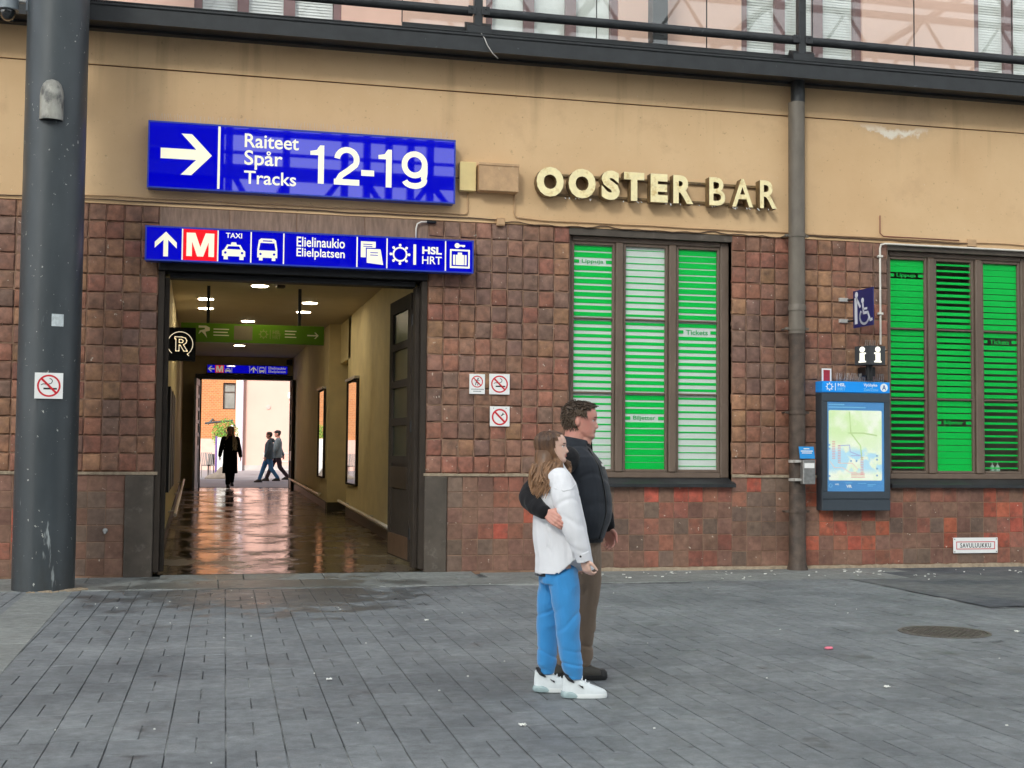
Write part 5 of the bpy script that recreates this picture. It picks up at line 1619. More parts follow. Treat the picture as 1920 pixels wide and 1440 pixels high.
for k in range(4):
    lnz.prism([(8.42, 1.265 - k * 0.018), (8.62, 1.265 - k * 0.018), (8.62, 1.271 - k * 0.018), (8.42, 1.271 - k * 0.018)], yp - 0.003, yp - 0.0022)
lnz.build('red_stop_list', mat('stop_red', lin(216, 140, 146), 0.4, emit=lin(216, 140, 146), estr=0.14), mc)
for q, z in ((8.11, 1.64), (8.11, 1.59), (8.80, 1.50), (8.80, 1.45), (8.80, 1.33), (8.11, 1.23), (8.42, 1.43), (8.50, 1.43), (8.80, 1.24)):
    MB().disc(q, z, 0.014, yp - 0.003, yp - 0.0022, 14).build('map_dot', mat('dot_blue', lin(130, 170, 204), 0.4, emit=lin(130, 170, 204), estr=0.14), mc)
pt = MB()
for a, b, z in ((px0 + 0.02, px0 + 0.25, 2.175), (px0 + 0.02, px0 + 0.56, 2.14)):
    pt.prism([(a, z - 0.008), (b, z - 0.008), (b, z + 0.008), (a, z + 0.008)], yp - 0.0012, yp - 0.0002)
for a, b, z in ((8.52, 8.64, 1.135), (8.66, 8.78, 1.12), (8.66, 8.74, 1.10), (8.34, 8.44, 1.14)):
    pt.prism([(a, z - 0.004), (b, z - 0.004), (b, z + 0.004), (a, z + 0.004)], yp - 0.0012, yp - 0.0002)
pt.build('fine_print', M_HP, mc)
letters(MB(), 'VR', 8.35, 8.435, 1.075, 1.115, yp - 0.0002, 0.001, 0.05).build('lettering', M_HW, mc)
gear(MB(), 8.125, 1.105, 0.028, yp - 0.0002).build('gear_emblem', M_HP, mc)
letters(MB(), 'HSL', 8.19, 8.25, 1.11, 1.132, yp - 0.0002, 0.001, 0.03).build('lettering', M_HW, mc)
MB().box(px0, px1, y0 - 0.006, y0 - 0.003, pz0, pz1).build('cover_glass', M_GLASS, mc)
sp = MB()
for k in range(60):
    x = a0 + 0.26 + 0.7 * k / 59
    sp.tube([(x, 15.90, 2.48), (x + rs.uniform(-0.03, 0.03), 15.88 + rs.uniform(-0.04, 0.04), 2.60)], 0.0015, 4)
stuff(sp.build('bird_spikes', M_GALV, mc))
rd = plate('red_label', 'small white framed red label on the tiles just above the map case', 8.075, 8.215, 2.47, 2.66, 15.945)
MB().prism([(8.098, 2.485), (8.192, 2.485), (8.192, 2.64), (8.098, 2.64)], 15.943, 15.9449).build('red_field', mat('faded_red', lin(170, 44, 60), 0.5, var=0.1, nscale=20), rd)

# --- information cube sign
ib = thing('information_box', 'small black box sign with a lit white i on two faces', 'sign', (8.82, 15.8, 2.7))
ang = rad(34)
def cube_pt(u, v, z):      # corner at the front edge, u along the right face, v along the left face
    cx, cy = 8.605, 15.62
    return (cx + u * math.cos(-0.10) + v * -math.cos(rad(62)), cy - u * math.sin(-0.10) + v * math.sin(rad(62)), z)
s = 0.235
vv = [cube_pt(u, v, z) for z in (2.705, 2.955) for u, v in ((0, 0), (s, 0), (s, s), (0, s))]
MB().add(vv, [(0, 3, 2, 1), (4, 5, 6, 7), (0, 1, 5, 4), (1, 2, 6, 5), (2, 3, 7, 6), (3, 0, 4, 7)]).build('case', mat('box_black', lin(58, 60, 62), 0.4, var=0.06), ib)
M_LITI = mat('lit_cream', lin(250, 246, 230), 0.3, var=0.0, emit=(1, 0.96, 0.84, 1), estr=0.4)
for face in (0, 1):
    mb = MB()
    def q(u, z):
        return cube_pt(u, -0.004, z) if face == 0 else cube_pt(-0.004, u, z)
    c0 = 0.118
    def pol(pts):
        n = len(pts)
        a = [q(u, z) for u, z in pts]
        b = [cube_pt(u, 0.0, z) if face == 0 else cube_pt(0.0, u, z) for u, z in pts]
        mb.add(a + b, [tuple(range(n)), tuple(range(2 * n - 1, n - 1, -1))] + [(i, i + n, (i + 1) % n + n, (i + 1) % n) for i in range(n)])
    pol([(c0 + 0.04 * math.cos(2 * math.pi * k / 16), 2.908 + 0.036 * math.sin(2 * math.pi * k / 16)) for k in range(16)])
    pol([(c0 - 0.055, 2.735), (c0 + 0.055, 2.735), (c0 + 0.055, 2.755), (c0 + 0.037, 2.755), (c0 + 0.037, 2.865), (c0 - 0.055, 2.865), (c0 - 0.055, 2.845), (c0 - 0.033, 2.845), (c0 - 0.033, 2.755), (c0 - 0.055, 2.755)])
    mb.build('letter_i', M_LITI, ib)
MB().tube([(8.68, 15.78, 2.50), (8.68, 15.78, 2.705)], 0.045, 12).bbox(8.62, 8.76, 15.76, 15.99, 2.56, 2.68, 0.006).build('stem', M_BLACK, ib)
sp = MB()
for k in range(10):
    sp.tube([(8.60 + 0.02 * k, 15.75, 2.955), (8.60 + 0.02 * k + rs.uniform(-0.03, 0.03), 15.73, 3.04)], 0.0015, 4)
stuff(sp.build('bird_spikes', M_GALV, ib))

# --- projecting accessible toilet sign
wc = thing('accessibility_sign', 'dark blue projecting sign with a white helper pushing a wheelchair', 'sign', (8.55, 15.85, 3.2))
M_NAVY = mat('navy_plate', lin(24, 36, 104), 0.35, var=0.04)
P0, P1 = Vector((8.52, 15.90, 0)), Vector((8.52, 15.37, 0))    # wall end, outer end
dirv = (P1 - P0)
wlen = dirv.length
dirn = dirv.normalized()
nrm = Vector((-dirn.y, dirn.x, 0))
if nrm.x > 0: nrm = -nrm
Lz0, Lz1 = 3.205, 3.70
def wp_(u, z, d=0.0):           # u 0..1 read from the left edge of the picture on the plate (wall end) to the outer end
    p = P0 + dirv * u + nrm * d
    return (p.x, p.y, z)
def wc_poly(mb, pts, d0, d1):
    n = len(pts)
    mb.add([wp_(u, z, d1) for u, z in pts] + [wp_(u, z, d0) for u, z in pts], [tuple(range(n)), tuple(range(2 * n - 1, n - 1, -1))] + [(i, i + n, (i + 1) % n + n, (i + 1) % n) for i in range(n)])
mb = MB()
wc_poly(mb, [(0, Lz0), (1, Lz0), (1, Lz1), (0, Lz1)], -0.006, 0.006)
mb.build('plate', M_NAVY, wc)
sy = MB()
M_SYM = mat('symbol_white', lin(226, 230, 240), 0.4, var=0.02)
H_ = Lz1 - Lz0
U = lambda f: f
Zf = lambda f: Lz1 - H_ * f
def wstroke(pts, h):
    for (a, b), (c, d) in zip(pts, pts[1:]):
        du, dz = (c - a) * wlen, (Zf(d) - Zf(b))
        l = math.hypot(du, dz) or 1e-6
        nu, nz = -dz / l * h / wlen, du / l * h
        eu, ez = du / l * h * 0.35 / wlen, dz / l * h * 0.35
        wc_poly(sy, [(a - nu - eu, Zf(b) - nz - ez), (c - nu + eu, Zf(d) - nz + ez), (c + nu + eu, Zf(d) + nz + ez), (a + nu - eu, Zf(b) + nz - ez)], 0.0062, 0.008)
def wdisc(u, f, r):
    wc_poly(sy, [(u + r * math.cos(2 * math.pi * k / 16) / wlen, Zf(f) + r * math.sin(2 * math.pi * k / 16)) for k in range(16)], 0.0062, 0.008)
wdisc(0.17, 0.115, 0.042)
wstroke([(0.14, 0.22), (0.15, 0.88)], 0.036)
wstroke([(0.17, 0.22), (0.36, 0.46)], 0.02)
wdisc(0.48, 0.30, 0.036)
wstroke([(0.49, 0.38), (0.53, 0.64), (0.74, 0.64), (0.86, 0.86), (0.96, 0.84)], 0.018)
wstroke([(0.50, 0.53), (0.70, 0.53)], 0.014)
ring = [(0.57 + 0.23 * math.cos(rad(w)), 0.73 + 0.20 * math.sin(rad(w))) for w in range(20, 235, 12)]
wstroke(ring, 0.016)
sy.build('wheelchair_symbol', M_SYM, wc)
for z in (3.305, 3.59):
    b = MB().bbox(8.34, 8.47, 15.95, 15.99, z - 0.025, z + 0.025, 0.004)
    b.build('wall_clamp', M_GALV, wc)
    MB().tube([(8.46, 15.955, z), (8.50, 15.93, z), (8.515, 15.88, z)], 0.014, 8).build('arm', M_BLACK, wc)

# ================================================================== PASSAGE
FL = lambda y: 0.03 + 0.35 * max(0.0, min(1.0, (y - 16.0) / 20.0))     # the floor climbs gently
def wet_floor():
    m, N, L, b = node_mat('wet_floor')
    geo = N.new('ShaderNodeNewGeometry')
    def tex(sc, st=(1, 1, 1), det=6, ro=0.6):
        mp = N.new('ShaderNodeMapping'); mp.inputs['Scale'].default_value = st; L.new(geo.outputs['Position'], mp.inputs[0])
        n = N.new('ShaderNodeTexNoise'); n.inputs['Scale'].default_value = sc; n.inputs['Detail'].default_value = det; n.inputs['Roughness'].default_value = ro
        L.new(mp.outputs[0], n.inputs['Vector']); return n.outputs['Fac']
    def rng(src, f0, f1, lo=0.0, hi=1.0):
        r = N.new('ShaderNodeMapRange'); r.inputs['From Min'].default_value = f0; r.inputs['From Max'].default_value = f1
        r.inputs['To Min'].default_value = lo; r.inputs['To Max'].default_value = hi; L.new(src, r.inputs['Value']); return r.outputs[0]
    wetn = tex(1.0, (1, 0.9, 1), 8, 0.7)
    mx = N.new('ShaderNodeMixRGB'); L.new(rng(wetn, 0.42, 0.58), mx.inputs['Fac'])
    mx.inputs['Color1'].default_value = lin(36, 32, 29); mx.inputs['Color2'].default_value = lin(92, 82, 72)
    L.new(mx.outputs[0], b.inputs['Base Color'])
    L.new(rng(wetn, 0.44, 0.58, 0.03, 0.32), b.inputs['Roughness'])
    b.inputs['Specular IOR Level'].default_value = 0.6
    bp = N.new('ShaderNodeBump'); bp.inputs['Strength'].default_value = 0.5; bp.inputs['Distance'].default_value = 0.01
    ad = N.new('ShaderNodeMath'); ad.operation = 'ADD'; L.new(tex(2.2, (1, 1.0, 1), 5), ad.inputs[0]); L.new(tex(9, (0.7, 1.0, 1), 3), ad.inputs[1])
    L.new(ad.outputs[0], bp.inputs['Height']); L.new(bp.outputs[0], b.inputs['Normal'])
    return m
YE = 39.0
fl = MB()
ny, nx = 46, 4
xs = [-0.55 + 4.3 * i / nx for i in range(nx + 1)]
ys = [15.995 + (YE + 0.15 - 15.995) * j / ny for j in range(ny + 1)]
fl.add([(x, y, FL(y)) for y in ys for x in xs], [(j * (nx + 1) + i, j * (nx + 1) + i + 1, (j + 1) * (nx + 1) + i + 1, (j + 1) * (nx + 1) + i) for j in range(ny) for i in range(nx)])
structure(fl.build('floor', wet_floor()))
structure(MB().box(-0.60, 3.9, 16.30, YE + 0.2, 4.2, 4.4).build('ceiling', M_CEIL))
w = MB().box(-0.9, -0.46, 16.31, YE, 0.0, 4.198)
structure(w.build('wall_left', M_PASS))
w = MB()
w.box(2.93, 3.3, 16.31, 26.4, 0.0, 4.198)
w.box(3.65, 3.9, 26.4, 28.0, 0.0, 4.198)
w.box(2.93, 3.65, 26.0, 26.39, 3.35, 4.198)
w.box(2.70, 3.65, 28.0, YE, 0.0, 4.198)
w.box(2.935, 3.64, 26.42, 27.98, 3.35, 4.19)
structure(w.build('wall_right', M_PASS))
ew = MB()
ew.box(-0.459, 0.03, YE, YE + 0.35, 0.0, 4.198)
ew.box(2.70, 3.6, YE + 0.001, YE + 0.35, 0.0, 4.198)
ew.box(0.03, 2.70, YE, YE + 0.35, 3.54, 4.198)
structure(ew.build('wall_end', M_PASS))
sk = MB()
def skirting(x, y0, y1, side):
    n = 12
    for k in range(n):
        a, b = y0 + (y1 - y0) * k / n, y0 + (y1 - y0) * (k + 1) / n
        xa, xb = (x - 0.02, x + 0.01) if side > 0 else (x - 0.01, x + 0.02)
        sk.add([(xa, a, FL(a)), (xb, a, FL(a)), (xb, b, FL(b)), (xa, b, FL(b)), (xa, a, FL(a) + 0.16), (xb, a, FL(a) + 0.16), (xb, b, FL(b) + 0.16), (xa, b, FL(b) + 0.16)],
               [(4, 5, 6, 7), (0, 4, 7, 3), (1, 2, 6, 5), (0, 1, 5, 4), (2, 3, 7, 6)])
skirting(2.93, 16.35, 26.35, 1)
skirting(2.70, 28.05, YE, 1)
skirting(-0.46, 16.35, YE, -1)
sk.box(2.70, 3.6, 27.975, 28.0, 0.2, FL(28) + 0.16)
structure(sk.build('skirting_board', mat('skirting_dark', lin(60, 56, 48), 0.5)))

# entrance door frame
df = thing('door_frame', 'dark brown frame lining the open passage entrance', 'door frame', (1.1, 16.1, 0))
f = MB()
f.bbox(-0.485, -0.415, 15.965, 16.32, 0.06, 3.62, 0.006)
f.bbox(-0.414, -0.36, 16.08, 16.30, 0.06, 3.56, 0.006)
f.build('jamb', M_DOOR, df)
f = MB()
f.bbox(2.67, 2.74, 15.965, 16.32, 0.06, 3.62, 0.006)
f.bbox(2.615, 2.669, 16.08, 16.30, 0.06, 3.56, 0.006)
f.build('jamb', M_DOOR, df)
f = MB()
f.bbox(-0.485, 2.74, 15.93, 16.32, 3.625, 3.735, 0.006)
f.bbox(-0.36, 2.615, 16.08, 16.30, 3.555, 3.622, 0.006)
f.build('head', M_BLACK, df)
MB().box(-0.46, 2.93, 16.30, 16.34, 3.60, 4.25).build('upper_panel', M_PASS, df)

def door_leaf(label, hinge, direc, width, z0, z1, npan, m=M_DOOR, glass=True, kick=True):
    """panelled leaf standing open: hinge point, direction of the leaf, width"""
    h = Vector((hinge[0], hinge[1], 0))
    d = Vector((direc[0], direc[1], 0)).normalized()
    n = Vector((-d.y, d.x, 0))
    t = thing('door_leaf', label, 'door', (hinge[0], hinge[1], z0))
    th = 0.03
    def bx(mb, u0, u1, a, b, e=th):
        mb.obox(h + d * ((u0 + u1) / 2) + Vector((0, 0, (a + b) / 2)), d * ((u1 - u0) / 2), n * e, Vector((0, 0, (b - a) / 2)))
    s = MB()
    st = 0.14 * width / 0.75 if width < 1 else 0.2
    bx(s, 0, st, z0, z1)
    bx(s, width - st, width, z0, z1)
    zk = z0 + (z1 - z0) * 0.36
    hs_ = [zk] + [zk + (z1 - 0.18 - zk) * k / npan for k in range(1, npan)] + [z1 - 0.18]
    bx(s, st, width - st, z1 - 0.18, z1)
    for z in hs_[:-1]:
        bx(s, st, width - st, z, z + 0.10)
    bx(s, st, width - st, z0, z0 + 0.16)
    bx(s, st, width - st, z0 + 0.16, zk, 0.016)
    so = s.build('leaf', m, t)
    for a, b in zip(hs_, hs_[1:]):
        p = MB()
        bx(p, st, width - st, a + 0.10, b, 0.004)
        p.build('pane', M_PANE, t)
    if kick:
        k = MB()
        bx(k, st * 0.6, width - st * 0.6, zk - 0.32, zk - 0.04, th + 0.003)
        k.build('push_plate', mat('worn_black_plate', lin(40, 38, 36), 0.3, var=0.3, nscale=8), t)
        k = MB()
        bx(k, 0.05, width - 0.05, z0 + 0.02, z0 + 0.30, th + 0.004)
        k.build('kick_plate', mat('worn_bronze', lin(112, 88, 70), 0.4, metal=0.4, var=0.3, nscale=6), t)
    for z in (z0 + 0.35, (z0 + z1) / 2, z1 - 0.35):
        MB().tube([(hinge[0], hinge[1], z - 0.07), (hinge[0], hinge[1], z + 0.07)], 0.034, 10).build('hinge', M_BLACK, t)
    return t
M_PANE = mat('dusty_pane', lin(52, 58, 50), 0.3, var=0.12, nscale=6, spec=0.6)
door_leaf('tall brown panelled door leaf standing open at the right of the passage entrance', (2.635, 16.36), (-0.052, 1.0), 1.38, FL(16.4) + 0.08, 3.52, 4)
door_leaf('pale panelled door leaf standing open at the far left end of the passage', (0.02, YE - 0.05), (-0.085, -1.0), 1.30, FL(38), 3.50, 5, mat('grey_door_paint', lin(128, 132, 138), 0.45, var=0.1), True, False)
door_leaf('dark panelled door leaf standing open at the far right end of the passage', (2.67, YE - 0.05), (-0.03, -1.0), 1.30, FL(38), 3.50, 5)
fd = thing('door_frame', 'dark frame of the far passage exit', 'door frame', (1.3, YE, 0.4))
f = MB()
f.box(0.03, 0.09, YE - 0.02, YE + 0.3, FL(39), 3.54)
f.build('jamb', M_DOOR, fd)
MB().box(2.64, 2.70, YE - 0.02, YE + 0.3, FL(39), 3.54).build('jamb', M_DOOR, fd)
MB().box(-0.1, 2.80, YE - 0.06, YE - 0.001, 3.545, 3.68).build('head', M_STEEL, fd)

# handrails
def handrail(label, x, y0, y1, dz, side):
    t = thing('handrail', label, 'handrail', (x, (y0 + y1) / 2, 0.5), 0, 'passage handrails')
    MB().tube([(x, y0, FL(y0) + dz), (x, y1, FL(y1) + dz)], 0.028, 14).build('rail', M_WHITEPIPE, t, 'auto')
    for k in range(3):
        y = y0 + (y1 - y0) * (0.08 + 0.42 * k)
        MB().tube([(x, y, FL(y) + dz), (x + 0.14 * side, y, FL(y) + dz - 0.02)], 0.014, 8).build('bracket', M_GALV, t)
    return t
handrail('pale handrail low on the near right wall of the passage', 2.80, 17.9, 26.6, 0.27, 1)
handrail('pale handrail low on the far right wall of the passage', 2.58, 28.6, 38.0, 0.29, 1)
handrail('pale handrail low on the left wall of the passage', -0.33, 22.0, 36.0, 0.30, -1)

# wall mounted glazed frames that mirror the daylight
M_MIRROR = mat('glazed_poster', lin(120, 104, 92), 0.03, var=0.2, nscale=2.5, spec=1.0, coat=1.0)
def wall_frame(label, x, y0, y1, z0, z1):
    t = thing('poster_frame', label, 'poster frame', (x, (y0 + y1) / 2, z0), 0, 'glazed poster frames in the passage')
    MB().box(x - 0.035, x, y0 + 0.03, y1 - 0.03, z0 + 0.03, z1 - 0.03).build('glazing', M_MIRROR, t)
    f = MB()
    f.box(x - 0.055, x, y0, y0 + 0.03, z0, z1)
    f.box(x - 0.055, x, y1 - 0.03, y1, z0, z1)
    f.box(x - 0.055, x, y0 + 0.03, y1 - 0.03, z0, z0 + 0.03)
    f.box(x - 0.055, x, y0 + 0.03, y1 - 0.03, z1 - 0.03, z1)
    f.build('frame', M_DOOR, t)
    MB().box(x - 0.09, x, y0, y1, z1, z1 + 0.05).build('top_light', M_GALV, t)
wall_frame('narrow glazed poster frame on the near right wall of the passage, shining with daylight', 2.928, 24.45, 26.1, 0.84, 2.86)
wall_frame('narrow glazed poster frame on the far right wall of the passage, shining with daylight', 2.698, 28.5, 29.9, 0.90, 2.84)
bd_ = MB()
for k in range(3):
    bd_.box(-0.44, -0.40, 20.5 + 1.6 * k, 21.8 + 1.6 * k, 0.9, 2.4)
for k in range(3):
    t = thing('wall_board', ['dark framed board on the left passage wall, nearest the entrance', 'dark framed board on the left passage wall, middle one', 'dark framed board on the left passage wall, farthest in'][k], 'board', (-0.45, 21 + 1.7 * k, 0.9), 0, 'boards on the left passage wall')
    MB().box(-0.455, -0.41, 20.4 + 1.7 * k, 21.8 + 1.7 * k, 0.85, 2.45).build('board', M_BLACK, t)
    MB().box(-0.409, -0.40, 20.42 + 1.7 * k, 20.47 + 1.7 * k, 0.85, 2.45).build('edge_strip', M_GALV, t)

# downlights
M_LAMP = mat('lamp_glow', lin(255, 240, 205), 0.5, var=0.0, emit=(1.0, 0.86, 0.62, 1), estr=23.0)
M_LRING = mat('lamp_ring', lin(200, 196, 188), 0.4, var=0.0)
spots = [(0.941, 21.7, 'nearest the entrance'), (0.093, 23.9, 'left of the second row'), (1.944, 23.97, 'right of the second row'), (0.104, 25.5, 'left of the third row'), (1.956, 25.6, 'right of the third row'), (0.977, 27.8, 'above the green sign'), (1.007, 34.5, 'farthest in, beneath the green sign')]
for x, y, wh in spots:
    t = thing('downlight', 'round lit downlight in the passage ceiling, ' + wh, 'ceiling light', (x, y, 4.2), 0, 'downlights in the passage ceiling')
    MB().tube([(x, y, 4.186), (x, y, 4.1995)], 0.165, 28).build('trim_ring', M_LRING, t)
    MB().tube([(x, y, 4.178), (x, y, 4.1855)], 0.13, 28).build('lamp_disc', M_LAMP, t)
t = thing('smoke_detector', 'small dark detector on the passage ceiling beside the first downlight', 'detector', (1.25, 21.6, 4.2))
MB().tube([(1.27, 21.6, 4.15), (1.27, 21.6, 4.17), (1.27, 21.6, 4.1995)], [0.06, 0.08, 0.08], 18).build('cover', mat('dark_brown', lin(52, 40, 34), 0.5), t)

# hanging green sign
gs_ = thing('direction_sign', 'green hanging direction sign across the passage with a pale arrow', 'sign', (0.9, 22, 3.26))
M_LIME = mat('sign_green', lin(92, 134, 20), 0.35, var=0.10, nscale=0.7)
gx0, gx1, gz0, gz1, gy = -0.30, 2.03, 3.265, 3.578, 22.0
MB().bbox(gx0, gx1, gy, gy + 0.09, gz0, gz1, 0.004).build('panel', M_LIME, gs_)
M_CREAM = mat('sign_cream', lin(238, 232, 196), 0.4, var=0.0)
M_OLIVE = mat('faded_emblem', lin(142, 148, 84), 0.5, var=0.1)
a = MB()
arrow_right(a, gx1 - 0.28, gx1 - 0.09, (gz0 + gz1) / 2, 0.052, 0.011, gy)
a.build('arrow_symbol', M_CREAM, gs_)
a = MB()
x, z = -0.02, 3.335
a.prism([(x, z + 0.06), (x + 0.05, z + 0.10), (x + 0.09, z + 0.06), (x + 0.14, z + 0.0), (x + 0.11, z + 0.10), (x + 0.18, z + 0.12), (x + 0.18, z + 0.17), (x + 0.12, z + 0.20), (x + 0.0, z + 0.20), (x + 0.0, z + 0.165), (x + 0.10, z + 0.165), (x + 0.10, z + 0.14), (x + 0.02, z + 0.12)], gy - 0.003, gy)
a.build('emblem', M_CREAM, gs_)
a = MB()
for k in range(3):
    for x, xx in ((0.22, 0.47), (1.38, 1.57)):
        a.prism([(x, 3.375 + k * 0.05), (xx - 0.02 * (k == 1), 3.375 + k * 0.05), (xx - 0.02 * (k == 1), 3.392 + k * 0.05), (x, 3.392 + k * 0.05)], gy - 0.002, gy)
a.build('fine_print', M_CREAM, gs_)
MB().prism([(0.55, gz0 + 0.05), (0.85, gz0 + 0.05), (0.85, gz1 - 0.03), (0.55, gz1 - 0.03)], gy - 0.002, gy).build('taped_over_patch', mat('tape_brown', lin(122, 112, 84), 0.6), gs_)
gear(MB(), 1.03, 3.42, 0.07, gy).build('gear_emblem', M_OLIVE, gs_)
MB().box(1.135, 1.145, gy - 0.003, gy, 3.345, 3.495).build('emblem_bar', M_OLIVE, gs_)
letters(MB(), 'HSL', 1.18, 1.31, 3.425, 3.49, gy, 0.002, 0.03).build('lettering', M_OLIVE, gs_)
letters(MB(), 'HRT', 1.18, 1.31, 3.345, 3.41, gy, 0.002, 0.01).build('lettering', M_OLIVE, gs_)
for x in (0.13, 1.62):
    MB().box(x - 0.025, x + 0.025, gy + 0.02, gy + 0.07, gz1, 4.1995).build('hanger', M_BLACK, gs_)

# black projecting sign with the R emblem
rb = thing('emblem_sign', 'black box sign with an outlined R inside a ring on the left passage wall', 'sign', (-0.25, 19, 2.75))
ry = 19.0
MB().bbox(-0.458, -0.052, ry, ry + 0.14, 2.755, 3.225, 0.006).build('case', M_BLACK, rb)
M_NEON = mat('lit_outline', lin(250, 236, 190), 0.4, var=0.0, emit=(1.0, 0.86, 0.6, 1), estr=0.35)
cx, cz = -0.265, 2.99
a = MB()
a.ring2(cx, cz, 0.168, 0.178, ry - 0.004, ry, 32, -55, 230)
stroke(a, [(cx + 0.10, cz - 0.142), (cx + 0.12, cz - 0.165)], 0.006, ry - 0.004, ry)
a.build('ring_outline', M_NEON, rb)
vs_, fs_ = text_polys('R', 0.03)
a = MB()
# outline of the letter drawn as a stroke
O1 = [(-0.075, 0.10), (0.02, 0.10), (0.07, 0.085), (0.09, 0.05), (0.08, 0.015), (0.045, -0.01), (0.10, -0.10), (0.05, -0.10), (0.0, -0.015), (-0.015, -0.015), (-0.015, -0.10), (-0.06, -0.10), (-0.06, 0.07), (-0.075, 0.07), (-0.075, 0.10)]
stroke(a, [(cx + u, cz + v) for u, v in O1], 0.0055, ry - 0.004, ry)
O2 = [(-0.015, 0.065), (0.02, 0.065), (0.042, 0.045), (0.03, 0.02), (-0.015, 0.02), (-0.015, 0.065)]
stroke(a, [(cx + u, cz + v) for u, v in O2], 0.0055, ry - 0.004, ry)
a.build('letter_outline', M_NEON, rb)

# blue sign above the far exit
yfar = YE - 0.20
fs2 = light_box('exit_sign', 'small lit blue sign above the far exit with arrows, metro M, taxi and bus', 0.225, 2.54, 3.70, 3.955, yfar, 0.13)
x0, x1, z0, z1 = 0.225, 2.54, 3.70, 3.955
zc = (z0 + z1) / 2
a = MB()
a.prism([(0.30, zc - 0.018), (0.44, zc - 0.018), (0.44, zc + 0.018), (0.30, zc + 0.018)], yfar - 0.003, yfar)
a.prism([(0.25, zc), (0.33, zc - 0.08), (0.375, zc - 0.08), (0.295, zc)], yfar - 0.0031, yfar)
a.prism([(0.25, zc), (0.295, zc), (0.375, zc + 0.08), (0.33, zc + 0.08)], yfar - 0.0031, yfar)
arrow_up(a, 1.55, zc - 0.09, zc + 0.09, 0.085, 0.018, yfar)
a.build('arrow_symbol', M_LIT, fs2)
MB().box(0.455, 0.71, yfar - 0.003, yfar - 0.0002, z0 + 0.02, z1 - 0.02).build('red_field', M_LITRED, fs2)
metro_m(MB(), 0.485, 0.68, z0 + 0.035, z1 - 0.035, yfar - 0.003).build('metro_letter', M_LIT, fs2)
a, b = MB(), MB()
taxi(a, b, 0.82, z0 + 0.03, 0.17, yfar)
q = a.build('taxi_symbol', M_LIT, fs2)
b.build('cut_out', M_BLUE, q)
a, b = MB(), MB()
bus(a, b, 1.79, z0 + 0.035, 0.155, yfar)
q = a.build('bus_symbol', M_LIT, fs2)
b.build('cut_out', M_BLUE, q)
letters(MB(), 'TAXI', 0.775, 0.865, z1 - 0.062, z1 - 0.03, yfar, 0.003, 0.012).build('lettering', M_LIT, fs2)
letters(MB(), 'Elielinaukio', 1.98, 2.48, zc + 0.015, zc + 0.095, yfar, 0.003, 0.01).build('lettering', M_LIT, fs2)
letters(MB(), 'Elielplatsen', 1.98, 2.48, zc - 0.10, zc - 0.01, yfar, 0.003, 0.01).build('lettering', M_LIT, fs2)
for x in (0.93, 1.44, 1.67, 1.90):
    MB().box(x - 0.006, x + 0.006, yfar - 0.003, yfar, z0 + 0.025, z1 - 0.025).build('divider', M_LIT, fs2)
t = thing('wall_speaker', 'small dark speaker high on the wall right of the far blue sign', 'speaker', (2.55, YE - 0.1, 3.9))
MB().bbox(2.50, 2.66, 38.72, 38.86, 3.98, 4.14, 0.01).build('case', M_BLACK, t)
MB().box(2.56, 2.60, 38.86, 39.0, 4.03, 4.09).build('bracket', M_BLACK, t)

# ================================================================== COURTYARD BEYOND
GZ = lambda y: 0.385 + (y - 39.1) * 0.010
M_CGROUND = mat('courtyard_stone', lin(138, 136, 140), 0.75, var=0.12, nscale=1.2, bump=0.2)
gv = MB()
n = 12
gv.add([(x, 39.14 + 60 * j / n, GZ(39.14 + 60 * j / n)) for j in range(n + 1) for x in (-30, 30)], [(2 * j, 2 * j + 1, 2 * j + 3, 2 * j + 2) for j in range(n)])
structure(gv.build('courtyard_ground', M_CGROUND))
# building mass of the station between square and courtyard (keeps the sky out of the passage)
blk = MB()
blk.box(-14, -0.9, 16.31, 39.2, -0.1, 6.4)
blk.box(13.0, 22, 16.31, 39.2, -0.1, 6.4)
blk.box(3.95, 13.0, 19.4, 39.2, -0.1, 6.4)
blk.box(-0.9, 3.95, 16.35, 39.2, 4.41, 6.39)
blk.box(3.95, 4.28, 16.35, 19.4, -0.1, 6.39)
structure(blk.build('station_core', M_PASS))

pb = thing('pink_building', 'pale pink plastered building beyond the far passage exit', 'building', (6, 60, 0.6))
M_PALEPINK = mat('pale_pink_plaster', lin(200, 160, 146), 0.8, var=0.05, nscale=0.6)
yb_ = 58.0
MB().box(1.92, 16, yb_, yb_ + 8, 0.3, 13).build('wall', M_PALEPINK, pb)
MB().box(1.60, 1.918, yb_ - 0.15, yb_ + 4, 0.3, 13).build('pilaster', mat('cream_pilaster', lin(222, 190, 178), 0.8, var=0.03), pb)
MB().tube([(1.86, yb_ - 0.2, 0.5), (1.86, yb_ - 0.2, 12.9)], 0.05, 10).build('downpipe', mat('lilac_grey', lin(196, 186, 196), 0.5), pb)
MB().box(1.92, 16, yb_ - 0.06, yb_, 0.3, 0.80).build('plinth', mat('plinth_grey', lin(170, 160, 156), 0.8), pb)
MB().disc(2.98, 3.35, 0.10, yb_ - 0.03, yb_, 20).build('round_vent', mat('vent_grey', lin(176, 158, 150), 0.6), pb)
MB().box(1.5, 16.2, yb_ - 0.4, yb_ + 8, 13, 13.5).build('cornice', M_PALEPINK, pb)
l = MB().ball((3.93, yb_ - 0.15, 3.86), 0.13, 0.13, 0.17, 14, 10)
l.ball((4.0, yb_ - 0.2, 3.56), 0.13, 0.12, 0.15, 14, 10)
l.build('wall_lamp', M_WHITE, pb, True)

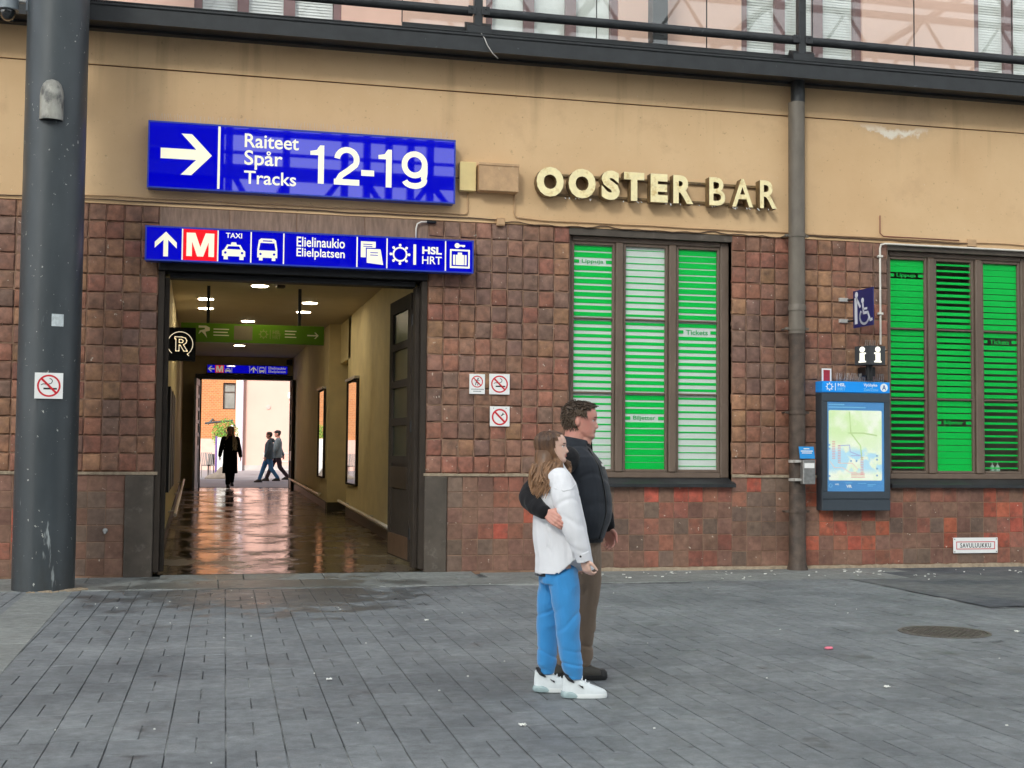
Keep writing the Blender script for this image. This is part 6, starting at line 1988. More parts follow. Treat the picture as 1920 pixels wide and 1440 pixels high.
bb_ = thing('brick_building', 'orange brick building with a dark window beyond the far passage exit', 'building', (-3, 60, 0.6))
def brick_mat():
    m, N, L, b = node_mat('orange_brick')
    tc = N.new('ShaderNodeTexCoord')
    mp = N.new('ShaderNodeMapping'); mp.inputs['Rotation'].default_value = (rad(90), 0, 0); L.new(tc.outputs['Object'], mp.inputs[0])
    br = N.new('ShaderNodeTexBrick'); br.inputs['Scale'].default_value = 3.2
    br.inputs['Color1'].default_value = lin(176, 112, 62); br.inputs['Color2'].default_value = lin(156, 96, 54); br.inputs['Mortar'].default_value = lin(176, 140, 104)
    L.new(mp.outputs[0], br.inputs['Vector']); L.new(br.outputs['Color'], b.inputs['Base Color']); b.inputs['Roughness'].default_value = 0.8
    return m
M_BRICK = brick_mat()
yq = 58.6
w = MB()
w.box(-14, 1.05, yq, yq + 8, 1.95, 13)
w.box(1.05, 1.60, yq, yq + 8, 4.40, 13)
w.box(1.05, 1.60, yq, yq + 8, 1.95, 3.24)
w.build('wall', M_BRICK, bb_)
MB().box(-14, 1.60, yq - 0.08, yq + 8, 0.3, 1.948).build('plinth', mat('pink_dado', lin(204, 164, 150), 0.8, var=0.05), bb_)
wd = MB()
wd.box(1.055, 1.10, yq + 0.1, yq + 0.2, 3.245, 4.395)
wd.box(1.55, 1.595, yq + 0.1, yq + 0.2, 3.245, 4.395)
wd.box(1.10, 1.55, yq + 0.1, yq + 0.2, 4.35, 4.395)
wd.box(1.10, 1.55, yq + 0.1, yq + 0.2, 3.245, 3.29)
wd.box(1.10, 1.55, yq + 0.1, yq + 0.2, 3.98, 4.02)
wdo = wd.build('window', mat('dark_window_frame', lin(70, 58, 52), 0.5), bb_)
MB().box(1.10, 1.55, yq + 0.14, yq + 0.15, 3.29, 3.98).build('pane', mat('grey_pane', lin(128, 130, 126), 0.1, var=0.2, nscale=2), wdo)
MB().box(1.10, 1.55, yq + 0.14, yq + 0.15, 4.02, 4.35).build('pane', MATS['grey_pane'], wdo)

# street things beyond the exit
an = thing('awning_arm', 'dark folding awning arm on the brick building beyond the passage', 'awning', (1.0, 58, 2.6))
MB().tube([(0.30, yq - 0.7, 2.60), (1.48, yq - 0.7, 2.74)], 0.045, 8).build('bar', M_STEEL, an)
MB().tube([(0.42, yq - 0.7, 2.56), (0.62, yq - 0.7, 2.78), (0.62, yq, 2.8)], 0.04, 8).tube([(1.40, yq - 0.7, 2.7), (1.62, yq - 0.7, 2.46), (1.62, yq - 0.1, 2.5)], 0.035, 8).build('strut', M_STEEL, an)
MB().ball((1.45, yq - 0.75, 2.45), 0.08, 0.08, 0.10, 12, 8).build('lamp_globe', M_WHITE, an, True)

tre = thing('potted_tree', 'leafy green shrub in a pot behind the woman in black', 'tree', (0.98, 50, 0.5))
rt2 = random.Random(4)
tk = MB().tube([(1.0, 50, 0.5), (1.02, 50, 1.4), (0.98, 50, 2.2)], [0.045, 0.035, 0.02], 8)
for k in range(9):
    a_ = rt2.uniform(0, 6.28)
    z_ = rt2.uniform(1.3, 2.2)
    tk.tube([(1.0, 50, z_), (1.0 + 0.25 * math.cos(a_), 50 + 0.25 * math.sin(a_), z_ + 0.25)], [0.016, 0.006], 5)
tk.build('trunk', mat('bark', lin(92, 76, 60), 0.9), tre)
lv = MB()
for k in range(1600):
    while True:
        p = Vector((rt2.uniform(-1, 1), rt2.uniform(-1, 1), rt2.uniform(-1, 1)))
        if p.length < 1 and (noise.noise(p * 2.3) > -0.18): break
    c = Vector((1.0 + p.x * 0.50, 50 + p.y * 0.45, 2.05 + p.z * 0.62))
    s_ = rt2.uniform(0.02, 0.045)
    d1 = Vector((rt2.gauss(0, 1), rt2.gauss(0, 1), rt2.gauss(0, 1))).normalized()
    d2 = d1.cross(Vector((rt2.gauss(0, 1), rt2.gauss(0, 1), rt2.gauss(0, 1)))).normalized()
    lv.quad(c - d1 * s_, c + d2 * s_ * 0.5, c + d1 * s_, c - d2 * s_ * 0.5)
lv.build('crown', mat('leaf_green', lin(104, 150, 52), 0.6, var=0.35, nscale=8), tre)
MB().tube([(1.0, 50, 0.48), (1.0, 50, 0.9)], [0.2, 0.26], 18).build('pot', mat('pot_grey', lin(120, 116, 112), 0.7), tre)

aw = thing('sign_board', 'white advertising board with a purple edge standing beyond the passage', 'board', (0.85, 47, 0.5))
MB().box(0.68, 1.10, 47.0, 47.06, 0.55, 1.90).build('panel', M_WHITE, aw)
MB().box(0.61, 0.678, 46.99, 47.07, 0.50, 1.95).build('edge', mat('purple_edge', lin(112, 88, 150), 0.5), aw)
MB().rings([(0.78, 47.0, GZ(47), 0.52, 0.4), (0.78, 47.0, GZ(47) + 0.08, 0.46, 0.34), (0.85, 47.0, GZ(47) + 0.22, 0.22, 0.18), (0.88, 47.0, GZ(47) + 0.42, 0.08, 0.07)], 20, 2.6).build('base', mat('canvas_grey', lin(136, 124, 112), 0.8, var=0.2, nscale=5), aw, True)
for k, x in enumerate((0.14, 0.36)):
    ch = thing('cafe_chair', ['slatted grey cafe chair beyond the passage, left one', 'slatted grey cafe chair beyond the passage, right one'][k], 'chair', (x + 0.15, 48, GZ(48)), 0, 'cafe chairs beyond the passage')
    g0 = GZ(48)
    M_CH = mat('cafe_grey', lin(120, 112, 108), 0.6)
    MB().bbox(x, x + 0.34, 47.9, 48.3, g0 + 0.42, g0 + 0.46, 0.005).build('seat', M_CH, ch)
    for q in range(4):
        MB().obox((x - 0.02 + 0.06 * q, 48.3, g0 + 0.68), (0.02, 0, 0), (0, 0.01, 0), (-0.03, 0.05, 0.22)).build('slat', M_CH, ch)
    for a_, b_ in ((0.02, 47.92), (0.32, 47.92), (0.02, 48.28), (0.32, 48.28)):
        MB().tube([(x + a_, b_, g0), (x + a_, b_, g0 + 0.42)], 0.014, 6).build('leg', M_CH, ch)
mn = thing('menu_stand', 'small black menu board beside the cafe chairs beyond the passage', 'board', (0.5, 48.5, GZ(48.5)))
MB().obox((0.50, 48.6, 1.12), (0.12, 0, 0), (0, 0.02, 0), (0, 0.04, 0.20)).build('board', M_BLACK, mn)
MB().tube([(0.40, 48.6, GZ(48.6)), (0.42, 48.6, 0.95)], 0.015, 6).tube([(0.60, 48.6, GZ(48.6)), (0.58, 48.6, 0.95)], 0.015, 6).build('leg', M_BLACK, mn)
rf = thing('street_railing', 'pale tubular railing in front of the pink building', 'railing', (3, 50, 0.5))
for z in (1.36, 1.05, 0.75):
    MB().tube([(2.4, 50, z), (5.2, 50, z)], 0.02, 8).build('rail', M_GALV, rf)
for x in (2.45, 3.6, 5.0):
    MB().tube([(x, 50, GZ(50)), (x, 50, 1.37)], 0.025, 8).build('post', M_GALV, rf)

# ================================================================== PEOPLE
HEAD = [(0.00, .33, .12, .10), (0.04, .385, .02, .155), (0.09, .395, -.06, .205), (0.15, .372, -.15, .245), (0.195, .395, -.25, .268), (0.215, .380, -.28, .272), (0.245, .400, -.31, .28), (0.29, .392, -.36, .29),
        (0.42, .400, -.43, .315), (0.50, .392, -.46, .325), (0.57, .424, -.475, .332), (0.68, .42, -.48, .34), (0.78, .385, -.46, .335), (0.87, .31, -.40, .29), (0.94, .20, -.29, .21), (0.985, .06, -.14, .10), (1.0, -.02, -.06, .03)]

def lerp_tab(t):
    for (a, *p), (b, *q) in zip(HEAD, HEAD[1:]):
        if t <= b:
            u = (t - a) / (b - a)
            return [x + (y - x) * u for x, y in zip(p, q)]
    return list(HEAD[-1][1:])

def head_point(t, w, H, nose=1.0, grow=0.0, wide=1.0):
    """point of the head surface: t up from the chin, w angle from straight ahead"""
    xf, xb, hw = lerp_tab(t)
    cx, a = (xf + xb) / 2, (xf - xb) / 2
    c, s = math.cos(w), math.sin(w)
    e = 2 / 2.25
    x = cx + (a + grow) * math.copysign(abs(c) ** e, c)
    y = (hw * wide + grow) * math.copysign(abs(s) ** e, s)
    if nose and c > 0:
        tab = [(0.265, 0.0), (0.295, .085), (0.33, .115), (0.38, .085), (0.44, .05), (0.50, .028), (0.55, .008), (0.6, 0)]
        d = 0
        for (a0, d0), (a1, d1) in zip(tab, tab[1:]):
            if a0 <= t <= a1:
                d = d0 + (d1 - d0) * (t - a0) / (a1 - a0)
        wid = 0.062 if t < 0.36 else 0.042
        x += nose * d * math.exp(-(y / wid) ** 2)
        # eye sockets
        x -= 0.022 * math.exp(-((abs(y) - 0.135) / 0.06) ** 2 - ((t - 0.495) / 0.045) ** 2)
        # mouth line
        x -= 0.012 * math.exp(-(y / 0.11) ** 2 - ((t - 0.215) / 0.012) ** 2)
    return Vector((x * H, y * H, t * H + (0.35 * grow * H if t > 0.5 else 0)))

def head_frame(pos, yaw, pitch):
    return Matrix.Translation(pos) @ Matrix.Rotation(yaw, 4, 'Z') @ Matrix.Rotation(pitch, 4, 'Y')

def add_head(mb, M, H, nose=1.0, wide=1.0, ears=True):
    rows, seg = 46, 44
    vs, fs = [], []
    for i in range(rows):
        t = i / (rows - 1)
        for k in range(seg):
            vs.append(M @ head_point(t, 2 * math.pi * k / seg, H, nose, 0, wide))
    for i in range(rows - 1):
        for k in range(seg):
            k2 = (k + 1) % seg
            fs.append((i * seg + k, i * seg + k2, (i + 1) * seg + k2, (i + 1) * seg + k))
    fs.append(tuple(range(seg - 1, -1, -1)))
    fs.append(tuple((rows - 1) * seg + k for k in range(seg)))
    mb.add(vs, fs)
    if ears:
        for s in (-1, 1):
            e = MB().ball((-0.05 * H, s * 0.335 * H * wide, 0.46 * H), 0.075 * H, 0.035 * H, 0.135 * H, 12, 8)
            e.v = [tuple(M @ Matrix.Translation((0, 0, 0)) @ Vector(v)) for v in e.v]
            mb.add(e.v, e.f)

def face_bits(parent, M, H, brow, lip, iris=(60, 48, 40), sides=(-1, 1)):
    for s in sides:
        p = head_point(0.495, s * 0.36, H, 1.0)
        c = p + Vector((-0.028 * H, 0, 0))
        e = MB().ball(c, 0.045 * H, 0.062 * H, 0.036 * H, 14, 10)
        e.v = [tuple(M @ Vector(v)) for v in e.v]
        eo = e.build('eye', mat('eye_white', lin(226, 218, 212), 0.2, var=0.0), parent, True)
        e = MB().ball(c + Vector((0.030 * H, -0.006 * H * s, 0.002 * H)), 0.020 * H, 0.028 * H, 0.030 * H, 12, 8)
        e.v = [tuple(M @ Vector(v)) for v in e.v]
        e.build('iris', mat('iris_%d' % iris[0], lin(*iris), 0.15, var=0.0), eo, True)
        lid = MB().tube([M @ (head_point(0.518, s * w, H, 1.0, 0.004)) for w in (0.20, 0.30, 0.40, 0.50)], [0.006 * H, 0.012 * H, 0.012 * H, 0.006 * H], 6)
        lid.build('eyelid', mat('lash_%d' % brow[0], lin(*[max(10, q - 18) for q in brow]), 0.6, var=0.0), parent, True)
        b = MB().tube([M @ head_point(0.585, s * w, H, 1.0, 0.006) for w in (0.16, 0.28, 0.42, 0.56)], [0.012 * H, 0.018 * H, 0.016 * H, 0.006 * H], 6)
        b.build('eyebrow', mat('brow_%d' % brow[0], lin(*brow), 0.8, var=0.0), parent, True)
    m = MB()
    m.tube([M @ head_point(0.236, w, H, 1.0, 0.002) for w in (-0.30, -0.15, 0, 0.15, 0.30)], [0.005 * H, 0.013 * H, 0.014 * H, 0.013 * H, 0.005 * H], 6)
    m.tube([M @ head_point(0.196, w, H, 1.0, 0.002) for w in (-0.26, -0.13, 0, 0.13, 0.26)], [0.005 * H, 0.016 * H, 0.018 * H, 0.016 * H, 0.005 * H], 6)
    m.build('lips', mat('lip_%d' % lip[1], lin(*lip), 0.45, var=0.05), parent, True)

def hand(mb, w, d, s, n, L=0.18, curl=0.5, fan=0.04):
    """palm and five separate fingers: wrist, finger direction, side of the thumb, palm normal"""
    w, d, s, n = Vector(w), Vector(d).normalized(), Vector(s), Vector(n)
    s = (s - d * s.dot(d)).normalized()
    n = n - d * n.dot(d)
    n = (n - s * n.dot(s)).normalized()
    offs = (0.165, 0.058, -0.05, -0.152)
    lens = (0.40, 0.44, 0.41, 0.32)
    for o, ln in zip(offs, lens):
        k = w + d * (0.49 - abs(o - 0.05) * 0.25) * L + s * o * L
        mb.limb([w + s * o * L * 0.55, w + d * 0.25 * L + s * o * L * 0.9, k], [0.075 * L, 0.08 * L, 0.062 * L], 10, 2)
        p = k
        pts, rs_ = [k], [0.050 * L]
        ang = 0.0
        for q, (fr, aa) in enumerate(((0.42, 0.7), (0.32, 1.0), (0.26, 0.7))):
            ang += curl * aa
            p = p + (d * math.cos(ang) + n * math.sin(ang) + s * o * fan * 4).normalized() * ln * fr * L
            pts.append(p)
            rs_.append((0.046, 0.043, 0.034)[q] * L)
        mb.limb(pts, rs_, 10, 2)
    b = w + d * 0.10 * L + s * 0.12 * L
    mb.limb([b, b + (d * 0.55 + s * 0.7 + n * 0.25).normalized() * 0.24 * L, b + (d * 0.55 + s * 0.7 + n * 0.25).normalized() * 0.24 * L + (d * 0.9 + s * 0.25 + n * 0.35).normalized() * 0.2 * L,
             b + (d * 0.55 + s * 0.7 + n * 0.25).normalized() * 0.24 * L + (d * 0.9 + s * 0.25 + n * 0.35).normalized() * 0.34 * L], [0.085 * L, 0.068 * L, 0.055 * L, 0.042 * L], 10, 2)

def fuse(mb, name, m, parent, vox, smooth=4, wr=0.0, wscale=(7, 7, 4), wr2=0.0, folds=None):
    """weld the shapes into one continuous skin, with folds pressed into it"""
    o = mb.build(name, m, parent, True)
    modified(o, [('REMESH', {'mode': 'VOXEL', 'voxel_size': vox, 'use_smooth_shade': True}), ('SMOOTH', {'factor': 0.5, 'iterations': smooth})])
    me = o.data
    if wr or wr2:
        nv = len(me.vertices)
        nr = [0.0] * (nv * 3)
        me.vertices.foreach_get('normal', nr)
        co = [0.0] * (nv * 3)
        me.vertices.foreach_get('co', co)
        for i in range(nv):
            x, y, z = co[3 * i:3 * i + 3]
            q = noise.noise((x * wscale[0], y * wscale[1], z * wscale[2]))
            d = wr * (1 - 2.2 * abs(q)) + wr2 * noise.noise((x * 23, y * 23, z * 15))
            if folds:
                d += folds(x, y, z)
            for k in range(3):
                co[3 * i + k] += nr[3 * i + k] * d
        me.vertices.foreach_set('co', co)
        me.update()
    me.polygons.foreach_set('use_smooth', [True] * len(me.polygons))
    if not me.materials:
        me.materials.append(m)
    return o

def skin(name, c, blush):
    m = mat(name, lin(*c), 0.5, var=0.07, nscale=14, col2=lin(*blush), c2scale=9, c2lo=0.45, c2hi=0.75, bump=0.05, bscale=120)
    b = m.node_tree.nodes['Principled BSDF']
    b.inputs['Subsurface Weight'].default_value = 0.12
    b.inputs['Subsurface Radius'].default_value = (0.012, 0.005, 0.003)
    b.inputs['Subsurface Scale'].default_value = 0.5
    return m
def fabric(name, c, rough=0.85, var=0.06, bump=0.25, bscale=350, sheen=0.3, **kw):
    m = mat(name, lin(*c), rough, var=var, nscale=6, bump=bump, bscale=bscale, spec=0.2, **kw)
    m.node_tree.nodes['Principled BSDF'].inputs['Sheen Weight'].default_value = sheen
    return m

YAWC = rad(-13.5)
def bump01(z, a, b, soft):
    return max(0.0, min(1.0, (z - a) / soft)) * max(0.0, min(1.0, (b - z) / soft))
def crease(v):                       # narrow valley once per period, broad hill between
    c = math.cos(v)
    return -max(0.0, c) ** 4
def sweat_folds(x, y, z):
    q = noise.noise((x * 6, y * 6, z * 4)) * 2.6
    d = 0.0055 * crease(z * 62 + x * 16 + q) * bump01(z, 0.10, 0.32, 0.05)         # bunched above the cuff
    d += 0.0050 * crease(z * 40 - x * 34 + q) * bump01(z, 0.38, 0.58, 0.06)          # behind and beside the knee
    d += 0.0045 * crease(z * 30 + x * 40 + q) * bump01(z, 0.62, 0.80, 0.06)
    return d
def shirt_folds(x, y, z):
    q = noise.noise((x * 5, y * 5, z * 3 + 4)) * 2.8
    d = 0.0
    if y < -0.15:
        d += 0.0060 * crease(z * 46 + x * 30 + q) * bump01(z, 0.88, 1.16, 0.06)        # elbow and forearm
    d += 0.0050 * crease(x * 52 + z * 14 + q) * bump01(z, 0.79, 1.10, 0.08)            # long drapes of the body
    d += 0.0040 * crease(z * 36 + y * 22 + q) * bump01(z, 1.12, 1.34, 0.06)
    return d
def chino_folds(x, y, z):
    q = noise.noise((x * 6, y * 6, z * 4 + 9)) * 2.6
    return 0.0065 * crease(z * 56 + x * 20 + q) * bump01(z, 0.10, 0.34, 0.05) + 0.004 * crease(z * 34 - x * 30 + q) * bump01(z, 0.42, 0.66, 0.08) + 0.004 * crease(x * 60 + q) * bump01(z, 0.2, 0.9, 0.1)
def vest_folds(x, y, z):
    q = noise.noise((x * 4, y * 4, z * 3 + 2)) * 2.6
    return 0.0045 * crease(z * 30 + y * 18 - x * 10 + q) * bump01(z, 1.0, 1.46, 0.08)

# ------------------------------------------------------------------ the girl
girl = thing('person', 'girl with long brown hair in a white overshirt, blue sweatpants and white trainers', 'person', (2.286, 7.948, 0), YAWC)
ORG[girl.name] = Vector((0, 0, 0))
SK_G = skin('skin_fair', (214, 176, 158), (214, 162, 146))
HG = 0.207
MG = head_frame(Vector((-0.100, 0.0, 1.445)), rad(-12), rad(-4))
bod = MB()
add_head(bod, MG, HG, 0.95, 0.96, False)
bod.limb([(-0.115, 0, 1.36), (-0.118, 0, 1.44), (-0.112, 0, 1.53)], [0.055, 0.048, 0.05], 16)
bod.rings([(-0.06, 0, 0.80, 0.10, 0.13), (-0.07, 0, 0.95, 0.10, 0.12), (-0.08, 0, 1.1, 0.09, 0.11), (-0.08, 0, 1.26, 0.10, 0.13), (-0.09, 0, 1.36, 0.07, 0.13), (-0.11, 0, 1.41, 0.05, 0.06)], 20)
bod.limb([(-0.08, -0.13, 1.34), (0.0, -0.195, 1.07), (0.078, -0.20, 0.86)], [0.042, 0.033, 0.022], 12)
bod.limb([(-0.08, 0.13, 1.34), (-0.03, 0.19, 1.07), (0.05, 0.19, 0.86)], [0.042, 0.033, 0.022], 12)
hand(bod, (0.082, -0.20, 0.862), (0.28, 0.0, -0.96), (0.55, -0.55, -0.1), (-0.3, 0.9, 0.0), 0.155, 0.75)
hand(bod, (0.052, 0.19, 0.86), (0.15, 0, -0.98), (0.8, 0.2, 0), (0, -1, 0), 0.155, 0.5)
bod.limb([(-0.04, -0.085, 0.80), (-0.015, -0.09, 0.47), (0.04, -0.09, 0.10)], [0.07, 0.05, 0.032], 14)
bod.limb([(-0.09, 0.085, 0.80), (-0.125, 0.095, 0.47), (-0.13, 0.10, 0.10)], [0.07, 0.05, 0.032], 14)
bod.limb([(0.02, -0.09, 0.06), (0.10, -0.09, 0.045), (0.19, -0.09, 0.035)], [0.034, 0.032, 0.024], 12)
bod.limb([(-0.15, 0.10, 0.06), (-0.07, 0.10, 0.045), (0.02, 0.10, 0.035)], [0.034, 0.032, 0.024], 12)
fuse(bod, 'body', SK_G, girl, 0.0042, 2)
face_bits(girl, MG, HG, (66, 48, 40), (196, 116, 108))

M_SHIRT = fabric('white_felt', (222, 222, 226), 0.9, 0.04, 0.2, 260, 0.4)
j = MB()
def hem(i, x, y):
    if i > 2: return 0.0
    k = (1, 0.85, 0.4)[i]
    if x < -0.02:
        base = -0.025
    else:
        base = 0.0
    return k * (base + 0.085 * math.exp(-((x - 0.015) / 0.05) ** 2))
RJ = [(-0.028, 0, 0.785, 0.184, 0.186), (-0.030, 0, 0.83, 0.181, 0.184), (-0.040, 0, 0.92, 0.176, 0.178), (-0.054, 0, 1.00, 0.172, 0.170), (-0.066, 0, 1.10, 0.162, 0.162), (-0.070, 0, 1.17, 0.150, 0.162),
      (-0.066, 0, 1.26, 0.126, 0.174), (-0.07, 0, 1.32, 0.110, 0.178), (-0.085, 0, 1.37, 0.094, 0.162), (-0.098, 0, 1.405, 0.078, 0.124), (-0.105, 0, 1.435, 0.066, 0.085), (-0.105, 0, 1.455, 0.060, 0.070)]
j.rings(RJ, 40, 2.25, hem)
j.limb([(-0.066, -0.138, 1.345), (-0.034, -0.188, 1.22), (0.005, -0.208, 1.07), (0.052, -0.212, 0.955), (0.078, -0.206, 0.885)], [0.075, 0.074, 0.067, 0.055, 0.043], 20)
j.limb([(-0.062, 0.140, 1.345), (-0.04, 0.198, 1.22), (-0.02, 0.215, 1.07), (0.02, 0.21, 0.955), (0.045, 0.20, 0.885)], [0.080, 0.085, 0.080, 0.064, 0.046], 20)
jk = fuse(j, 'overshirt', M_SHIRT, girl, 0.0055, 2, 0.0055, (10, 10, 3.0), 0.002, shirt_folds)
cf = MB().tube([(0.070, -0.212, 0.905), (0.084, -0.203, 0.855)], [0.047, 0.045], 22)
cf.build('cuff', M_SHIRT, girl, 'auto')
MB().ball((0.060, -0.253, 0.882), 0.007, 0.004, 0.007, 10, 6).build('button', M_SIGNBLACK, girl)
sm = MB().tube([(0.030, -0.185, 1.320), (0.000, -0.238, 1.290), (-0.045, -0.253, 1.280), (-0.100, -0.225, 1.295)], 0.0035, 6)
sm.build('shoulder_seam', M_SHIRT, girl, True)
side = MB().tube([(0.020, -0.1862, 0.87), (0.000, -0.178, 0.95), (-0.02, -0.172, 1.05)], 0.0028, 6)
side.build('side_seam', M_SHIRT, girl, True)
co = MB()
for (z, r0, lift) in ((1.435, 0.078, 0), ):
    vs, fs = [], []
    n = 28
    for i in range(n + 1):
        w = rad(35 + 290 * i / n)
        for (rr_, zz) in ((0.066, 1.415), (0.069, 1.448), (0.078, 1.450), (0.092, 1.415)):
            vs.append((-0.105 + rr_ * math.cos(w) * 1.0, rr_ * 1.08 * math.sin(w), zz - 0.02 * math.cos(w)))
    for i in range(n):
        for k in range(3):
            fs.append((i * 4 + k, (i + 1) * 4 + k, (i + 1) * 4 + k + 1, i * 4 + k + 1))
    co.add(vs, fs)
co.build('collar', M_SHIRT, girl, True)

M_SWEAT = fabric('blue_fleece', (58, 138, 200), 0.92, 0.06, 0.2, 220, 0.4)
p = MB()
p.rings([(-0.065, 0, 0.70, 0.115, 0.15), (-0.062, 0, 0.78, 0.120, 0.155), (-0.06, 0, 0.9, 0.115, 0.15)], 28)
p.limb([(-0.035, -0.075, 0.74), (-0.022, -0.09, 0.60), (-0.010, -0.095, 0.47), (0.002, -0.092, 0.32), (0.022, -0.09, 0.20), (0.033, -0.09, 0.155)], [0.096, 0.086, 0.077, 0.067, 0.062, 0.054], 22)
p.limb([(-0.095, 0.075, 0.74), (-0.112, 0.088, 0.60), (-0.124, 0.095, 0.47), (-0.128, 0.098, 0.32), (-0.130, 0.10, 0.20), (-0.130, 0.10, 0.155)], [0.094, 0.080, 0.071, 0.063, 0.060, 0.052], 22)
fuse(p, 'sweatpants', M_SWEAT, girl, 0.0055, 2, 0.0055, (9, 9, 5), 0.0025, sweat_folds)
for x, y in ((0.036, -0.09), (-0.130, 0.10)):
    MB().tube([(x, y, 0.118), (x, y, 0.135), (x, y, 0.15)], [0.046, 0.049, 0.050], 24).build('ankle_cuff', M_SWEAT, girl, 'auto')
MB().rings([(-0.13, 0.0, 0.745, 0.085, 0.12), (-0.13, 0.0, 0.775, 0.085, 0.12)], 20).build('top_hem', fabric('dark_top', (42, 44, 54)), girl)

def trainer(parent, x0, y0, L=0.283):
    """shoe along +x, heel at x0"""
    w = 0.047
    up = MB()
    R5 = [(0.022, 0.02, 0.985, 1.0), (0.040, 0.012, 0.99, 1.0), (0.056, 0.012, 0.94, 0.96), (0.070, 0.015, 0.82, 0.88), (0.084, 0.02, 0.68, 0.80), (0.098, 0.025, 0.55, 0.74), (0.112, 0.03, 0.46, 0.70), (0.122, 0.035, 0.40, 0.66)]
    up.rings([(x0 + L * (a + b) / 2, y0, z, L * (b - a) / 2, w * s) for z, a, b, s in R5], 30, 2.5, lambda i, x, y: (0.014 * max(0, 1 - (x - x0) / (0.25 * L)) - 0.012 * max(0, (x - x0 - 0.25 * L) / L)) * (i / 7))
    o = up.build('trainer', mat('white_mesh_fabric', lin(214, 220, 222), 0.75, var=0.05, nscale=25, bump=0.25, bscale=260), parent, 'auto')
    so = MB().rings([(x0 + L * 0.52, y0, 0.004, L * 0.47, w * 1.02), (x0 + L * 0.515, y0, 0.012, L * 0.49, w * 1.08), (x0 + L * 0.51, y0, 0.03, L * 0.488, w * 1.05)], 30, 2.6)
    so.build('sole', mat('white_rubber', lin(228, 232, 232), 0.5, var=0.04), o, 'auto')
    MB().rings([(x0 + L * 0.52, y0, 0.0, L * 0.46, w * 0.98), (x0 + L * 0.52, y0, 0.0045, L * 0.475, w * 1.03)], 30, 2.6).build('outsole', mat('grey_rubber', lin(120, 128, 128), 0.6), o)
    MB().rings([(x0 + L * 0.24, y0, 0.006, L * 0.24, w * 1.06), (x0 + L * 0.23, y0, 0.016, L * 0.255, w * 1.13), (x0 + L * 0.205, y0, 0.028, L * 0.225, w * 1.12), (x0 + L * 0.165, y0, 0.038, L * 0.175, w * 1.07), (x0 + L * 0.14, y0, 0.043, L * 0.14, w)], 28, 2.4).build('heel_cushion', mat('pale_air_unit', lin(158, 178, 180), 0.2, var=0.15, nscale=30, coat=0.5), o, 'auto')
    MB().tube([(x0 + 0.028 * L + 0.018, y0 - w * 0.62, 0.142), (x0 + 0.16 * L, y0 - w * 0.86, 0.120), (x0 + 0.27 * L, y0 - w * 0.92, 0.101)], [0.010, 0.011, 0.005], 8).tube([(x0 + 0.028 * L + 0.018, y0 + w * 0.62, 0.142), (x0 + 0.16 * L, y0 + w * 0.84, 0.120), (x0 + 0.27 * L, y0 + w * 0.90, 0.101)], [0.010, 0.011, 0.005], 8).tube([(x0 + 0.046, y0 - w * 0.6, 0.142), (x0 + 0.022, y0, 0.148), (x0 + 0.046, y0 + w * 0.6, 0.142)], 0.009, 8).build('dark_collar', M_SIGNBLACK, o, True)
    ys = y0 - w * 0.985
    swp = [(x0 + 0.37 * L, 0.088), (x0 + 0.40 * L, 0.079), (x0 + 0.44 * L, 0.070), (x0 + 0.475 * L, 0.066), (x0 + 0.465 * L, 0.078), (x0 + 0.43 * L, 0.0795)]
    MB().prism(swp, ys - 0.004, ys + 0.010).build('swoosh_mark', M_SIGNBLACK, o)
    la = MB()
    for k in range(4):
        x = x0 + L * (0.44 + 0.075 * k)
        z = 0.119 - 0.0165 * k
        la.tube([(x, y0 - w * 0.55, z - 0.006), (x + 0.004, y0, z + 0.008), (x, y0 + w * 0.55, z - 0.006)], 0.0042, 6)
    la.ball((x0 + 0.43 * L, y0, 0.132), 0.012, 0.02, 0.006, 8, 6)
    la.build('laces', mat('white_lace', lin(232, 234, 236), 0.8), o, True)
    return o
trainer(girl, -0.045, -0.09)
trainer(girl, -0.215, 0.10)

def hair_mat(name, dark, light, z0, z1):
    m, N, L, b = node_mat(name)
    tc = N.new('ShaderNodeTexCoord')
    sep = N.new('ShaderNodeSeparateXYZ'); L.new(tc.outputs['Object'], sep.inputs[0])
    nz = N.new('ShaderNodeTexNoise'); nz.inputs['Scale'].default_value = 40; nz.inputs['Detail'].default_value = 3
    mp = N.new('ShaderNodeMapping'); mp.inputs['Scale'].default_value = (1, 1, 0.12); L.new(tc.outputs['Object'], mp.inputs[0]); L.new(mp.outputs[0], nz.inputs['Vector'])
    mr = N.new('ShaderNodeMapRange'); mr.inputs['From Min'].default_value = z1; mr.inputs['From Max'].default_value = z0; L.new(sep.outputs['Z'], mr.inputs['Value'])
    ad = N.new('ShaderNodeMath'); ad.operation = 'MULTIPLY_ADD'; ad.inputs[1].default_value = 1.3; ad.inputs[2].default_value = -0.65; L.new(nz.outputs['Fac'], ad.inputs[0])
    a2 = N.new('ShaderNodeMath'); a2.operation = 'ADD'; a2.use_clamp = True; L.new(mr.outputs[0], a2.inputs[0]); L.new(ad.outputs[0], a2.inputs[1])
    mx = N.new('ShaderNodeMixRGB'); mx.inputs['Color1'].default_value = lin(*dark); mx.inputs['Color2'].default_value = lin(*light); L.new(a2.outputs[0], mx.inputs['Fac'])
    L.new(mx.outputs[0], b.inputs['Base Color'])
    b.inputs['Roughness'].default_value = 0.42
    b.inputs['Specular IOR Level'].default_value = 0.35
    return m

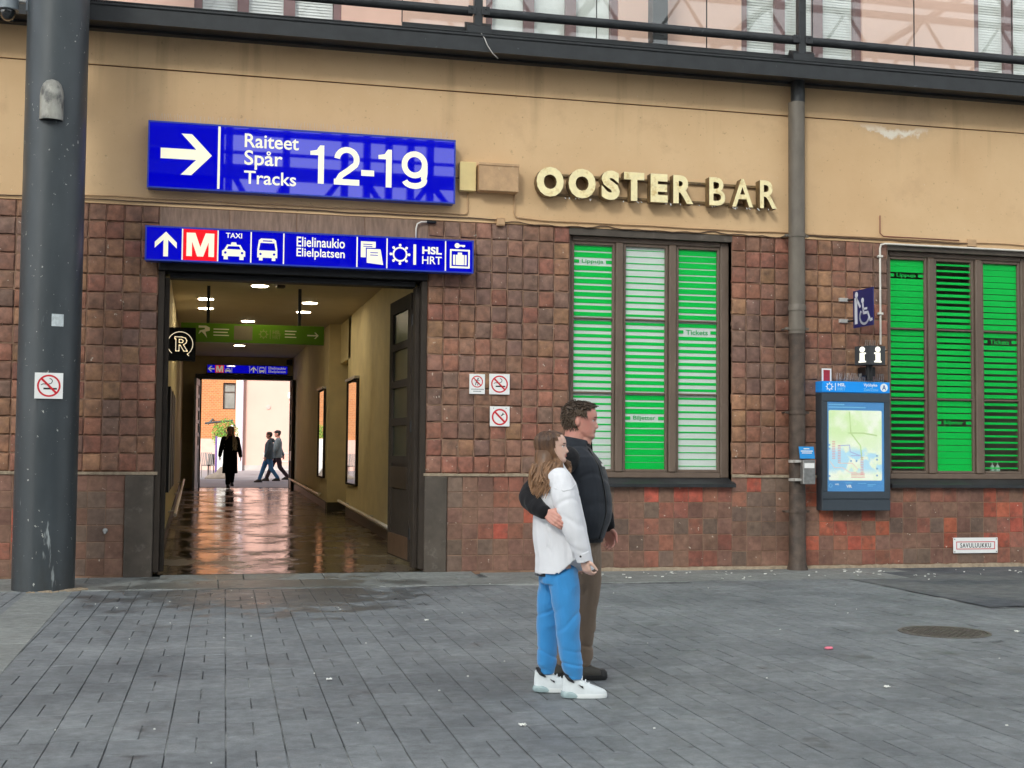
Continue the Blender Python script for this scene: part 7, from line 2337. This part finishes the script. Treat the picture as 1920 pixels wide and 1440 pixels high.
def hair_cap(M, H, keep, grow, wide=1.0, rows=40, seg=56, jit=0.006, seed=1):
    mb = MB()
    ok, idx = {}, {}
    for i in range(rows):
        t = i / (rows - 1)
        for k in range(seg):
            w = 2 * math.pi * k / seg
            g_ = grow * (0.8 + 0.45 * noise.noise((i * 0.35, k * 0.9, seed)))
            idx[i, k] = len(mb.v)
            mb.v.append(tuple(M @ head_point(t, w, H, 0.0, g_, wide)))
    for i in range(rows - 1):
        for k in range(seg):
            t, w = (i + 0.5) / (rows - 1), 2 * math.pi * (k + 0.5) / seg
            if keep(t, math.cos(w), math.sin(w)):
                k2 = (k + 1) % seg
                mb.f.append((idx[i, k], idx[i, k2], idx[i + 1, k2], idx[i + 1, k]))
    return mb

M_HAIRG = hair_mat('brown_blonde_hair', (74, 54, 43), (156, 118, 86), 1.20, 1.66)
hr = hair_cap(MG, HG, lambda t, c, s: t > (0.88 if c > 0.75 else 0.80 if c > 0.5 else 0.66 if c > 0.3 else 0.45 if c > 0.12 else 0.05), 0.035, 0.96)
hr.rings([(-0.205, -0.01, 1.27, 0.016, 0.10), (-0.185, -0.01, 1.33, 0.030, 0.115), (-0.172, -0.005, 1.39, 0.045, 0.112), (-0.160, 0, 1.44, 0.060, 0.098), (-0.152, 0, 1.49, 0.070, 0.080), (-0.145, 0, 1.53, 0.070, 0.074)], 28)
rh = random.Random(11)
def tress(root_w, t0, end, r0=0.0068, grow=0.05):
    pts = []
    for t in (t0, 0.72, 0.5, 0.3, 0.12):
        if t > t0: continue
        g_ = grow + rh.uniform(-0.012, 0.02)
        w = root_w + rh.uniform(-0.06, 0.06)
        pts.append(MG @ head_point(t, w, HG, 0.0, g_, 0.96))
    e = Vector(end)
    nd = Vector((pts[-1].x + 0.105, pts[-1].y, 0)).normalized()
    m1 = Vector((-0.105, 0, 0)) + nd * (0.112 + rh.uniform(0, 0.022))
    m1.z = 1.425 + rh.uniform(-0.02, 0.015)
    m2 = m1.lerp(e, 0.55) + Vector((rh.uniform(-0.018, 0.008), rh.uniform(-0.016, 0.016), 0))
    P = pts + [m1, m2, e]
    n = len(P)
    hr.limb(P, [r0 * 0.5] + [r0 * rh.uniform(0.8, 1.15) for _ in range(n - 3)] + [r0 * 0.8, r0 * 0.22], 7, 3)
for k in range(520):
    w = rad(rh.uniform(66, 278))
    sy = math.sin(w)
    ye = max(-0.185, min(0.14, 0.14 * sy + rh.gauss(0, 0.03)))
    ze = rh.uniform(1.225, 1.33) + 0.04 * (ye > 0)
    cx_, a_, b_ = (-0.070, 0.125, 0.195)
    xe = cx_ - a_ * math.sqrt(max(0.02, 1 - (ye / b_) ** 2)) - rh.uniform(0.015, 0.06)
    tress(w, rh.uniform(0.80, 0.965), (xe, ye, ze))
for k in range(36):     # lock falling in front of the far shoulder and beside the face
    w = rad(rh.uniform(62, 80))
    if k < 99:
        e = (0.005 + rh.uniform(-0.03, 0.015), 0.06 + rh.uniform(-0.03, 0.03), rh.uniform(1.36, 1.43))
    else:
        e = (-0.03 + rh.uniform(-0.05, 0.015), -0.085 + rh.uniform(-0.03, 0.02), rh.uniform(1.375, 1.43))
    tress(w, 0.90, e, 0.006, 0.03)
hr.build('hair', M_HAIRG, girl, True)

# ------------------------------------------------------------------ the man
man = thing('person', 'man with short brown hair in dark vest and brown trousers, arm around the girl', 'person', (2.508, 8.385, 0), YAWC)
ORG[man.name] = Vector((0, 0, 0))
SK_M = skin('skin_ruddy', (204, 150, 134), (200, 126, 112))
HM = 0.250
MM = head_frame(Vector((-0.022, 0.0, 1.606)), rad(-10), rad(2))
bod = MB()
add_head(bod, MM, HM, 0.85, 1.04, True)
bod.limb([(-0.062, 0, 1.47), (-0.060, 0, 1.58), (-0.046, 0, 1.68)], [0.082, 0.074, 0.072], 20)
bod.limb([(0.022, 0, 1.630), (-0.008, 0, 1.585), (-0.04, 0, 1.54)], [0.046, 0.060, 0.068], 16)
bod.rings([(-0.02, 0, 0.93, 0.13, 0.16), (-0.01, 0, 1.1, 0.15, 0.18), (-0.02, 0, 1.3, 0.14, 0.18), (-0.04, 0, 1.45, 0.1, 0.17), (-0.05, 0, 1.53, 0.06, 0.08)], 20)
bod.limb([(-0.13, -0.19, 1.46), (-0.35, -0.44, 1.24), (-0.268, -0.665, 1.145)], [0.05, 0.042, 0.032], 14)
bod.limb([(0.0, 0.18, 1.46), (0.09, 0.25, 1.22), (0.185, 0.20, 1.01)], [0.05, 0.042, 0.030], 14)
hand(bod, (-0.262, -0.676, 1.142), (0.60, -0.42, -0.42), (0.45, -0.05, 0.85), (0.55, 0.75, 0.0), 0.185, 0.42, 0.03)
hand(bod, (0.186, 0.20, 1.005), (0.12, -0.05, -0.98), (0.75, -0.55, 0.0), (-0.75, -0.2, 0.0), 0.185, 0.55)
bod.limb([(0.02, 0.03, 0.92), (0.022, 0.06, 0.5), (0.0, 0.10, 0.10)], [0.09, 0.06, 0.04], 14)
bod.limb([(-0.06, 0.14, 0.92), (-0.10, 0.18, 0.5), (-0.12, 0.20, 0.10)], [0.09, 0.06, 0.04], 14)
bod.limb([(-0.05, 0.10, 0.055), (0.02, 0.10, 0.044), (0.09, 0.10, 0.038)], [0.034, 0.030, 0.020], 12)
bod.limb([(-0.16, 0.20, 0.055), (-0.09, 0.20, 0.044), (-0.02, 0.20, 0.038)], [0.034, 0.030, 0.020], 12)
fuse(bod, 'body', SK_M, man, 0.0046, 2)
face_bits(man, MM, HM, (96, 74, 58), (176, 96, 88))
M_HAIRM = hair_mat('brown_hair', (56, 46, 38), (96, 80, 66), 1.70, 1.90)
hm = hair_cap(MM, HM, lambda t, c, s: t > (0.83 if c > 0.7 else 0.74 if c > 0.45 else 0.56 if c > 0.12 else 0.60 if c > -0.12 else 0.22), 0.035, 1.04, jit=0.01, seed=6)
rh = random.Random(12)
for k in range(900):
    t = rh.uniform(0.25, 0.985)
    w = rad(rh.uniform(0, 360))
    c = math.cos(w)
    if t < (0.84 if c > 0.7 else 0.75 if c > 0.45 else 0.57 if c > 0.12 else 0.61 if c > -0.12 else 0.24):
        continue
    a = MM @ head_point(t, w, HM, 0, 0.03, 1.04)
    up_ = (MM @ head_point(t, w, HM, 0, 0.16, 1.04) - a).normalized()
    d = (up_ * 0.55 + Vector((0.55 if t > 0.8 else -0.15, rh.uniform(-0.3, 0.3), -0.7 if t < 0.75 else 0.05))).normalized()
    l = rh.uniform(0.016, 0.030)
    hm.tube([a, a + d * l * 0.6, a + d * l + Vector((0.004, 0, -0.004))], [0.0042, 0.0034, 0.0010], 5)
hm.build('hair', M_HAIRM, man, True)

M_VEST = fabric('navy_softshell', (36, 40, 47), 0.75, 0.06, 0.12, 300, 0.15)
M_SLEEVE = fabric('black_jersey', (24, 24, 27), 0.9, 0.05, 0.2, 300, 0.1)
v = MB()
v.rings([(-0.020, 0, 0.950, 0.160, 0.182), (-0.018, 0, 0.996, 0.173, 0.192), (-0.008, 0, 1.06, 0.190, 0.202), (-0.006, 0, 1.127, 0.198, 0.207), (-0.013, 0, 1.232, 0.201, 0.212), (-0.026, 0, 1.338, 0.189, 0.216), (-0.038, 0, 1.43, 0.172, 0.214),
         (-0.045, 0, 1.485, 0.140, 0.195), (-0.048, 0, 1.525, 0.110, 0.140), (-0.046, 0, 1.56, 0.082, 0.092), (-0.044, 0, 1.595, 0.078, 0.082)], 40, 2.3)
fuse(v, 'vest', M_VEST, man, 0.0062, 2, 0.005, (7, 7, 4.5), 0.002, vest_folds)
s1 = MB()
s1.limb([(-0.115, -0.165, 1.470), (-0.235, -0.300, 1.375), (-0.360, -0.445, 1.245), (-0.335, -0.565, 1.19), (-0.278, -0.655, 1.15)], [0.088, 0.080, 0.066, 0.056, 0.044], 20)
fuse(s1, 'sleeve', M_SLEEVE, man, 0.006, 3, 0.005, (10, 10, 10), 0.002)
s1 = MB()
s1.limb([(-0.01, 0.165, 1.455), (0.05, 0.225, 1.33), (0.095, 0.25, 1.22), (0.155, 0.23, 1.10), (0.184, 0.205, 1.02)], [0.085, 0.076, 0.064, 0.054, 0.044], 20)
fuse(s1, 'sleeve', M_SLEEVE, man, 0.006, 3, 0.005, (10, 10, 10), 0.002)
MB().rings([(-0.022, 0, 0.925, 0.155, 0.175), (-0.020, 0, 0.952, 0.158, 0.178)], 30, 2.3).build('shirt_hem', M_SLEEVE, man)
cl_ = MB()
vs, fs = [], []
n = 30
for i in range(n + 1):
    w = rad(28 + 304 * i / n) + rad(-30)
    for rr_, zz in ((0.080, 1.53), (0.084, 1.605), (0.092, 1.607), (0.098, 1.53)):
        vs.append((-0.040 + rr_ * 1.05 * math.cos(w), rr_ * 1.05 * math.sin(w), zz - 0.018 * math.cos(w)))
for i in range(n):
    for k in range(3):
        fs.append((i * 4 + k, (i + 1) * 4 + k, (i + 1) * 4 + k + 1, i * 4 + k + 1))
cl_.add(vs, fs)
cl_.build('collar', M_VEST, man, True)
MB().rings([(-0.03, -0.004, 1.52, 0.085, 0.082), (-0.03, -0.004, 1.575, 0.074, 0.074)], 24).build('inner_collar', M_SLEEVE, man)
# zip and chest logo ride on the vest's surface, turned a little towards the square
def vest_pt(z, w, out=0.003):
    tab = [(0.950, -0.020, 0.160, 0.182), (0.996, -0.018, 0.173, 0.192), (1.127, -0.006, 0.198, 0.207), (1.232, -0.013, 0.201, 0.212), (1.338, -0.026, 0.189, 0.216), (1.43, -0.038, 0.172, 0.214), (1.485, -0.045, 0.140, 0.195), (1.525, -0.048, 0.110, 0.140), (1.56, -0.046, 0.082, 0.092)]
    for (a0, *p_), (a1, *q_) in zip(tab, tab[1:]):
        if a0 <= z <= a1:
            u = (z - a0) / (a1 - a0)
            cx, a, b = [x + (y - x) * u for x, y in zip(p_, q_)]
            e = 2 / 2.3
            c, s = math.cos(w), math.sin(w)
            return Vector((cx + (a + out) * math.copysign(abs(c) ** e, c), (b + out) * math.copysign(abs(s) ** e, s), z))
zp = MB().tube([vest_pt(z, rad(-46), 0.006) for z in (0.955, 1.0, 1.06, 1.127, 1.2, 1.27, 1.338, 1.39, 1.43, 1.47, 1.5, 1.54)], 0.0045, 6)
zp.build('zip', mat('zip_black', lin(14, 14, 16), 0.35), man, True)
lg = MB()
for k in range(6):
    a, b = vest_pt(1.425, rad(-36 + 2.0 * k), 0.013), vest_pt(1.425, rad(-36 + 2.0 * k + 1.4), 0.013)
    a2, b2 = vest_pt(1.443, rad(-36 + 2.0 * k), 0.013), vest_pt(1.443, rad(-36 + 2.0 * k + 1.4), 0.013)
    lg.quad(a, b, b2, a2)
lg.build('chest_logo', M_WHITE, man)
M_CHINO = fabric('brown_chino', (126, 108, 92), 0.85, 0.06, 0.2, 300, 0.1)
p = MB()
p.rings([(-0.025, 0.05, 0.78, 0.135, 0.165), (-0.022, 0.03, 0.88, 0.140, 0.17), (-0.02, 0.01, 0.96, 0.138, 0.165)], 30)
p.limb([(0.010, 0.01, 0.86), (0.026, 0.04, 0.69), (0.022, 0.065, 0.50), (0.010, 0.085, 0.33), (0.006, 0.095, 0.24), (0.012, 0.10, 0.17), (0.010, 0.10, 0.125)], [0.112, 0.100, 0.088, 0.078, 0.070, 0.062, 0.056], 22)
p.limb([(-0.06, 0.12, 0.86), (-0.085, 0.15, 0.69), (-0.10, 0.18, 0.50), (-0.112, 0.195, 0.33), (-0.118, 0.20, 0.22), (-0.118, 0.20, 0.12)], [0.112, 0.100, 0.086, 0.076, 0.068, 0.060], 22)
fuse(p, 'trousers', M_CHINO, man, 0.0062, 2, 0.006, (9, 9, 4), 0.003, chino_folds)
def walking_shoe(parent, x0, y0, L=0.30, rz=0.0):
    w = 0.052
    R5 = [(0.024, 0.02, 0.985, 1.0), (0.045, 0.02, 0.98, 1.0), (0.062, 0.02, 0.90, 0.95), (0.078, 0.02, 0.74, 0.86), (0.096, 0.025, 0.58, 0.78), (0.115, 0.03, 0.46, 0.74), (0.13, 0.04, 0.40, 0.70)]
    o = MB().rings([(x0 + L * (a + b) / 2, y0, z, L * (b - a) / 2, w * s) for z, a, b, s in R5], 28, 2.5).build('shoe', mat('dark_olive_leather', lin(62, 58, 50), 0.6, var=0.15, nscale=12, bump=0.3, bscale=150), parent, 'auto')
    MB().rings([(x0 + L * 0.5, y0, 0.0, L * 0.48, w), (x0 + L * 0.505, y0, 0.014, L * 0.50, w * 1.1), (x0 + L * 0.505, y0, 0.034, L * 0.497, w * 1.07)], 28, 2.6).build('sole', mat('black_rubber', lin(30, 30, 30), 0.6), o, 'auto')
    MB().rings([(x0 + L * 0.90, y0, 0.022, L * 0.095, w * 0.86), (x0 + L * 0.895, y0, 0.05, L * 0.10, w * 0.82), (x0 + L * 0.87, y0, 0.066, L * 0.07, w * 0.6)], 20, 2.2).build('toe_cap', MATS['black_rubber'], o, 'auto')
    la = MB()
    for k in range(4):
        x, z = x0 + L * (0.46 + 0.08 * k), 0.122 - 0.017 * k
        la.tube([(x, y0 - w * 0.6, z - 0.01), (x + 0.004, y0, z + 0.006), (x, y0 + w * 0.6, z - 0.01)], 0.004, 6)
    la.build('laces', M_SIGNBLACK, o, True)
walking_shoe(man, -0.125, 0.10)
walking_shoe(man, -0.235, 0.20)

# ------------------------------------------------------------------ people beyond the passage
def walker(label, loc, rotz, h, coat, trousers, hairc, stride, long_coat=False, long_hair=False, cap=None, pack=None, arm=0.16, hood=None):
    """figure of height h facing local +x, in mid stride"""
    t = thing('person', label, 'person', loc, rotz)
    ORG[t.name] = Vector((0, 0, 0))
    k = h / 1.75
    S = lambda x, y, z: (x * k, y * k, z * k)
    Hh = 0.235 * k
    M = head_frame(Vector(S(0.0, 0, 1.505)), 0, rad(4))
    b = MB()
    add_head(b, M, Hh)
    b.limb([S(-0.03, 0, 1.40), S(-0.025, 0, 1.5), S(-0.015, 0, 1.6)], [0.06 * k, 0.055 * k, 0.055 * k], 12)
    b.rings([(S(0, 0, .9) + (0.11 * k, 0.15 * k)), (S(0, 0, 1.15) + (0.11 * k, 0.15 * k)), (S(-.02, 0, 1.38) + (0.10 * k, 0.17 * k)), (S(-.03, 0, 1.45) + (0.05 * k, 0.06 * k))], 18)
    f1, f2 = stride, -stride
    legs = [(-0.085, f1, 0.0), (0.085, f2, 0.05)]
    cl2 = MB()
    cl2.rings([(S(0, 0, .84) + (0.12 * k, 0.15 * k)), (S(0, 0, .98) + (0.125 * k, 0.16 * k))], 20)
    for y, f, lift in legs:
        kn = f * 0.42 + 0.05
        b.limb([S(0, y, 0.9), S(kn, y, 0.5), S(f, y, 0.12 + lift)], [0.07 * k, 0.05 * k, 0.035 * k], 10)
        cl2.limb([S(0, y, 0.86), S(kn * 0.6, y, 0.68), S(kn, y, 0.48), S((kn + f) / 2, y, 0.30 + lift / 2), S(f, y, 0.13 + lift)], [0.10 * k, 0.09 * k, 0.075 * k, 0.066 * k, 0.062 * k], 14)
        MB().rings([(f * k + 0.05 * k, y * k, (0.0 + lift) * k, 0.14 * k, 0.045 * k), (f * k + 0.05 * k, y * k, (0.03 + lift) * k, 0.145 * k, 0.05 * k), (f * k + 0.03 * k, y * k, (0.07 + lift) * k, 0.11 * k, 0.045 * k), (f * k - 0.01 * k, y * k, (0.12 + lift) * k, 0.06 * k, 0.042 * k)], 16).build('shoe', mat('dark_shoe', lin(40, 34, 32), 0.5), t, True)
    for s, f in ((-1, -arm), (1, arm)):
        b.limb([S(-0.01, s * 0.19, 1.38), S(f * 0.4 - 0.02, s * 0.235, 1.12), S(f, s * 0.25, 0.88)], [0.045 * k, 0.035 * k, 0.026 * k], 10)
        hand(b, S(f, s * 0.25, 0.88), (0.25 * f, 0.05 * s, -1), (1, 0, 0), (0, -s, 0), 0.17 * k, 0.4)
    fuse(b, 'body', SK_M, t, 0.010 * k, 2)
    fuse(cl2, 'trousers', trousers, t, 0.011 * k, 2, 0.005, (8, 8, 5))
    c = MB()
    low = 0.42 if long_coat else 0.80
    c.rings([(S(0, 0, low) + ((0.19 if long_coat else 0.16) * k, 0.21 * k)), (S(0, 0, 0.95) + (0.155 * k, 0.195 * k)), (S(0, 0, 1.15) + (0.15 * k, 0.19 * k)), (S(-.01, 0, 1.32) + (0.14 * k, 0.215 * k)), (S(-.02, 0, 1.41) + (0.10 * k, 0.17 * k)), (S(-.025, 0, 1.47) + (0.07 * k, 0.085 * k))], 28)
    for s, f in ((-1, -arm), (1, arm)):
        c.limb([S(-0.01, s * 0.185, 1.38), S(f * 0.4 - 0.02, s * 0.235, 1.12), S(f * 0.95, s * 0.25, 0.91)], [0.075 * k, 0.062 * k, 0.05 * k], 14)
    fuse(c, 'coat', coat, t, 0.011 * k, 3, 0.006, (8, 8, 5), 0.002)
    hc = hair_cap(M, Hh, lambda tt, cc, ss: tt > (0.84 if cc > 0.6 else 0.6 if cc > 0.0 else 0.2), 0.05)
    if long_hair:
        rr = random.Random(2)
        for q in range(90):
            w = rad(rr.uniform(60, 300) if q < 50 else rr.uniform(25, 100))
            P = [M @ head_point(tt, w, Hh, 0, 0.08) for tt in (0.9, 0.5, 0.15)]
            yy = 0.17 * math.sin(w)
            P.append(Vector(S(-0.10 + 0.14 * math.cos(w) * 0.3 + (0.16 if math.cos(w) > 0.2 else 0), yy * 1.1, rr.uniform(1.10, 1.3))) if q < 50 else Vector(S(0.15 + rr.uniform(-0.03, 0.02), rr.uniform(0.03, 0.17), rr.uniform(1.05, 1.3))))
            hc.limb(P, [0.010, 0.018, 0.016, 0.006], 6, 3)
    hc.build('hair', hairc, t, True)
    if cap is not None:
        cb = hair_cap(M, Hh, lambda tt, cc, ss: tt > 0.66, 0.07)
        cb.build('cap', cap, t, True)
        MB().rings([(0.50 * Hh, 0, 1.505 * k + 0.68 * Hh, 0.24 * Hh, 0.27 * Hh), (0.50 * Hh, 0, 1.505 * k + 0.72 * Hh, 0.22 * Hh, 0.25 * Hh)], 16).build('cap_peak', cap, t)
    if pack is not None:
        MB().rings([(S(-0.24, 0, 0.98) + (0.10 * k, 0.15 * k)), (S(-0.26, 0, 1.1) + (0.12 * k, 0.17 * k)), (S(-0.25, 0, 1.32) + (0.10 * k, 0.16 * k)), (S(-0.22, 0, 1.42) + (0.06 * k, 0.11 * k))], 20, 2.6).build('backpack', pack, t, True)
    if hood is not None:
        MB().rings([(S(-0.09, 0, 1.38) + (0.09 * k, 0.12 * k)), (S(-0.10, 0, 1.45) + (0.10 * k, 0.13 * k)), (S(-0.08, 0, 1.52) + (0.07 * k, 0.10 * k))], 18).build('hood', hood, t, True)
    return t
M_COAT_B = fabric('black_coat', (15, 15, 17), 0.85, 0.05, 0.1, 200, 0.0)
M_TR_B = fabric('black_trousers', (17, 17, 19), 0.85, 0.05, 0.1, 200, 0.0)
M_BLOND = hair_mat('pale_blonde_hair', (150, 132, 108), (226, 214, 192), 1.1, 1.5)
walker('woman with long pale hair in a long black coat walking through the far passage exit', (0.92, 38.3, FL(38.3) + 0.01), rad(-80), 1.78, M_COAT_B, M_TR_B, M_BLOND, 0.16, True, True, arm=0.20)
M_GREYJ = fabric('slate_jacket', (74, 84, 92), 0.7, 0.12, 0.1, 200, 0.0)
M_PALEJ = fabric('grey_jacket', (116, 126, 130), 0.7, 0.10, 0.1, 200, 0.0)
M_JEANS = fabric('blue_jeans', (66, 108, 150), 0.85, 0.1, 0.15, 200, 0.0)
M_DARKT = fabric('dark_trousers', (58, 44, 52), 0.85, 0.08, 0.1, 200, 0.0)
walker('walker in a slate jacket and blue jeans crossing the courtyard', (2.28, 43.4, GZ(43.4)), rad(180), 1.66, M_GREYJ, M_JEANS, mat('dark_brown_hair', lin(52, 40, 34), 0.5), 0.30, False, False, arm=0.14, hood=M_GREYJ)
walker('walker in a pale grey jacket and dark cap behind the one in jeans', (2.62, 44.6, GZ(44.6)), rad(180), 1.72, M_PALEJ, M_DARKT, MATS['dark_brown_hair'], 0.34, False, False, cap=mat('black_cap', lin(30, 30, 34), 0.7), pack=None, arm=0.22)

# ================================================================== LITTER
rl_ = random.Random(17)
M_PAPERBIT = mat('litter_white', lin(226, 226, 220), 0.7, var=0.1, nscale=40)
bits = [(1.781, 7.095, 'crumpled white gum wrapper on the paving before the girl'), (0.876, 8.733, 'scrap of white paper on the paving left of the couple'), (4.403, 7.794, 'white paper scrap on the paving at lower right'),
        (6.9, 10.02, 'folded white scrap of paper right of the manhole cover'), (2.02, 11.6, 'white paper scrap on the paving in front of the tiled wall')]
for x, y, lab in bits:
    mb = MB()
    n = 5
    vs = []
    for i in range(n + 1):
        for q in range(n + 1):
            u, v_ = i / n - 0.5, q / n - 0.5
            vs.append((x + u * 0.036, y + v_ * 0.03, 0.012 + 0.012 * noise.noise((u * 5 + x, v_ * 5 + y, 1))))
    mb.add(vs, [(i * (n + 1) + q, (i + 1) * (n + 1) + q, (i + 1) * (n + 1) + q + 1, i * (n + 1) + q + 1) for i in range(n) for q in range(n)])
    o = mb.build('paper_scrap', M_PAPERBIT)
    modified(o, [('SOLIDIFY', {'thickness': 0.003})])
    tag(o, lab, 'litter', 'scraps of litter on the paving')
o = MB().rings([(4.822, 9.42, 0.001, 0.03, 0.024), (4.822, 9.42, 0.008, 0.036, 0.028), (4.825, 9.42, 0.018, 0.026, 0.02)], 12).build('pink_wrapper', mat('pink_litter', lin(230, 120, 140), 0.5), None, True)
tag(o, 'small pink sweet wrapper on the paving left of the manhole cover', 'litter')
dr = MB()
for k in range(90):
    x = rl_.uniform(4.5, 12.5)
    y = 15.7 - abs(rl_.gauss(0, 0.45))
    if x > 8.6: y -= abs(rl_.gauss(0, 0.4))
    s = rl_.uniform(0.006, 0.019)
    a_ = rl_.uniform(0, 6.28)
    dr.obox((x, y, 0.012), (s * math.cos(a_), s * math.sin(a_), 0.001), (-s * 0.5 * math.sin(a_), s * 0.5 * math.cos(a_), 0.002), (0, 0, 0.003))
for k in range(40):
    x, y = rl_.uniform(-1, 8), rl_.uniform(6.5, 15)
    s = rl_.uniform(0.003, 0.007)
    dr.obox((x, y, 0.005), (s, 0, 0), (0, s * 0.7, 0), (0, 0, 0.003))
o = dr.build('droppings', M_PAPERBIT)
stuff(o)
o['label'] = 'scattered white droppings and grit on the paving along the wall'

# ================================================================== PLATFORM HALL (overhead and behind the camera, mirrored in glass and signs)
M_TRUSS = mat('truss_grey', lin(66, 70, 74), 0.5, var=0.1, nscale=2)
def roof_glass():
    m, N, L, b = node_mat('milky_roof_glass')
    N.remove(b)
    tl = N.new('ShaderNodeBsdfTranslucent'); tl.inputs[0].default_value = (0.86, 0.88, 0.88, 1)
    tp = N.new('ShaderNodeBsdfTransparent'); tp.inputs[0].default_value = (0.92, 0.94, 0.93, 1)
    mx = N.new('ShaderNodeMixShader'); mx.inputs[0].default_value = 0.55
    L.new(tl.outputs[0], mx.inputs[1]); L.new(tp.outputs[0], mx.inputs[2]); L.new(mx.outputs[0], N['Material Output'].inputs['Surface'])
    return m
ords = ('nearest the wall', 'second from the wall', 'third from the wall', 'fourth from the wall', 'fifth from the wall')
for k, y in enumerate((5, -2, -9, -16, -23)):
    t = thing('roof_truss', 'grey lattice roof truss of the platform hall, ' + ords[k], 'truss', (4, y, 15), 0, 'platform hall roof trusses')
    MB().tube([(-34, y, 14.6), (44, y, 14.6)], 0.14, 8).build('chord', M_TRUSS, t)
    MB().tube([(-34, y, 16.8), (44, y, 16.8)], 0.14, 8).build('chord', M_TRUSS, t)
    wb = MB()
    for i in range(26):
        x = -34 + 3 * i
        wb.tube([(x, y, 14.6), (x + 1.5, y, 16.8), (x + 3.0, y, 14.6)], 0.08, 6)
    wb.build('web', M_TRUSS, t)
rfm = thing('hall_roof', 'milky glass roof of the platform hall carried by the trusses', 'roof', (4, -8, 17))
for k in range(13):
    x = -35 + k * 6
    MB().box(x + 0.12, x + 5.88, -27, 10, 17.12, 17.14).build('glass_panel', roof_glass() if k == 0 else MATS['milky_roof_glass'], rfm)
    MB().box(x - 0.12, x + 0.12, -27, 10, 17.0, 17.3).build('purlin', M_TRUSS, rfm)
gb = thing('hall_gable', 'steel framed glazed gable on the far side of the platform hall', 'gable', (4, -27, 0))
for i, x in enumerate((-35, -30.5, -26, -21.5, -17, -12.5, -8, -3.6, 1.1, 3.6, 6.2, 7.2, 8.2, 9.2, 10.1, 13, 16.5, 21, 25.5, 30, 34.5, 39, 43)):
    MB().box(x - 0.16, x + 0.16, -27.2, -26.8, 0, 17).build('post', M_TRUSS, gb)
for z, h in ((13.75, 0.3), (14.6, 0.05), (16.0, 0.06)):
    MB().box(-35, 43, -26.98, -26.7, z - h, z + h).build('beam', M_TRUSS, gb)
for x, d in ((1.3, 1.2), (3.6, -0.9), (6.0, -1.6), (7.2, 1.5), (10.0, -1.5), (10.2, 1.8), (13.2, 1.5)):
    MB().tube([(x, -26.9, 13.6), (x + d, -26.9, 11.5)], 0.14, 6).build('brace', M_TRUSS, gb)
MB().box(-35, 43, -28.5, -27.3, 0, 11.5).build('lower_wall', mat('dark_render', lin(70, 66, 62), 0.8), gb)
MB().box(-35, 0.9, -28.5, -27.3, 11.5, 17).build('blind_wall', mat('dark_render', lin(70, 66, 62), 0.8), gb)
